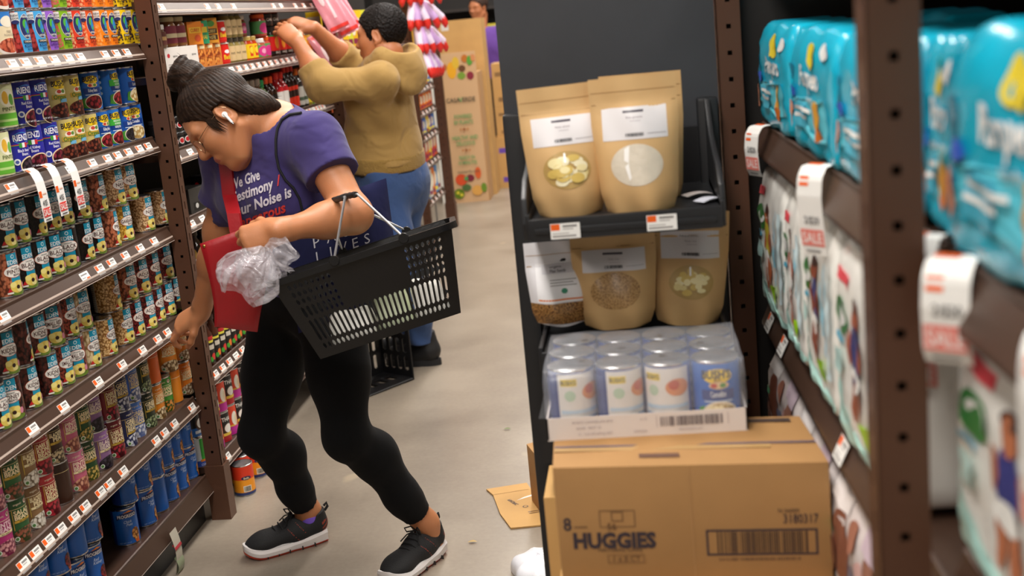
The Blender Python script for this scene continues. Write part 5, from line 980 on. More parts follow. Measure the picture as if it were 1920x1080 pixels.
def nets(v, lo, h):
    s = v < 0; c = np.zeros(tuple(x - 1 for x in v.shape), np.int8)
    S = lambda a, i, j, k: a[i:a.shape[0] - 1 + i, j:a.shape[1] - 1 + j, k:a.shape[2] - 1 + k]
    for i in (0, 1):
        for j in (0, 1):
            for k in (0, 1): c += S(s, i, j, k)
    idx = np.argwhere((c > 0) & (c < 8)); ids = np.full(c.shape, -1, np.int64); ids[tuple(idx.T)] = np.arange(len(idx))
    acc = np.zeros((len(idx), 3)); cnt = np.zeros(len(idx)); E = [(i, j, k) for i in (0, 1) for j in (0, 1) for k in (0, 1)]
    for a in E:
        for ax in range(3):
            if a[ax]: continue
            b = list(a); b[ax] = 1
            va = v[tuple((idx + a).T)]; vb = v[tuple((idx + b).T)]; m = (va < 0) != (vb < 0)
            t = np.where(m, va / np.where(m, va - vb, 1), 0); p = np.repeat(np.array([a], float), len(idx), 0); p[:, ax] += t
            acc[m] += p[m]; cnt[m] += 1
    verts = lo + h * (idx + acc / cnt[:, None]); faces = []
    for ax in range(3):
        sl0 = [slice(None)] * 3; sl1 = [slice(None)] * 3; sl0[ax] = slice(0, -1); sl1[ax] = slice(1, None)
        a, b = s[tuple(sl0)], s[tuple(sl1)]; e = np.argwhere(a != b); u, w = (ax + 1) % 3, (ax + 2) % 3
        ok = (e[:, u] > 0) & (e[:, w] > 0) & (e[:, u] < v.shape[u] - 1) & (e[:, w] < v.shape[w] - 1); e = e[ok]
        if not len(e): continue
        q = []
        for du, dw in ((-1, -1), (0, -1), (0, 0), (-1, 0)):
            f = e.copy(); f[:, u] += du; f[:, w] += dw; q.append(ids[tuple(f.T)])
        q = np.stack(q, 1); flip = ~a[tuple(e.T)]; q[flip] = q[flip][:, ::-1]; faces.append(q)
    return verts, np.concatenate(faces) if faces else np.zeros((0, 4), int)
def flesh_mesh(name, chunks, mats, pick=None, smooth_it=0):
    vs = np.concatenate([c[0] for c in chunks]); o = 0; fs = []
    for v, f in chunks: fs.append(f + o); o += len(v)
    fs = np.concatenate(fs)
    me = bpy.data.meshes.new(name); me.from_pydata(vs.tolist(), [], fs.tolist())
    for m in mats: me.materials.append(m)
    if pick is not None: me.polygons.foreach_set('material_index', np.asarray(pick(vs[fs].mean(1)), dtype=np.int32))
    me.polygons.foreach_set('use_smooth', [True] * len(me.polygons)); me.update(); return me
def drop(chunk, boxes):
    "leave out the faces inside the given boxes (they come from a finer piece of the same surface)"
    v, f = chunk; c = v[f].mean(1); keep = np.ones(len(f), bool)
    for lo, hi in boxes: keep &= ~((c > np.array(lo)) & (c < np.array(hi))).all(1)
    return v, f[keep]
def skin(h, name, rough=.48):
    m, nt, b = newmat(name); N = nt.nodes.new; L = nt.links.new
    tc = N('ShaderNodeTexCoord'); n = N('ShaderNodeTexNoise'); n.inputs['Scale'].default_value = 14; n.inputs['Detail'].default_value = 6
    mx = N('ShaderNodeMix'); mx.data_type = 'RGBA'; c = lin(h); mx.inputs['A'].default_value = tuple(x * .9 for x in c[:3]) + (1,); mx.inputs['B'].default_value = (min(1, c[0] * 1.1), c[1] * 1.03, c[2], 1)
    L(tc.outputs['Object'], n.inputs['Vector']); L(n.outputs['Fac'], mx.inputs['Factor']); L(mx.outputs['Result'], b.inputs['Base Color'])
    n2 = N('ShaderNodeTexNoise'); n2.inputs['Scale'].default_value = 260; bp = N('ShaderNodeBump'); bp.inputs['Strength'].default_value = .12; bp.inputs['Distance'].default_value = .002
    L(tc.outputs['Object'], n2.inputs['Vector']); L(n2.outputs['Fac'], bp.inputs['Height']); L(bp.outputs['Normal'], b.inputs['Normal'])
    b.inputs['Roughness'].default_value = rough; b.inputs['Subsurface Weight'].default_value = .12; b.inputs['Subsurface Radius'].default_value = (.02, .008, .004); b.inputs['Subsurface Scale'].default_value = .5
    return m
def cloth(h, name, bump=.35, scale=9, fine=500, var=.08):
    m, nt, b = newmat(name); N = nt.nodes.new; L = nt.links.new
    tc = N('ShaderNodeTexCoord'); n = N('ShaderNodeTexNoise'); n.inputs['Scale'].default_value = scale; n.inputs['Detail'].default_value = 2; n.inputs['Distortion'].default_value = .8
    n2 = N('ShaderNodeTexNoise'); n2.inputs['Scale'].default_value = fine
    b1 = N('ShaderNodeBump'); b1.inputs['Strength'].default_value = bump; b1.inputs['Distance'].default_value = .02; b2 = N('ShaderNodeBump'); b2.inputs['Strength'].default_value = .15; b2.inputs['Distance'].default_value = .001
    mx = N('ShaderNodeMix'); mx.data_type = 'RGBA'; c = lin(h); mx.inputs['A'].default_value = tuple(x * (1 - var) for x in c[:3]) + (1,); mx.inputs['B'].default_value = tuple(min(1, x * (1 + var)) for x in c[:3]) + (1,)
    L(tc.outputs['Object'], n.inputs['Vector']); L(tc.outputs['Object'], n2.inputs['Vector']); L(n2.outputs['Fac'], mx.inputs['Factor']); L(mx.outputs['Result'], b.inputs['Base Color'])
    L(n.outputs['Fac'], b1.inputs['Height']); L(n2.outputs['Fac'], b2.inputs['Height']); L(b1.outputs['Normal'], b2.inputs['Normal']); L(b2.outputs['Normal'], b.inputs['Normal'])
    b.inputs['Roughness'].default_value = .9; b.inputs['Specular IOR Level'].default_value = .2; b.inputs['Sheen Weight'].default_value = .15
    return m
def hairmat(h, name, axis):
    m, nt, b = newmat(name); N = nt.nodes.new; L = nt.links.new
    tc = N('ShaderNodeTexCoord'); mp = N('ShaderNodeMapping'); mp.inputs['Rotation'].default_value = axis; mp.inputs['Scale'].default_value = (8, 150, 150)
    n = N('ShaderNodeTexNoise'); n.inputs['Scale'].default_value = 1.; n.inputs['Detail'].default_value = 4; n.inputs['Distortion'].default_value = .6
    rp = N('ShaderNodeValToRGB'); c = lin(h); rp.color_ramp.elements[0].color = tuple(x * .5 for x in c[:3]) + (1,); rp.color_ramp.elements[1].color = tuple(x * 1.9 for x in c[:3]) + (1,); rp.color_ramp.elements[0].position = .35; rp.color_ramp.elements[1].position = .7
    bp = N('ShaderNodeBump'); bp.inputs['Strength'].default_value = .3; bp.inputs['Distance'].default_value = .003
    L(tc.outputs['Object'], mp.inputs['Vector']); L(mp.outputs['Vector'], n.inputs['Vector']); L(n.outputs['Fac'], rp.inputs['Fac']); L(rp.outputs['Color'], b.inputs['Base Color']); L(n.outputs['Fac'], bp.inputs['Height']); L(bp.outputs['Normal'], b.inputs['Normal'])
    b.inputs['Roughness'].default_value = .5; b.inputs['Specular IOR Level'].default_value = .14; return m
def rot_about(v, ax, a): v = V3(v); ax = unit(ax); return v * math.cos(a) + np.cross(ax, v) * math.sin(a) + ax * (ax @ v) * (1 - math.cos(a))
def hand(B, wrist, d, n, left, curls, thumb, s=1., spread=.06):
    "palm, five separate fingers; d wrist to knuckles, n back of the hand; curls per finger in degrees (3 joints)"
    wrist = V3(wrist); d = unit(d); n = V3(n); n = unit(n - d * (n @ d)); t = np.cross(d, n) if left else np.cross(n, d)
    offs = (.029, .0098, -.0095, -.027); pl = (.088, .091, .087, .079); L = ((.041, .024, .020), (.045, .028, .021), (.041, .026, .020), (.032, .019, .018))
    for i in range(4):
        kn = wrist + s * (d * pl[i] + t * offs[i] - n * (.003 * abs(i - 1.2)))
        B.cap(wrist + s * t * offs[i] * .55, kn, .0135 * s, .0118 * s, .016 * s)
        p = kn; a = 0; tt = t; dd = rot_about(d, n, (-1 if left else 1) * spread * (i - 1.3) * -1)
        for j in range(3):
            a += R(curls[i][j]); dr = dd * math.cos(a) - n * math.sin(a); q = p + dr * L[i][j] * s
            ra, rb = (.0096, .0086, .0078)[j] * s, (.0086, .0078, .0066)[j] * s
            if i == 3: ra, rb = ra * .88, rb * .88
            B.cap(p, q, ra, rb, .006 * s); p = q
    B.ell(wrist + s * (d * .045 - n * .006 + t * .002), (.046 * s, .036 * s, .0165 * s), .018 * s, (d, t, n))
    p = wrist + s * (d * .022 + t * .022 - n * .006)
    B.cap(wrist + s * (d * .01 + t * .008 - n * .004), p, .015 * s, .0155 * s, .016 * s)
    for j, (cd, ct, cn, l, r0, r1) in enumerate(((thumb[0][0], thumb[0][1], thumb[0][2], .042, .0140, .0112), (thumb[1][0], thumb[1][1], thumb[1][2], .031, .0110, .0098), (thumb[2][0], thumb[2][1], thumb[2][2], .026, .0098, .0078))):
        dr = unit(d * cd + t * ct - n * cn); q = p + dr * l * s; B.cap(p, q, r0 * s, r1 * s, .007 * s); p = q
class Head:
    "a head in its own axes: f ahead, s towards its left, u up; origin between the ears"
    def __init__(h, o, f, u, s=1.):
        h.f = unit(f); u = V3(u); h.u = unit(u - h.f * (u @ h.f)); h.s = np.cross(h.u, h.f); h.o = V3(o); h.k = s
    def w(h, f, s, u): return h.o + h.k * (h.f * f + h.s * s + h.u * u)
    def loc(h, P): D = (P - h.o) / h.k; return D @ h.f, D @ h.s, D @ h.u
    def build(h, B):
        k = h.k; A = (h.f, h.s, h.u)
        E = lambda c, r, kk=.02, op='u', ax=None: B.ell(h.w(*c), [x * k for x in r], kk * k, ax or A, op)
        C = lambda a, b, ra, rb, kk=.015, op='u': B.cap(h.w(*a), h.w(*b), ra * k, rb * k, kk * k, None, op)
        E((-.006, 0, .055), (.098, .075, .085)); E((.040, 0, .0), (.058, .060, .092), .03); E((.052, 0, -.055), (.040, .045, .045), .03)
        for sg in (-1, 1):
            C((-.002, sg * .050, -.040), (.055, sg * .028, -.090), .023, .019, .022)
            E((.062, sg * .036, -.008), (.030, .026, .026), .03)                 # cheek
            C((.088, sg * .012, .040), (.078, sg * .046, .042), .013, .012, .02)  # brow
            E((.094, sg * .033, .020), (.016, .021, .012), .012, 's')             # eye socket
            E((.077, sg * .033, .018), (.0165, .0175, .013), .008)                # closed lids
            E((.103, sg * .012, -.012), (.011, .0075, .0065), .008)               # nostril wing
            # ear
            e = (-.008, sg * .074, .002); ex = (unit(h.f * .95 - h.u * .2), unit(h.s * sg + h.f * -.35), h.u)
            E(e, (.019, .0085, .032), .008, 'u', ex); E((e[0] + .003, sg * .084, .005), (.011, .007, .020), .005, 's', ex); C((-.004, sg * .072, -.024), (0, sg * .074, -.03), .008, .007, .008)
        C((.093, 0, .038), (.115, 0, -.002), .0085, .0105, .014); E((.114, 0, -.007), (.0115, .0115, .010), .010)
        E((.092, 0, -.044), (.016, .026, .014), .014); E((.1, 0, -.0385), (.0085, .021, .0058), .006); E((.099, 0, -.050), (.009, .019, .0066), .006)
        B.cap(h.w(.108, -.02, -.0445), h.w(.108, .02, -.0445), .0022 * k, .0022 * k, .003 * k, None, 's')
        E((.078, 0, -.085), (.022, .024, .019), .022)
        return h
    def lips(h, P): f, s, u = h.loc(P); return (f > .090) & (np.abs(s) < .024) & (np.abs(u + .0445) < .0125 - .20 * np.abs(s))
def hair_shell(h, bound, r=(.109, .086, .097), c=(-.012, 0, .058), seed=0, extra=None, rough=.0015):
    H = Flesh(); k = h.k; H.ell(h.w(*c), [x * k for x in r], .02, (h.f, h.s, h.u))
    if extra: extra(H)
    xs = np.array([b[0] for b in bound]); ys = np.array([b[1] for b in bound])
    def cut(P):
        f, s, u = h.loc(P); return (np.interp(f, xs, ys) - u) * .75 * k + .002 * np.sin(f * 160 + seed) * np.cos(s * 140)
    return H, cut
WB = at
# ================================================================ the woman in purple
Wj = dict(pelvis=WB(572, 545, Y=3.37), hipR=WB(532, 575, Y=3.42), hipL=WB(620, 578, Y=3.29), kneeR=WB(490, 815, Y=3.33), ankR=WB(578, 958, Y=3.50), kneeL=WB(650, 818, Y=3.17), ankL=WB(798, 980, Y=3.335),
          neck=WB(515, 238, Y=3.23), shL=WB(588, 264, Y=3.14), shR=WB(428, 292, Y=3.31), elL=WB(662, 402, Y=3.03), wrL=WB(527, 432, Y=2.88), elR=WB(412, 432, Y=3.37), wrR=WB(377, 583, Y=3.48), chest=WB(518, 325, Y=3.255), waist=WB(550, 450, Y=3.315))
J = {k: V3(v) for k, v in Wj.items()}
LAT = unit((.86, -.5, 0)); FW = unit((-.5, -.86, -.15)); UPT = unit(J['neck'] - J['pelvis']); FWT = unit(FW - UPT * (FW @ UPT)); LT = np.cross(UPT, FWT)
LT = LT if LT @ LAT > 0 else -LT
FP_ = unit((-.72, -.70, 0)); LP_ = unit((.70, -.72, 0))
hf_ = -.60 * V3(VR) - .80 * V3(VU) - .12 * V3(VF); hu_ = -.80 * V3(VR) + .60 * V3(VU)
EAR = V3(WB(421, 217, Y=3.09))
hd = Head((0, 0, 0), hf_, hu_, .965); hd.o = EAR - hd.s * .075 * hd.k
def torso(B, o=0., arms=True):
    B.ell(J['chest'] + UPT * .02, (.150 + o, .100 + o, .175 + o), .05, (LT, FWT, UPT)); B.ell(J['waist'], (.130 + o, .100 + o, .15 + o), .06, (LT, FWT, UPT))
    for sg in (-1, 1): B.ell(J['chest'] + FWT * .060 + LT * sg * .064 - UPT * .035, (.072 + o, .060 + o, .080 + o), .07, (LT, FWT, UPT))
    B.cap(J['shL'], J['neck'] - UPT * .03, .060 + o, .062 + o, .05); B.cap(J['shR'], J['neck'] - UPT * .03, .058 + o, .062 + o, .05)
    B.ell(J['pelvis'] + V3((0, 0, .02)), (.160 + o, .118 + o, .12 + o), .06, (LP_, FP_, (0, 0, 1)))
def legs(B, o=0.):
    B.ell(J['pelvis'], (.163 + o, .120 + o, .115 + o), .06, (LP_, FP_, (0, 0, 1)))
    for sg, hp in ((-1, 'hipR'), (1, 'hipL')): B.ell(J['pelvis'] - FP_ * .065 + LP_ * sg * .07 - V3((0, 0, .035)), (.095 + o, .095 + o, .10 + o), .05)
    for s_ in 'RL':
        hp, kn, an = J['hip' + s_], J['knee' + s_], J['ank' + s_]; ax = unit(an - kn); bk = unit(np.cross(np.cross(ax, unit(hp - kn)), ax))
        B.cap(hp, hp + (kn - hp) * .55, .098 + o, .078 + o, .05); B.cap(hp + (kn - hp) * .5, kn, .080 + o, .054 + o, .03)
        B.ell(kn - bk * .004, (.050 + o, .050 + o, .058 + o), .03); B.cap(kn, kn + ax * .12 + bk * .026, .049 + o, .058 + o, .04); B.cap(kn + ax * .11 + bk * .026, kn + (an - kn) * .72 + bk * .004, .058 + o, .044 + o, .04)
        B.cap(kn + (an - kn) * .68, an, .046 + o, .035 + o, .03)
B = Flesh(); torso(B); legs(B)
for sh, el, wr in (('shL', 'elL', 'wrL'), ('shR', 'elR', 'wrR')):
    a, b, c = J[sh], J[el], J[wr]; q = .92 if sh == 'shR' else 1.
    B.cap(a, b, .055 * q, .043 * q, .04); B.ell(b, (.041 * q,) * 3, .03); B.cap(b, b + (c - b) * .38, .042 * q, .0425 * q, .03); B.cap(b + (c - b) * .33, c, .0425 * q, .026, .03)
    B.cap(c - unit(c - b) * .02, c + unit(c - b) * .018, .0265, .024, .02, (FW if sh == 'shL' else (0, -1, 0), .8))
B.cap(hd.w(-.036, 0, -.05), J['neck'], .046, .058, .022); B.cap(hd.w(-.055, 0, -.02), J['neck'] - FWT * .03, .042, .054, .03)
hd.build(B)
hand(B, J['wrL'], unit(V3(WB(462, 452, Y=2.86)) - J['wrL']), V3((.05, -.96, .32)), True, [(62, 78, 45), (66, 80, 45), (70, 82, 45), (72, 82, 45)], ((.55, .55, .65), (.75, .05, .7), (.6, -.3, .75)), .98)
hand(B, J['wrR'], unit(V3(WB(326, 612, Y=3.49)) - J['wrR']), V3((-.15, -.62, .75)), False, [(20, 42, 30), (32, 46, 34), (44, 50, 36), (52, 52, 38)], ((.6, .75, .3), (.8, .35, .5), (.85, -.05, .5)), .98)
for s_, q in (('R', (-.9, -.43, 0)), ('L', (-.62, -.78, 0))):  # feet inside the shoes
    an = J['ank' + s_]; B.cap(an, (an[0] - q[0] * .02, an[1] - q[1] * .02, .05), .034, .032, .03); B.cap((an[0], an[1], .05), (an[0] + q[0] * .15, an[1] + q[1] * .15, .035), .03, .024, .03)
def box_of(pts, m): p = np.array([V3(x) for x in pts]); return p.min(0) - m, p.max(0) + m
hb_ = box_of([hd.w(.12, 0, 0), hd.w(-.11, 0, 0), hd.w(0, 0, .15), hd.w(0, 0, -.11), hd.w(0, .09, 0), hd.w(0, -.09, 0)], .012)
lb_ = box_of([J['wrL'], WB(440, 470, Y=2.86), WB(470, 405, Y=2.80), WB(500, 480, Y=2.92)], .03)
rb_ = box_of([J['wrR'], WB(292, 640, Y=3.50), WB(345, 680, Y=3.48), WB(340, 590, Y=3.56)], .03)
allp = list(J.values()) + [hd.w(.1, 0, .1)]
lo, hi = box_of(allp, .15); lo[2] = .02
shr = lambda b: (b[0] + .006, b[1] - .006)
coarse = drop(B.grow(lo, hi, .0055), [shr(hb_), shr(lb_), shr(rb_)])
SKW = skin('bd7f56', 'skin_woman'); LIPM = M('a85a4a', .45)
me = flesh_mesh('person', [coarse, B.grow(*hb_, .0022), B.grow(*lb_, .0023), B.grow(*rb_, .0023)], [SKW, LIPM], lambda c: np.where(hd.lips(c), 1, 0))
wom = tag(link('person', me), 'person in purple printed t-shirt and black leggings, leaning to the shelf with a basket', 'person')
# t-shirt
def wrinkle(P, a=.0055):
    x, y, z = P[..., 0], P[..., 1], P[..., 2]
    return a * (np.sin(31 * x + 17 * z + 2 * np.sin(14 * z)) * .6 + np.sin(23 * y - 37 * z + 3 * np.sin(11 * x)) * .5 + .4 * np.sin(58 * x - 21 * y + 33 * z))
T = Flesh(); torso(T, .010); T.ell(J['pelvis'] - V3((0, 0, .03)), (.178, .136, .12), .05, (LP_, FP_, (0, 0, 1))); T.ell(J['chest'] * .5 + J['waist'] * .5 + FWT * .030, (.135, .098, .15), .08, (LT, FWT, UPT))
slL = J['shL'] + (J['elL'] - J['shL']) * .62; slR = J['shR'] + (J['elR'] - J['shR']) * .62
T.cap(J['shL'], slL, .070, .074, .04); T.cap(J['shR'], slR, .066, .070, .04)
aL, aR = unit(J['elL'] - J['shL']), unit(J['elR'] - J['shR']); eL = J['shL'] + aL * .116; eR = J['shR'] + aR * .14
nk = J['neck'] + UPT * .055 + FWT * .028; toL, toR = unit(J['shL'] - J['chest']), unit(J['shR'] - J['chest'])
def shirt_cut(P):
    d = (P - (J['pelvis'] + V3((0, 0, -.045)))) @ unit(V3((0, 0, -1.)) + .55 * FP_)
    l = np.where(np.linalg.norm(P - eL, axis=-1) < .14, (P - eL) @ aL, -1); r = np.where(np.linalg.norm(P - eR, axis=-1) < .12, (P - eR) @ aR, -1)
    l = np.where((P - J['chest']) @ toL > .16, l, -1); r = np.where((P - J['chest']) @ toR > .16, r, -1)
    return np.maximum.reduce([d, l, r, .082 - np.linalg.norm(P - nk, axis=-1)])
T.cut(shirt_cut); T0 = T.grow; 
T.ops.append((lambda P: np.full(P.shape[:-1], 9.), V3((9, 9, 9)), V3((9.1, 9.1, 9.1)), .01, 'u'))
T.cuts.insert(0, lambda P: np.full(P.shape[:-1], -9.))
ch = T.grow(*box_of([J[k] for k in ('shL', 'shR', 'neck', 'pelvis', 'chest', 'waist')] + [slL, slR], .16), .0042)
vn = ch[0]; ctr = J['waist'] * .4 + J['chest'] * .6; dr = vn - ctr; dr /= np.linalg.norm(dr, axis=1)[:, None]; vn = vn + dr * wrinkle(vn)[:, None]
SHIRT = cloth('40376c', 'purple_jersey', .75, 9, 700, .16)
sm = flesh_mesh('t_shirt', [(vn, ch[1])], [SHIRT]); shirt = link('t_shirt', sm, wom); shirt['label'] = 'purple t-shirt with white and red lettering'
bvh = BVHTree.FromPolygons(vn.tolist(), ch[1].tolist())
def on_shirt(px, py, off=.004):
    d = ray(px, py).normalized(); p, n, i, dd = bvh.ray_cast(CAM, d); return (p + n * off if n.dot(d) < 0 else p - n * off) if p is not None else at(px, py, Y=3.2)
# lettering printed on the chest
Np = Vector(tuple(unit(FWT * .5 + unit((.33, -.94, .1)) * .6))); O = on_shirt(490, 370, 0)
def on_plane(px, py): d = ray(px, py); return CAM + d * ((O - CAM).dot(Np) / d.dot(Np))
def print_on(txt, px, py, wpx, hpx, slope, m, shear=0.):
    c = on_plane(px, py); U = on_plane(px + 50, py + 50 * slope) - c; Vv = on_plane(px - 4, py - 50) - c
    vs, fs = text2d(txt, .028, shear); x0 = min(p[0] for p in vs); x1 = max(p[0] for p in vs); out = []
    bm = bmesh.new(); bv = [bm.verts.new((((x - (x0 + x1) / 2) / (x1 - x0)) * wpx / 50, (y - _cap / 2) / _cap * hpx / 50, 0)) for x, y in vs]
    for f in fs:
        try: bm.faces.new([bv[i] for i in f])
        except ValueError: pass
    bmesh.ops.triangulate(bm, faces=bm.faces)
    for _ in range(3):
        es = [e for e in bm.edges if e.calc_length() > .09]
        if not es: break
        bmesh.ops.subdivide_edges(bm, edges=es, cuts=1); bmesh.ops.triangulate(bm, faces=[f for f in bm.faces if len(f.verts) > 3])
    bm.verts.index_update(); mb = MB()
    for v in bm.verts:
        q = c + U * v.co.x + Vv * v.co.y; d = (q - CAM).normalized(); p, n, i, dd = bvh.ray_cast(CAM, d); out.append(p - d * .0025 if p is not None else q)
    mb.add(out, [tuple(v.index for v in f.verts) for f in bm.faces], m); bm.free(); return mb
INKW = M('d8d2dc', .8); INKR = M('d83a34', .8)
for t, a in (('We Give', (459, 337, 56, 19, -.38, INKW)), ('Testimony', (472, 358, 80, 19, -.38, INKW)), ('/', (522, 338, 6, 18, -.37, INKR)), ('Our Noise is', (490, 379, 112, 19, -.36, INKW)), ('dangerous', (487, 405, 96, 19, -.36, INKR))):
    o = print_on(t, *a).obj('lettering', shirt, smooth=False)
# leggings
Lg = Flesh(); torso(Lg, .005); legs(Lg, .005)
cR, cL = J['kneeR'] + (J['ankR'] - J['kneeR']) * .90, J['kneeL'] + (J['ankL'] - J['kneeL']) * .88; xR, xL = unit(J['ankR'] - J['kneeR']), unit(J['ankL'] - J['kneeL'])
def leg_cut(P):
    r = np.where(np.linalg.norm(P - cR, axis=-1) < .12, (P - cR) @ xR, -1); l = np.where(np.linalg.norm(P - cL, axis=-1) < .12, (P - cL) @ xL, -1); return np.maximum.reduce([r, l, (P - J['waist'] * .55 - J['pelvis'] * .45) @ np.array((0, 0, 1.))])
Lg.cut(leg_cut); ch2 = Lg.grow(*box_of([J[k] for k in ('pelvis', 'hipL', 'hipR', 'kneeL', 'kneeR', 'ankL', 'ankR')], .2), .0055)
LEG = cloth('0b0b0d', 'black_jersey', .12, 10, 600, .1); LEG.node_tree.nodes['Principled BSDF'].inputs['Sheen Weight'].default_value = .02; link('leggings', flesh_mesh('leggings', [ch2], [LEG]), wom)
# hair, bun, loose strands
HM = hairmat('24170f', 'dark_brown_hair', (0, R(35), R(8)))
def bun(H):
    c = V3((-.030, 0, .165)); 
    c = V3((-.034, 0, .168)); H.ell(hd.w(*c), (.050, .050, .042), .012); H.cap(hd.w(-.025, 0, .115), hd.w(-.03, 0, .15), .032, .030, .02)
    for i in range(16):
        a0, a1 = i * .55, (i + 1) * .55; r0 = .043 - .0016 * (i % 9); z0 = .140 + .0036 * i; z1 = .140 + .0036 * (i + 1)
        H.cap(hd.w(-.03 + r0 * math.cos(a0), r0 * math.sin(a0), z0), hd.w(-.03 + r0 * math.cos(a1), r0 * math.sin(a1), z1), .0145, .0145, .004)
    H.cap(hd.w(-.09, .0, -.03), hd.w(-.105, 0, -.07), .036, .02, .03)
    for sg in (-1, 1): H.cap(hd.w(-.040, sg * .040, .012), hd.w(-.082, sg * .020, -.046), .044, .032, .03)
H, hc = hair_shell(hd, [(-.14, -.10), (-.10, -.085), (-.06, -.065), (-.036, -.03), (-.024, .028), (.010, .036), (.022, .008), (.034, .006), (.045, .04), (.070, .075), (.090, .105), (.12, .14)], extra=bun)
H.cut(hc); chh = H.grow(*box_of([hd.w(.1, .09, .22), hd.w(-.13, -.09, -.10), hd.w(-.13, .09, .22), hd.w(.1, -.09, -.1)], .02), .0026)
vh = chh[0]; f_, s_, u_ = hd.loc(vh); th = np.arctan2(s_, f_ + .03); away = (vh - hd.w(-.012, 0, .058)); away /= np.linalg.norm(away, axis=1)[:, None]
vh = vh + away * (.0008 * np.sin(th * 46 + 5 * np.sin(u_ * 30)) + .0006 * np.sin(th * 97 + 6 * np.sin(u_ * 22)))[:, None]
hair = link('hair', flesh_mesh('hair', [(vh, chh[1])], [HM]), wom)
mb = MB(); hr = random.Random(4)
for i in range(46):
    if i < 22: a = hr.uniform(0, 6.28); b0 = (-.03 + .036 * math.cos(a), .036 * math.sin(a), .165 + hr.uniform(-.02, .03)); e = (b0[0] + hr.uniform(-.03, .03), b0[1] + hr.uniform(-.02, .03), b0[2] + hr.uniform(-.01, .04)); mid = ((b0[0] * 1.3 + e[0]) / 2.3 + hr.uniform(-.01, .01), (b0[1] + e[1]) / 2 + .01, b0[2] + .02)
    elif i < 36: b0 = (-.085 + hr.uniform(-.03, .02), hr.uniform(-.02, .03), -.03 + hr.uniform(-.02, .03)); e = (b0[0] - hr.uniform(.03, .06), b0[1] + hr.uniform(-.02, .01), b0[2] - hr.uniform(-.01, .03)); mid = (b0[0] - .03, b0[1] + .004, b0[2] + .006)
    else: q = (i - 36) / 9; b0 = (.018 + .022 * q, .074, .03); e = (.022 + .018 * q + hr.uniform(-.004, .004), .076, -.012 - hr.uniform(0, .022)); mid = (b0[0] + .010, .079, .006)
    pts = [hd.w(*[(1 - t) ** 2 * b0[j] + 2 * t * (1 - t) * mid[j] + t * t * e[j] for j in range(3)]) for t in (0, .25, .5, .75, 1)]
    mb.tube(pts, [.0007, .0006, .0005, .0004, .0002] if i < 36 else [.003, .0028, .0022, .0014, .0004], HM, 5)
tag(mb.obj('loose_strands', wom), kind='stuff')
mb = MB()
for sg in (-1, 1):
    pts = [hd.w(.094 - .030 * t * t, sg * (.014 + .036 * t), .041 + .008 * math.sin(t * 2.6)) for t in (0, .25, .5, .75, 1)]; mb.tube(pts, [.002, .003, .003, .0022, .001], HM, 6)
    pts = [hd.w(.0935 - .018 * t * t, sg * (.018 + .032 * t), .0145 - .004 * math.sin(t * 3.1)) for t in (0, .25, .5, .75, 1)]; mb.tube(pts, [.0012, .0018, .0018, .0016, .001], HM, 5)
mb.obj('eyebrows_and_lashes', wom)
GOLD = M('b89a7a', .25, 1.0); mb = MB()
for sg in (-1, 1):
    mb.tube([hd.w(.108 - .012 * (abs(math.cos(a)) if math.cos(a) * 1 > 0 else 0), sg * (.034 + .024 * math.cos(a)), .010 + .021 * math.sin(a)) for a in [6.283 * i / 22 for i in range(22)]], .0011, GOLD, 6, closed=True)
    mb.tube([hd.w(.096, sg * .058, .016), hd.w(.07, sg * .072, .017), hd.w(.02, sg * .078, .020), hd.w(-.008, sg * .080, .026), hd.w(-.02, sg * .078, .01)], .0010, GOLD, 6)
mb.tube([hd.w(.108, -.010, .014), hd.w(.114, 0, .018), hd.w(.108, .010, .014)], .0011, GOLD, 6); gl = mb.obj('glasses', wom)
lens, nt, b_ = newmat('lens'); b_.inputs['Alpha'].default_value = .12; b_.inputs['Roughness'].default_value = .03; b_.inputs['Specular IOR Level'].default_value = 1.
mb = MB()
for sg in (-1, 1): mb.add([hd.w(.1085 - .012 * (max(0, math.cos(a))), sg * (.034 + .023 * math.cos(a)), .010 + .02 * math.sin(a)) for a in [6.283 * i / 20 for i in range(20)]], [tuple(range(20))], lens)
mb.obj('lens', gl)
EW = M('f0f0ee', .2); mb = MB(); mb.tube([hd.w(-.002, .080, .0), hd.w(-.002, .087, -.001)], [.008, .0075], EW, 12); mb.tube([hd.w(-.002, .085, .002), hd.w(.0, .089, -.012), hd.w(.004, .089, -.034)], [.0046, .0038, .003], EW, 10); eb = mb.obj('earbud', wom)
MB().tube([hd.w(.0039, .0895, -.030), hd.w(.0046, .0895, -.036)], .0032, M('9a9a9c', .25, 1.), 10).obj('metal_tip', eb)
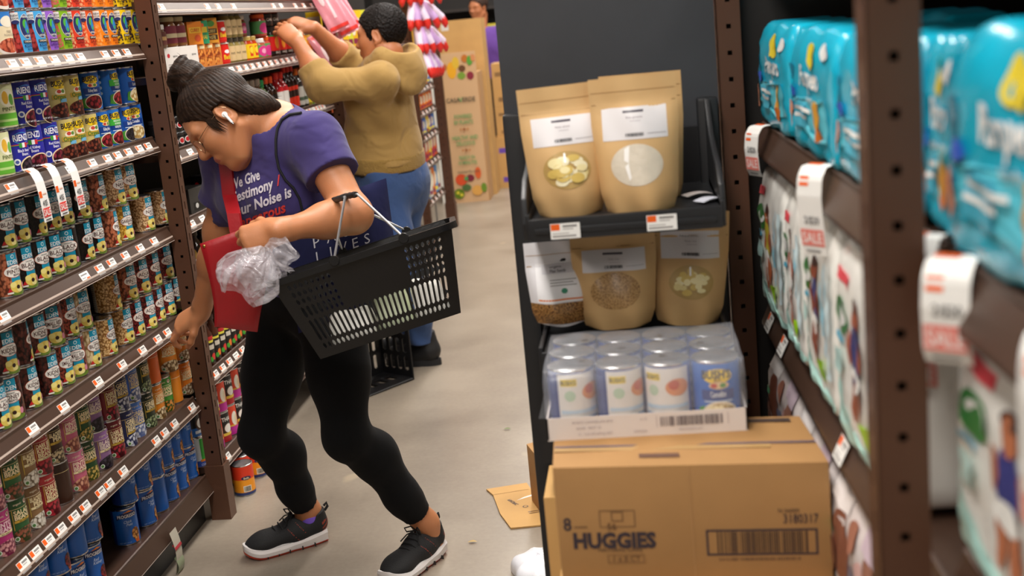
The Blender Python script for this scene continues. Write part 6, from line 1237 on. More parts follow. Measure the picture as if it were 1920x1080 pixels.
# shoes
SHB = M('141416', .75, bump=.25, bscale=260); SOLE = M('dcd6d4', .6); OUT = M('d8482a', .6); SOCK = M('7a58c8', .9); SRED = M('8a3424', .7)
def shoe(heel, ang, parent, L=.262, pitch=0.):
    "x forward from the heel, sole on the floor"
    sw = lambda x: (.030 + .013 * min(1, max(0, (x - .01) / .05)) if x < .1 else .040 + .008 * math.sin(min(1, (x - .1) / .08) * 1.57)) * (1 if x < L * .8 else max(.02, (1 - ((x - L * .8) / (L * .2)) ** 2.2)) ** .5)
    def ring(z, g):
        xs = [L * (1 - math.cos(math.pi * i / 24)) / 2 for i in range(25)]; up = [(x, (sw(x) if x > .004 else .012) + g, z) for x in xs]; return up + [(x, -y, zz) for x, y, zz in up[::-1]]
    mb = MB()
    hz = lambda x, z: z + (.012 if z > .01 else 0) * max(0, 1 - x / .14) + .018 * max(0, (x - .2) / .062) ** 2
    levels = [(0, -.006, OUT), (.009, .003, OUT), (.011, .0045, SOLE), (.022, .006, SOLE), (.030, .001, SOLE)]
    for (z0, g0, _), (z1, g1, m) in zip(levels, levels[1:]):
        a, b = [(x, y, hz(x, z)) for x, y, z in ring(z0, g0)], [(x, y, hz(x, z)) for x, y, z in ring(z1, g1)]; n = len(a)
        mb.add(a + b, [(i, n + i, n + (i + 1) % n, (i + 1) % n) for i in range(n)], m)
    a = [(x, y, hz(x, z)) for x, y, z in ring(0, -.006)]; mb.add(a, [tuple(range(len(a)))], OUT); a = [(x, y, hz(x, z)) for x, y, z in ring(.030, .001)]; mb.add(a, [tuple(range(len(a)))[::-1]], SOLE)
    for x in (.05, .09, .13, .165, .2): mb.box((x, -.052, .004), (x + .003, .052, .015), M('2a2624', .8))
    U = Flesh(); U.cap((.038, 0, .055), (.10, 0, .052), .037, .040, .03); U.cap((.09, 0, .050), (.19, 0, .040), .043, .040, .03, ((0, 0, 1), .85)); U.ell((.205, 0, .040), (.052, .043, .024), .03); U.cap((.030, 0, .065), (.034, 0, .092), .036, .036, .02); U.cap((.10, 0, .075), (.085, 0, .104), .024, .022, .02)
    U.cap((.052, 0, .085), (.052, 0, .16), .034, .045, .010, None, 's'); U.ell((.070, 0, .112), (.034, .030, .03), .01, None, 's')
    U.cut(lambda P: np.maximum(.024 - P[..., 2], P[..., 2] - .106 + .30 * np.clip(P[..., 0] - .0, 0, .055) - .35 * np.clip(P[..., 0] - .07, 0, .03)))
    c = U.grow((-.03, -.07, 0), (.28, .07, .13), .0028)
    pk_ = lambda q: np.where((q[:, 0] < .02) & (q[:, 2] < .075) & (np.sin(q[:, 2] * 420 + q[:, 1] * 300) > .1), 1, np.where((np.abs(q[:, 1]) > .030) & (q[:, 0] > .075) & (q[:, 0] < .13) & (np.abs(np.sin((q[:, 0] - q[:, 2] * .7) * 85)) < .06), 1, 0))
    o = link('running_shoe', flesh_mesh('running_shoe', [c], [SHB, SRED], pk_), parent); mb.obj('sole', o, ang=50)
    mb = MB(); lace = M('0c0c0e', .8)
    for i in range(5):
        x = .105 + .018 * i; z = .102 - .0075 * i; y = .026; mb.tube([(x, -y, z - .012), (x + .004, -y * .5, z - .001), (x + .006, 0, z + .001), (x + .004, y * .5, z - .001), (x, y, z - .012)], .0026, lace, 6)
    for sg in (-1, 1): mb.tube([(.10, 0, .108), (.108, sg * .012, .122), (.118, sg * .028, .118), (.112, sg * .026, .104), (.10, sg * .004, .107)], .0022, lace, 6); mb.tube([(.10, 0, .108), (.12, sg * .020, .10), (.135, sg * .034, .082)], .0020, lace, 6)
    mb.obj('laces', o); mb = MB(); mb.tube([(-.003, 0, .092), (-.014, 0, .104), (-.012, 0, .116), (-.002, 0, .108)], .0042, SHB, 6); mb.obj('heel_loop', o)
    S = MB().lathe([(.036, .05), (.036, .086), (.034, .094), (.032, .094)], SOCK, 20); S.obj('sock', o)
    for ch_ in o.children:
        if ch_.name.startswith('sock'): ch_.location = (.044, 0, -.002)
    o.location = (heel[0], heel[1], 0); o.rotation_euler = (0, pitch, ang); return o
hR = V3((J['ankR'][0], J['ankR'][1] - .012, 0)); dR = unit((-.86, -.5, 0)); hL = V3((J['ankL'][0], J['ankL'][1], 0)); dL = unit((-.46, -.89, 0))
shoe(hR - dR * .052, math.atan2(dR[1], dR[0]), wom); shoe(hL - dL * .052, math.atan2(dL[1], dL[0]), wom)
# ================================================================ the man in tan
def MW(px, py, Y): return V3(at(px, py, Y=Y))
K = dict(head=MW(716, 74, 5.36), neck=MW(722, 122, 5.38), pel=MW(738, 325, 5.42), chest=MW(716, 205, 5.38), shN=MW(712, 150, 5.20), shF=MW(698, 140, 5.56), elN=MW(606, 160, 5.10), wrN=MW(557, 78, 5.16), elF=MW(668, 128, 5.60), wrF=MW(588, 52, 5.42))
hm = Head(MW(716, 75, 5.36), -.93 * V3(VR) + .30 * V3(VF) - .14 * V3(VU), V3(VU) - .05 * V3(VR), .98)
FM = unit((-.86, .5, 0)); LM = unit((-.5, -.86, 0)); UM = unit(K['neck'] - K['pel'])
def mtorso(B, o=0.):
    B.ell(K['chest'] + UM * .01 + FM * .012, (.180 + o, .118 + o, .19 + o), .06, (LM, FM, UM)); B.ell(K['chest'] * .35 + K['pel'] * .65 + FM * .03, (.175 + o, .150 + o, .17 + o), .07, (LM, FM, UM))
    B.ell(K['pel'] + FM * .015, (.155 + o, .112 + o, .11 + o), .06, (LM, FM, (0, 0, 1)))
    for k in ('shN', 'shF'): B.cap(K[k] - UM * .008, K['neck'] - UM * .04, .058 + o, .062 + o, .05)
hpN, hpF = K['pel'] + LM * .09 + V3((0, 0, -.05)), K['pel'] - LM * .09 + V3((0, 0, -.05)); knN, knF = V3((-1.07, 5.28, .50)), V3((-1.13, 5.46, .50)); anN, anF = V3((-1.045, 5.42, .09)), V3((-1.12, 5.56, .09))
def mlegs(B, o=0.):
    for a, b, c in ((hpN, knN, anN), (hpF, knF, anF)): B.cap(a, b, .092 + o, .070 + o, .05); B.cap(b, c, .068 + o, .052 + o, .04)
    B.ell(K['pel'] - FM * .035 + V3((0, 0, -.06)), (.145 + o, .10 + o, .11 + o), .05, (LM, FM, (0, 0, 1)))
BM = Flesh(); mtorso(BM, -.012); mlegs(BM, -.012)
for a, b, c in ((K['shN'], K['elN'], K['wrN']), (K['shF'], K['elF'], K['wrF'])): BM.cap(a, b, .056, .048, .04); BM.cap(b, b + (c - b) * .4, .050, .046, .03); BM.cap(b + (c - b) * .35, c, .046, .029, .03)
BM.cap(hm.w(-.03, 0, -.06), K['neck'] - UM * .03, .058, .066, .04); hm.build(BM)
hand(BM, K['wrN'], unit(MW(533, 54, 5.20) - K['wrN']), V3((.1, -.45, .9)), True, [(22, 30, 20), (26, 32, 22), (30, 34, 24), (34, 36, 24)], ((.6, .7, .4), (.8, .3, .4), (.9, 0, .3)), 1.08)
hand(BM, K['wrF'], unit(MW(556, 40, 5.42) - K['wrF']), V3((.1, -.35, .95)), False, [(22, 30, 20), (26, 32, 22), (30, 34, 24), (34, 36, 24)], ((.6, .7, .4), (.8, .3, .4), (.9, 0, .3)), 1.08)
mhb = box_of([hm.w(.12, 0, 0), hm.w(-.11, 0, 0), hm.w(0, 0, .15), hm.w(0, 0, -.11), hm.w(0, .09, 0), hm.w(0, -.09, 0)], .012)
mnb = box_of([K['wrN'], MW(500, 45, 5.2), MW(530, 20, 5.2), MW(535, 80, 5.2)], .05); mfb = box_of([K['wrF'], MW(520, 30, 5.42), MW(550, 10, 5.42), MW(556, 70, 5.42)], .05)
lo, hi = box_of(list(K.values()) + [anN, anF, knN, hm.w(0, 0, .1)], .2); lo[2] = .03
SKM = skin('b9774f', 'skin_man')
me = flesh_mesh('person', [drop(BM.grow(lo, hi, .008), [shr(mhb), shr(mnb), shr(mfb)]), BM.grow(*mhb, .0034), BM.grow(*mnb, .0034), BM.grow(*mfb, .0034)], [SKM, M('9a5a48', .45)], lambda c: np.where(hm.lips(c), 1, 0))
man = tag(link('person', me), 'person in a tan hooded sweatshirt and jeans reaching into the sauce shelf', 'person')
HO = Flesh(); mtorso(HO, .012)
cuf = {}
for k, sg in (('shN', 1), ('shF', -1)): HO.cap(K[k] - UM * .03 - FM * .01, K['chest'] + LM * sg * .085 + FM * .01 - UM * .02, .058, .08, .05)
for k, (a, b, c, q) in {'N': (K['shN'], K['elN'], K['wrN'], .42), 'F': (K['shF'], K['elF'], K['wrF'], .40)}.items():
    HO.cap(a + (b - a) * .06 - UM * .012, b, .068, .068, .05); e = b + (c - b) * q; HO.ell(b, (.070,) * 3, .03); HO.cap(b, e, .070, .060, .03); HO.cap(e + (b - e) * .2, e, .066, .063, .012); cuf[k] = (e, unit(c - b))
HO.cap(K['neck'] + LM * .07 - UM * .01, K['neck'] - LM * .07 - UM * .01, .055, .055, .04); HO.ell(K['neck'] + UM * .085 + FM * .02, (.082, .085, .09), .02, (LM, FM, UM), 's')
hemz = MW(720, 303, 5.34)
def hood_cut(P):
    d = [((P - hemz) @ -UM)]
    for e, a in cuf.values(): d.append(np.where(np.linalg.norm(P - e, axis=-1) < .13, (P - e) @ a, -1))
    return np.maximum.reduce(d)
HO.cut(hood_cut); chm = HO.grow(*box_of([K[k] for k in ('shN', 'shF', 'elN', 'elF', 'pel', 'neck', 'chest')] + [K['neck'] - FM * .2], .19), .0065)
vm = chm[0]; dv = vm - K['chest']; dv /= np.linalg.norm(dv, axis=1)[:, None]; vm = vm + dv * wrinkle(vm * .7, .013)[:, None]
HOOD = cloth('a5854f', 'tan_fleece', .9, 8, 400, .08); ho = link('hooded_sweatshirt', flesh_mesh('hooded_sweatshirt', [(vm, chm[1])], [HOOD]), man)
HD = Flesh(); HD.ell(K['neck'] - FM * .085 + UM * .015, (.135, .085, .090), .03, (LM, FM, UM)); HD.ell(K['neck'] - FM * .135 - UM * .060, (.095, .062, .075), .05, (LM, FM, UM))
for sg in (-1, 1): HD.cap(K['neck'] - FM * .06 + LM * sg * .095 + UM * .03, K['neck'] + FM * .075 + LM * sg * .055 - UM * .015, .048, .030, .04)
HD.ell(K['neck'] - FM * .035 + UM * .095, (.098, .085, .085), .015, (LM, FM, UM), 's'); HD.ell(K['neck'] - FM * .10 + UM * .085, (.085, .055, .055), .02, (LM, FM, UM), 's')
hdm = HD.grow(*box_of([K['neck']], .32), .006); vq = hdm[0]; dq = vq - K['neck']; dq /= np.linalg.norm(dq, axis=1)[:, None]; vq = vq + dq * wrinkle(vq, .006)[:, None]; link('hood', flesh_mesh('hood', [(vq, hdm[1])], [HOOD]), ho)
RB = Flesh(); mtorso(RB, .016); RB.cut(lambda P: np.maximum((P - hemz - UM * .03) @ UM, (hemz - UM * .045 - P) @ UM)); link('waistband', flesh_mesh('waistband', [RB.grow(*box_of([hemz], .24), .008)], [cloth('94763f', 'tan_rib', .3, 60, 400, .1)]), ho)
TS = Flesh(); mtorso(TS, .006); mlegs(TS, .008); TS.cut(lambda P: np.maximum((P - hemz - UM * .03) @ UM, (hemz - UM * .055 - P) @ UM)); link('t_shirt_hem', flesh_mesh('t_shirt_hem', [TS.grow(*box_of([hemz], .24), .008)], [cloth('141416', 'black_hem', .3, 30, 400)]), man)
JE = Flesh(); mlegs(JE, .006); mtorso(JE, .002);  JE.cut(lambda P: np.maximum(P[..., 2] - (hemz[2] - .03), .11 - P[..., 2]))
cj = JE.grow(*box_of([hpN, hpF, anN, anF, knN, knF, K['pel']], .2), .0075); vj = cj[0] + (cj[0] - np.array([-1.08, 5.4, .5])) * 0; dj = vj - np.stack([np.full(len(vj), -1.08), np.full(len(vj), 5.4), vj[:, 2]], 1); dj /= np.linalg.norm(dj, axis=1)[:, None] + 1e-9
vj = vj + dj * (wrinkle(vj * .8, .007) * np.where(vj[:, 2] < .3, 1.6, .8))[:, None]; link('jeans', flesh_mesh('jeans', [(vj, cj[1])], [cloth('39507c', 'blue_denim', .6, 10, 500, .22)]), man)
HB = hairmat('191413', 'black_hair', (0, 0, 0))
H2, hc2 = hair_shell(hm, [(-.14, -.06), (-.10, -.055), (-.05, -.04), (-.034, -.01), (-.022, .034), (.008, .036), (.022, -.012), (.034, -.006), (.045, .045), (.07, .078), (.09, .098), (.12, .12)], r=(.112, .088, .105), c=(-.012, 0, .055), rough=.002)
H2.cut(hc2); c2 = H2.grow(*box_of([hm.w(.12, .1, .19), hm.w(-.14, -.1, -.08), hm.w(-.14, .1, .19), hm.w(.12, -.1, -.08)], .02), .0036); v2 = c2[0]; rr = np.random.default_rng(2); d2 = v2 - hm.w(-.01, 0, .05); d2 /= np.linalg.norm(d2, axis=1)[:, None]
v2 = v2 + d2 * (rr.uniform(-.0025, .0045, len(v2)))[:, None]; link('hair', flesh_mesh('hair', [(v2, c2[1])], [HB]), man)
mb = MB()
for sg in (-1, 1): mb.tube([hm.w(.094 - .030 * t * t, sg * (.014 + .036 * t), .043 + .006 * math.sin(t * 2.6)) for t in (0, .25, .5, .75, 1)], [.003, .004, .004, .003, .0015], HB, 6)
mb.obj('eyebrows', man)
def sneaker(heel, ang, parent):
    U = Flesh(); U.cap((.04, 0, .06), (.12, 0, .055), .045, .045, .03); U.cap((.1, 0, .055), (.22, 0, .045), .048, .044, .03); U.cap((.045, 0, .08), (.06, 0, .15), .048, .050, .03); U.cap((.065, 0, .13), (.065, 0, .2), .036, .045, .01, None, 's'); U.cut(lambda P: np.maximum(.02 - P[..., 2], P[..., 2] - .16))
    o = link('high_top_shoe', flesh_mesh('high_top_shoe', [U.grow((-.03, -.08, 0), (.3, .08, .2), .004)], [M('131316', .6, bump=.2, bscale=60)]), parent)
    mb = MB(); n = 30; pts = [(.13 + .142 * math.cos(a) , .050 * math.sin(a) * (1 - .12 * math.cos(a) * -1)) for a in [6.283 * i / n for i in range(n)]]
    vs = [(x, y, z) for z in (0, .03) for x, y in pts]; mb.add(vs, [(i, (i + 1) % n, n + (i + 1) % n, n + i) for i in range(n)] + [tuple(range(n))[::-1], tuple(range(n, 2 * n))], M('1b1b1e', .6)); mb.obj('sole', o)
    mb = MB(); mb.add([(.05, -.0485, .09), (.075, -.0495, .10), (.10, -.0495, .088), (.082, -.0498, .082), (.09, -.0498, .066), (.072, -.0496, .080)], [(0, 1, 2, 3, 4, 5)], M('d8d8d8', .5)); mb.obj('side_badge', o)
    o.location = (heel[0], heel[1], 0); o.rotation_euler = (0, 0, ang); return o
dN = unit((-.75, .2, 0)); sneaker(anN - dN * .06, math.atan2(dN[1], dN[0]), man); sneaker(anF - dN * .06, math.atan2(dN[1], dN[0]), man)
# person in purple at the far end
FB = Flesh(); X0, Y0 = -1.47, 12.35; hf2 = Head((X0 + .0, Y0, 1.62), (-.55, -.80, -.1), (0, 0, 1), .98)
sh1, sh2 = V3((X0 - .14, Y0 - .05, 1.37)), V3((X0 + .17, Y0 + .06, 1.37)); pv = V3((X0 + .02, Y0, .93))
def ftorso(B, o=0.): B.cap(sh1, sh2, .062 + o, .062 + o, .05); B.ell((X0 + .01, Y0, 1.22), (.18 + o, .115 + o, .2 + o), .06); B.ell((X0 + .02, Y0, 1.0), (.165 + o, .115 + o, .17 + o), .06)
ftorso(FB, -.01); FB.cap(hf2.w(-.03, 0, -.06), (X0, Y0, 1.42), .055, .06, .04); hf2.build(FB)
el2, wr2, el1, wr1 = V3((X0 + .24, Y0 + .02, 1.12)), V3((X0 + .18, Y0 - .18, .98)), V3((X0 - .2, Y0 - .1, 1.12)), V3((X0 - .1, Y0 - .25, 1.02))
for a, b, c, lf in ((sh2, el2, wr2, False), (sh1, el1, wr1, True)): FB.cap(a, b, .05, .042, .03); FB.cap(b, c, .042, .028, .03); hand(FB, c, unit(c - b), V3((0, -.6, .8)), lf, [(25, 30, 20)] * 4, ((.6, .7, .4), (.8, .3, .4), (.9, 0, .3)), 1.)
def flegs(B, o=0.):
    B.ell(pv, (.165 + o, .12 + o, .1 + o), .05)
    for sx in (-.09, .09): B.cap((X0 + .02 + sx, Y0, .88), (X0 + .02 + sx, Y0 - .02, .48), .085 + o, .06 + o, .04); B.cap((X0 + .02 + sx, Y0 - .02, .48), (X0 + .02 + sx, Y0 + .02, .04), .058 + o, .04 + o, .04); B.cap((X0 + .02 + sx, Y0, .035), (X0 - .04 + sx, Y0 - .14, .03), .036 + o, .03 + o, .03)
flegs(FB, -.008)
far = tag(link('person', flesh_mesh('person', [FB.grow((X0 - .4, Y0 - .5, .0), (X0 + .4, Y0 + .3, 1.8), .0095)], [SKM])), 'person in a purple t-shirt standing beyond the cardboard boxes at the far end', 'person')
FT = Flesh(); ftorso(FT, .012); FT.cap(sh2, sh2 + (el2 - sh2) * .6, .072, .072, .03); FT.cap(sh1, sh1 + (el1 - sh1) * .6, .072, .072, .03); FT.ell((X0, Y0, 1.5), (.08, .08, .08), .02, None, 's'); FT.cut(lambda P: .92 - P[..., 2])
link('t_shirt', flesh_mesh('t_shirt', [FT.grow((X0 - .4, Y0 - .3, .85), (X0 + .4, Y0 + .3, 1.6), .011)], [cloth('62408e', 'violet_jersey', .5, 9)]), far)
FJ = Flesh(); flegs(FJ, .004); FJ.cut(lambda P: np.maximum(P[..., 2] - .95, .06 - P[..., 2])); link('trousers', flesh_mesh('trousers', [FJ.grow((X0 - .4, Y0 - .3, 0), (X0 + .4, Y0 + .3, 1.05), .012)], [cloth('1a1a1e', 'dark_trousers', .3)]), far)
H3, hc3 = hair_shell(hf2, [(-.14, -.08), (-.05, -.06), (-.03, 0), (-.02, .036), (.01, .036), (.03, 0), (.045, .05), (.09, .1), (.12, .12)]); H3.cut(hc3); link('hair', flesh_mesh('hair', [H3.grow(hf2.o - .16, hf2.o + .2, .007)], [hairmat('3a2c26', 'brown_hair', (0, 0, 0))]), far)

# ================================================================ what the woman carries
# shopping basket hanging from her forearm
BX = at(505, 530, Y=2.845); BX1 = at(846, 418, Y=2.93); Lb = (BX1 - BX); LEN = Lb.length; Lb.normalize()
vd = ray(670, 480).normalized(); Wb = (vd - Lb * vd.dot(Lb)).normalized(); Ub = Wb.cross(Lb).normalized(); Ub = Ub if Ub.z > 0 else -Ub
Wb = (Wb * math.cos(R(3.2)) + Ub * math.sin(R(3.2))).normalized(); Ub = Wb.cross(Lb).normalized(); Ub = Ub if Ub.z > 0 else -Ub
BW, BH = .25, .222; I0, I1, IW = .052, .445 / .484 * LEN - .01, .03
BT = Matrix(((Lb.x, Wb.x, Ub.x, BX.x), (Lb.y, Wb.y, Ub.y, BX.y), (Lb.z, Wb.z, Ub.z, BX.z), (0, 0, 0, 1)))
BK = M('0e0e10', .33, bump=.1, bscale=120)
def bpt(x, y, z):
    "basket frame: x 0..1 along, y 0..1 front to back, z 0 rim .. 1 bottom"
    x0, x1 = I0 * z, LEN - (LEN - I1) * z; y0, y1 = IW * z, BW - IW * z
    return Vector((x0 + (x1 - x0) * x, y0 + (y1 - y0) * y, -BH * z))
def slotted(mb, face, rows, cols, t, m, solid=None):
    "a wall with real slots: face(u, v) -> point, rows [(v0, v1, open)], cols = number of slots across"
    nrm = (face(1, 0) - face(0, 0)).cross(face(0, 1) - face(0, 0)).normalized() * t
    def bar(u0, v0, u1, v1):
        p = [face(u0, v0), face(u1, v0), face(u1, v1), face(u0, v1)]; mb.add(p + [q + nrm for q in p], [(0, 1, 2, 3), (7, 6, 5, 4), (0, 4, 5, 1), (1, 5, 6, 2), (2, 6, 7, 3), (3, 7, 4, 0)], m)
    for v0, v1, op in rows:
        if not op: bar(0, v0, 1, v1); continue
        e = .06; w_ = (1 - 2 * e) / cols; bar(0, v0, e, v1); bar(1 - e, v0, 1, v1); r = min(.35 * w_, .4 * (v1 - v0))
        for c in range(cols):
            a = e + c * w_
            if solid and solid[0] <= a < solid[1] and v0 < solid[2]: bar(a, v0, a + w_, v1); continue
            bar(a, v0, a + w_ * .22, v1); bar(a + w_ * .78, v0, a + w_, v1)
            for vv, sg in ((v0, 1), (v1, -1)):  # rounded slot ends
                for (ua, ub) in ((a + w_ * .22, a + w_ * .36), (a + w_ * .78, a + w_ * .64)): bar(min(ua, ub), min(vv, vv + sg * .012), max(ua, ub), max(vv, vv + sg * .012))
ROWS_B = [(0, .10, 0), (.10, .155, 1), (.155, .19, 0), (.19, .25, 1), (.25, .28, 0), (.28, .34, 1), (.34, .375, 0), (.375, .50, 1), (.50, .54, 0), (.54, .80, 1), (.80, .835, 0), (.835, .90, 1), (.90, 1, 0)]
def basket(M4, label, name='shopping_basket', handles=True):
    b = empty(name); b.matrix_world = M4; tag(b, label, 'basket')
    mb = MB(); slotted(mb, lambda u, v: bpt(u, 0, v), ROWS_B, 28, .0028, BK, (.30, .72, .48)); mb.obj('front_panel', b, smooth=False)
    mb = MB(); slotted(mb, lambda u, v: bpt(1 - u, 1, v), ROWS_B, 28, .0028, BK); mb.obj('back_panel', b, smooth=False)
    mb = MB(); slotted(mb, lambda u, v: bpt(0, 1 - u, v), [(0, .3, 0), (.3, .5, 1), (.5, .56, 0), (.56, .84, 1), (.84, 1, 0)], 14, .0028, BK); mb.obj('end_panel', b, smooth=False)
    mb = MB(); slotted(mb, lambda u, v: bpt(1, u, v), [(0, .3, 0), (.3, .5, 1), (.5, .56, 0), (.56, .84, 1), (.84, 1, 0)], 14, .0028, BK); mb.obj('end_panel', b, smooth=False)
    mb = MB(); slotted(mb, lambda u, v: bpt(u, v, 1), [(0, .1, 0), (.1, .3, 1), (.3, .4, 0), (.4, .6, 1), (.6, .7, 0), (.7, .9, 1), (.9, 1, 0)], 22, .003, BK); mb.obj('bottom', b, smooth=False)
    mb = MB(); o = .012; pr = [(-o, -o), (LEN + o, -o), (LEN + o, BW + o), (-o, BW + o)]
    def rr_(off): 
        out = []
        for (cx, cy, a0) in ((LEN - .03, .03, -90), (LEN - .03, BW - .03, 0), (.03, BW - .03, 90), (.03, .03, 180)):
            out += [(cx + (.03 + off) * math.cos(R(a0 + 15 * k)), cy + (.03 + off) * math.sin(R(a0 + 15 * k))) for k in range(7)]
        return out
    lv = [(.0, -.012), (.0, .002), (.013, .002), (.013, -.014), (.009, -.014), (.009, -.003), (.002, -.003), (.002, -.012)]; A = [[(x, y, z) for x, y in rr_(off)] for off, z in lv]; n = len(A[0])
    for i in range(len(A)): a, c = A[i], A[(i + 1) % len(A)]; mb.add(a + c, [(j, (j + 1) % n, n + (j + 1) % n, n + j) for j in range(n)], BK)
    mb.obj('rim', b, ang=50)
    for x in (.36, .74):
        for y in (-.012, BW + .012): mb = MB(); mb.lathe([(0, -.006), (.012, -.006), (.013, 0), (.012, .006), (0, .006)], BK, 14, Matrix.Translation((x * LEN, y, .002)) @ Matrix.Rotation(R(90), 4, 'X')); mb.obj('handle_pivot', b)
    return b
bk = basket(BT, 'black plastic shopping basket of white packages hanging on the forearm of the shopper')
WIRE = M('d4d4d8', .34, .85); inv = BT.inverted()
arm_top = lambda px, py, Y: at(px, py, Y=Y)
for i, (pf, top, pb) in enumerate((((.36, -.012), (645, 366), (.36, BW + .012)), ((.74, -.012), (668, 362), (.74, BW + .012)))):
    yf, yb_ = 2.90, 3.06; tf = inv @ at(*((647, 369), (670, 364))[i], Y=yf); tb = inv @ at(*((612, 380), (632, 371))[i], Y=yb_)
    a = Vector((pf[0] * LEN, pf[1], .004)); c = Vector((pb[0] * LEN, pb[1], .004)); mb = MB()
    mb.tube([a, a.lerp(tf, .5), a.lerp(tf, .94), tf, tf.lerp(tb, .08), tf.lerp(tb, .92), tb, c.lerp(tb, .94), c.lerp(tb, .5), c], .0031, WIRE, 8); hn = mb.obj('wire_handle', bk)
    mb = MB(); up = Vector((0, 0, .0)); n_ = 9
    mb.tube([tf.lerp(tb, .06 + .88 * k / n_) for k in range(n_ + 1)], [.0085 if k % 2 else .0072 for k in range(n_ + 1)], M('141414', .6), 10); mb.obj('grip', hn)
# white packages in the basket
PKW = M('e6e4dc', .35, bump=.25, bscale=30); PKG = M('cfd8b8', .35, bump=.25, bscale=30)
for i, (x0, x1, h, m, t) in enumerate(((.10, .42, .085, PKW, 'white wrapped package in the basket, nearest the red pouch'), (.44, .68, .125, PKG, 'pale green-white package in the middle of the basket'), (.70, .93, .10, PKW, 'white wrapped package in the basket, farthest from the red pouch'))):
    z = 1 - .004 / BH; A = bpt(x0, .08, z); Bq = bpt(x1, .92, z); cx, cy = (A.x + Bq.x) / 2, (A.y + Bq.y) / 2; dx, dy = (Bq.x - A.x) / 2, (Bq.y - A.y) / 2; mb = MB()
    def f(u, v, top): 
        a, b_ = 2 * u - 1, 2 * v - 1; q = ((1 - a ** 6) * (1 - b_ ** 6)); q = max(0, q) ** .4; return (cx + a * dx, cy + b_ * dy, A.z + (h * q * (1 + .10 * math.sin(4 * u + 3 * v)) if top else .003))
    mb.surf(lambda u, v: f(u, v, True), 18, 14, m); mb.surf(lambda u, v: f(1 - u, v, False), 18, 14, m); o = mb.obj('wrapped_package', weld=.0004, ang=70); o.matrix_world = BT.copy(); tag(o, t, 'package', 'packages in the shopping basket')
# second basket: black crate lying open on the floor behind her
ct = tag(empty('plastic_crate', (-1.2, 5.1, 0), R(0)), 'black plastic crate lying open on its side on the floor behind the shopper', 'crate')
p0, p1 = at(690, 745, Z=0), at(775, 712, Z=0); ex = (p1 - p0).normalized(); p0 = p1 - ex * .34; ey = Vector((-ex.y, ex.x, 0)); ct.matrix_world = Matrix(((ex.x, ey.x, 0, p0.x), (ex.y, ey.y, 0, p0.y), (0, 0, 1, 0), (0, 0, 0, 1)))
W_, D_, H_ = .34, .20, .30; CRT = M('131315', .45)
ft = lambda *a: Vector(a)
RW = [(0, .12, 0), (.12, .34, 1), (.34, .40, 0), (.40, .62, 1), (.62, .68, 0), (.68, .9, 1), (.9, 1, 0)]
for nm, fc, c in (('bottom_panel', lambda u, v: ft(u * W_, D_, .004 + v * (H_ - .004)), 8), ('side_panel', lambda u, v: ft(u * W_, v * D_, .006), 5), ('side_panel', lambda u, v: ft((1 - u) * W_, v * D_, H_), 5), ('end_panel', lambda u, v: ft(0, (1 - u) * D_, .004 + v * (H_ - .004)), 4), ('end_panel', lambda u, v: ft(W_, u * D_, .004 + v * (H_ - .004)), 4)):
    mb = MB(); slotted(mb, fc, RW if nm != 'side_panel' else [(0, .3, 0), (.3, .6, 1), (.6, 1, 0)], c, .005, CRT); mb.obj(nm, ct, smooth=False)
mb = MB(); mb.tube([(0, 0, .006), (W_, 0, .006), (W_, 0, H_), (0, 0, H_)], .007, CRT, 8, closed=True); mb.obj('rim', ct)
# red pouch and its strap
REDL = M('9c121c', .38, bump=.12, bscale=90, var=.06, vscale=12)
c4 = [at(375, 457, Y=2.97), at(520, 408, Y=3.02), at(484, 622, Y=3.03), at(401, 613, Y=2.98)]
def pf(u, v, s):
    p = c4[0].lerp(c4[1], u).lerp(c4[3].lerp(c4[2], u), v); bow = .012 * math.sin(v * 3.14) * (1 - u); nn = Vector((-.25, -.96, .1)).normalized()
    t = .011 * ((1 - abs(2 * u - 1) ** 4) * (1 - abs(2 * v - 1) ** 6)) ** .5 + .0012
    return p + Vector((bow, 0, 0)) + nn * (s * t + .004 * math.sin(v * 5 + u * 3))
mb = MB(); mb.surf(lambda u, v: pf(u, 1 - v, 1), 20, 28, REDL); mb.surf(lambda u, v: pf(1 - u, 1 - v, -1), 20, 28, REDL)
po = mb.obj('red_pouch', weld=.0003, ang=60); tag(po, 'flat red leather pouch hanging on a red strap across the shopper', 'bag')
BR = M('c8a860', .3, 1.); mb = MB(); q = pf(.06, .045, 1); mb.lathe([(0, .003), (.0035, .0025), (.0045, 0)], BR, 12, Matrix.Translation(q) @ Matrix.Rotation(R(95), 4, 'X')); mb.obj('rivet', po)
mb = MB(); sp = []
for px, py in ((418, 262), (422, 300), (426, 330), (430, 365), (435, 400), (440, 432), (445, 452)):
    a, b_ = on_shirt(px - 10, py, .006), on_shirt(px + 13, py, .006)
    if py >= 400: a, b_ = at(px - 10, py, Y=3.035 + .02 * (452 - py) / 52), at(px + 13, py, Y=3.035 + .02 * (452 - py) / 52)
    sp.append((a, b_))
sy = min(s_[0].y for s_ in sp[:5]); vs = []
for i, (a, b_) in enumerate(sp): vs += [a, b_]
off = Vector((.003, .006, 0)); n = len(sp); vs2 = [Vector(p) + off for p in vs]
fs = [(2 * i, 2 * i + 1, 2 * i + 3, 2 * i + 2) for i in range(n - 1)]; N2 = 2 * n
mb.add(vs + vs2, fs + [tuple(N2 + k for k in f[::-1]) for f in fs] + [(2 * i, 2 * i + 2, N2 + 2 * i + 2, N2 + 2 * i) for i in range(n - 1)] + [(2 * i + 1, N2 + 2 * i + 1, N2 + 2 * i + 3, 2 * i + 3) for i in range(n - 1)], REDL); mb.obj('strap', po)
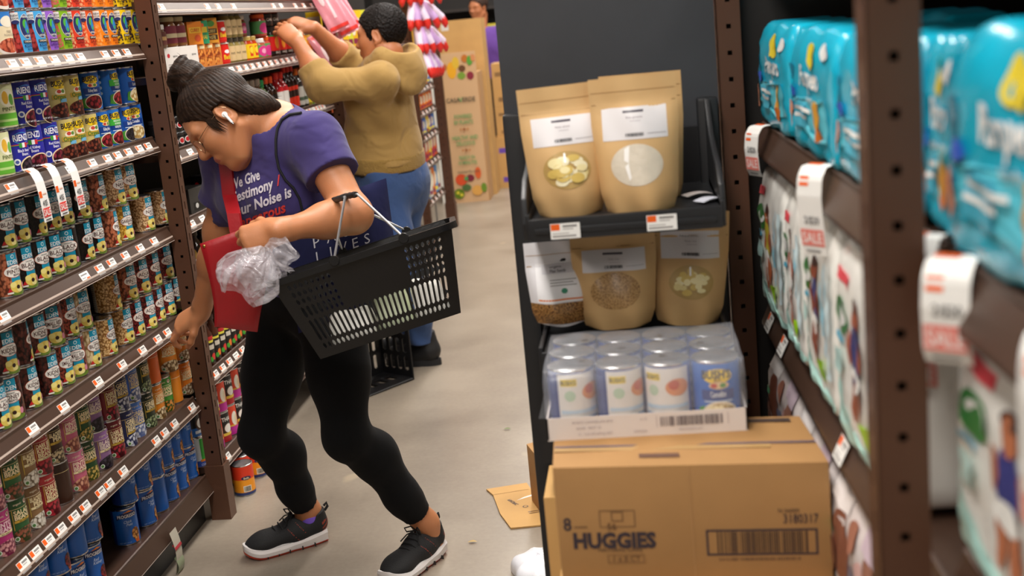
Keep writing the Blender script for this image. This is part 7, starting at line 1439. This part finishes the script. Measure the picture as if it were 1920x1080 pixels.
# navy tote with white lettering on the other shoulder
NV = cloth('1e2148', 'navy_canvas', .35, 12, 900, .12)
t4 = [at(528, 402, Y=3.115), at(724, 334, Y=3.22), at(752, 548, Y=3.24), at(560, 625, Y=3.13)]
def tf_(u, v, s):
    p = t4[0].lerp(t4[1], u).lerp(t4[3].lerp(t4[2], u), v); t = .020 * ((1 - abs(2 * u - 1) ** 3) * (1 - abs(2 * v - 1) ** 4)) ** .5 + .0015; nn = Vector((.2, -.97, .1)).normalized()
    return p + nn * (s * t + .004 * math.sin(7 * u + 4 * v) * math.sin(3 * v + 1))
mb = MB(); mb.surf(lambda u, v: tf_(u, 1 - v, 1), 24, 24, NV); mb.surf(lambda u, v: tf_(1 - u, 1 - v, -1), 24, 24, NV); to = mb.obj('tote_bag', weld=.0003, ang=60); tag(to, 'navy canvas tote bag with white PAST LIVES lettering behind the basket'.replace('PAST LIVES ', ''), 'bag')
tw = (t4[1] - t4[0]).length * 1000; th_ = (t4[3] - t4[0]).length * 1000; mb = MB(); LW_ = M('d4d4dc', .8)
tfm = lambda u, v, h: tuple(tf_(max(0, min(1, u / tw + .5)), max(0, min(1, 1 - v / th_)), 1) + Vector((.2, -.97, .1)) * h / 1000)
for i, ch_ in enumerate('PAST'): art(mb, tfm, [('T', ch_, -tw / 2 + 82 + 42 * i, th_ - 104, 27, LW_, 1., -.004)], 4, .2, .6)
for i, ch_ in enumerate('LIVES'): art(mb, tfm, [('T', ch_, -tw / 2 + 84 + 34 * i, th_ - 143, 27, LW_, 1., -.004)], 4, .2, .6)
mb.obj('lettering', to, smooth=False)
CORD = M('16161c', .7); pts = [on_shirt(*p, .004) for p in ((566, 214), (545, 217), (530, 226), (522, 242), (519, 262), (519, 290), (523, 315), (535, 338), (549, 352), (560, 372), (566, 395))]; mb = MB(); mb.tube(pts + [tuple(tf_(.16, .03, 1))], .0036, CORD, 8); mb.obj('strap', to)
# crumpled produce bag in her hand
g0 = Vector(at(497, 462, Y=2.855)); g1 = Vector(at(462, 556, Y=2.85)); gx = (g1 - g0).normalized(); gz = Vector((0, -1, 0)); gz = (gz - gx * gz.dot(gx)).normalized(); gy = gx.cross(gz); GL_ = (g1 - g0).length
def film_pt(u, v, L, prof, k, sc, seed, bend):
    a = u * 6.2832; r = sc * np.interp(v, [0, .12, .35, .6, .82, 1], prof)
    pl = 1 + min(1, v * 3) * (.16 * math.sin(k * a + seed + 2.5 * v) + .10 * math.sin((2 * k + 1) * a - 3 * v + seed * 2) + .05 * math.sin((4 * k + 1) * a + 7 * v))
    return g0 + gx * (L * v + .010 * math.sin(3 * a + seed) * v) + gy * (r * pl * math.cos(a) + bend * v * v) + gz * (.62 * r * pl * math.sin(a) + .004 * math.sin(9 * v + 2 * a))
film, nt, bs = newmat('plastic_film'); bs.inputs['Base Color'].default_value = lin('e8e4ec'); bs.inputs['Alpha'].default_value = .40; bs.inputs['Roughness'].default_value = .16; bs.inputs['Specular IOR Level'].default_value = 1.; 
bs.inputs['Alpha'].default_value = .30; bs.inputs['Roughness'].default_value = .13
tc = nt.nodes.new('ShaderNodeTexCoord'); vo = nt.nodes.new('ShaderNodeTexNoise'); vo.inputs['Scale'].default_value = 17; vo.inputs['Detail'].default_value = 2.5; vo.inputs['Distortion'].default_value = 3.; bp = nt.nodes.new('ShaderNodeBump'); bp.inputs['Strength'].default_value = .8; bp.inputs['Distance'].default_value = .015
nt.links.new(tc.outputs['Object'], vo.inputs['Vector']); nt.links.new(vo.outputs['Fac'], bp.inputs['Height']); nt.links.new(bp.outputs['Normal'], bs.inputs['Normal'])
mb = MB(); mb.surf(lambda u, v: film_pt(u, v, GL_, [.012, .034, .064, .078, .070, .052], 5, 1., .4, .012), 120, 26, film)
mb.surf(lambda u, v: film_pt(u, v, GL_ * .80, [.010, .03, .05, .058, .046, .012], 4, .92, 1.7, -.004), 90, 20, film)
pb = tag(mb.obj('produce_bag', ang=120), 'crumpled clear plastic produce bag held in the fist of the shopper', 'bag')
mb = MB(); gq = gx.copy(); gx = (Vector(at(536, 470, Y=2.86)) - g0).normalized(); gy = gx.cross(gz); mb.surf(lambda u, v: film_pt(u, v, .072, [.012, .024, .034, .038, .034, .028], 4, 1., .9, .02), 90, 14, film); mb.obj('gathered_end', pb, ang=120); gx = gq
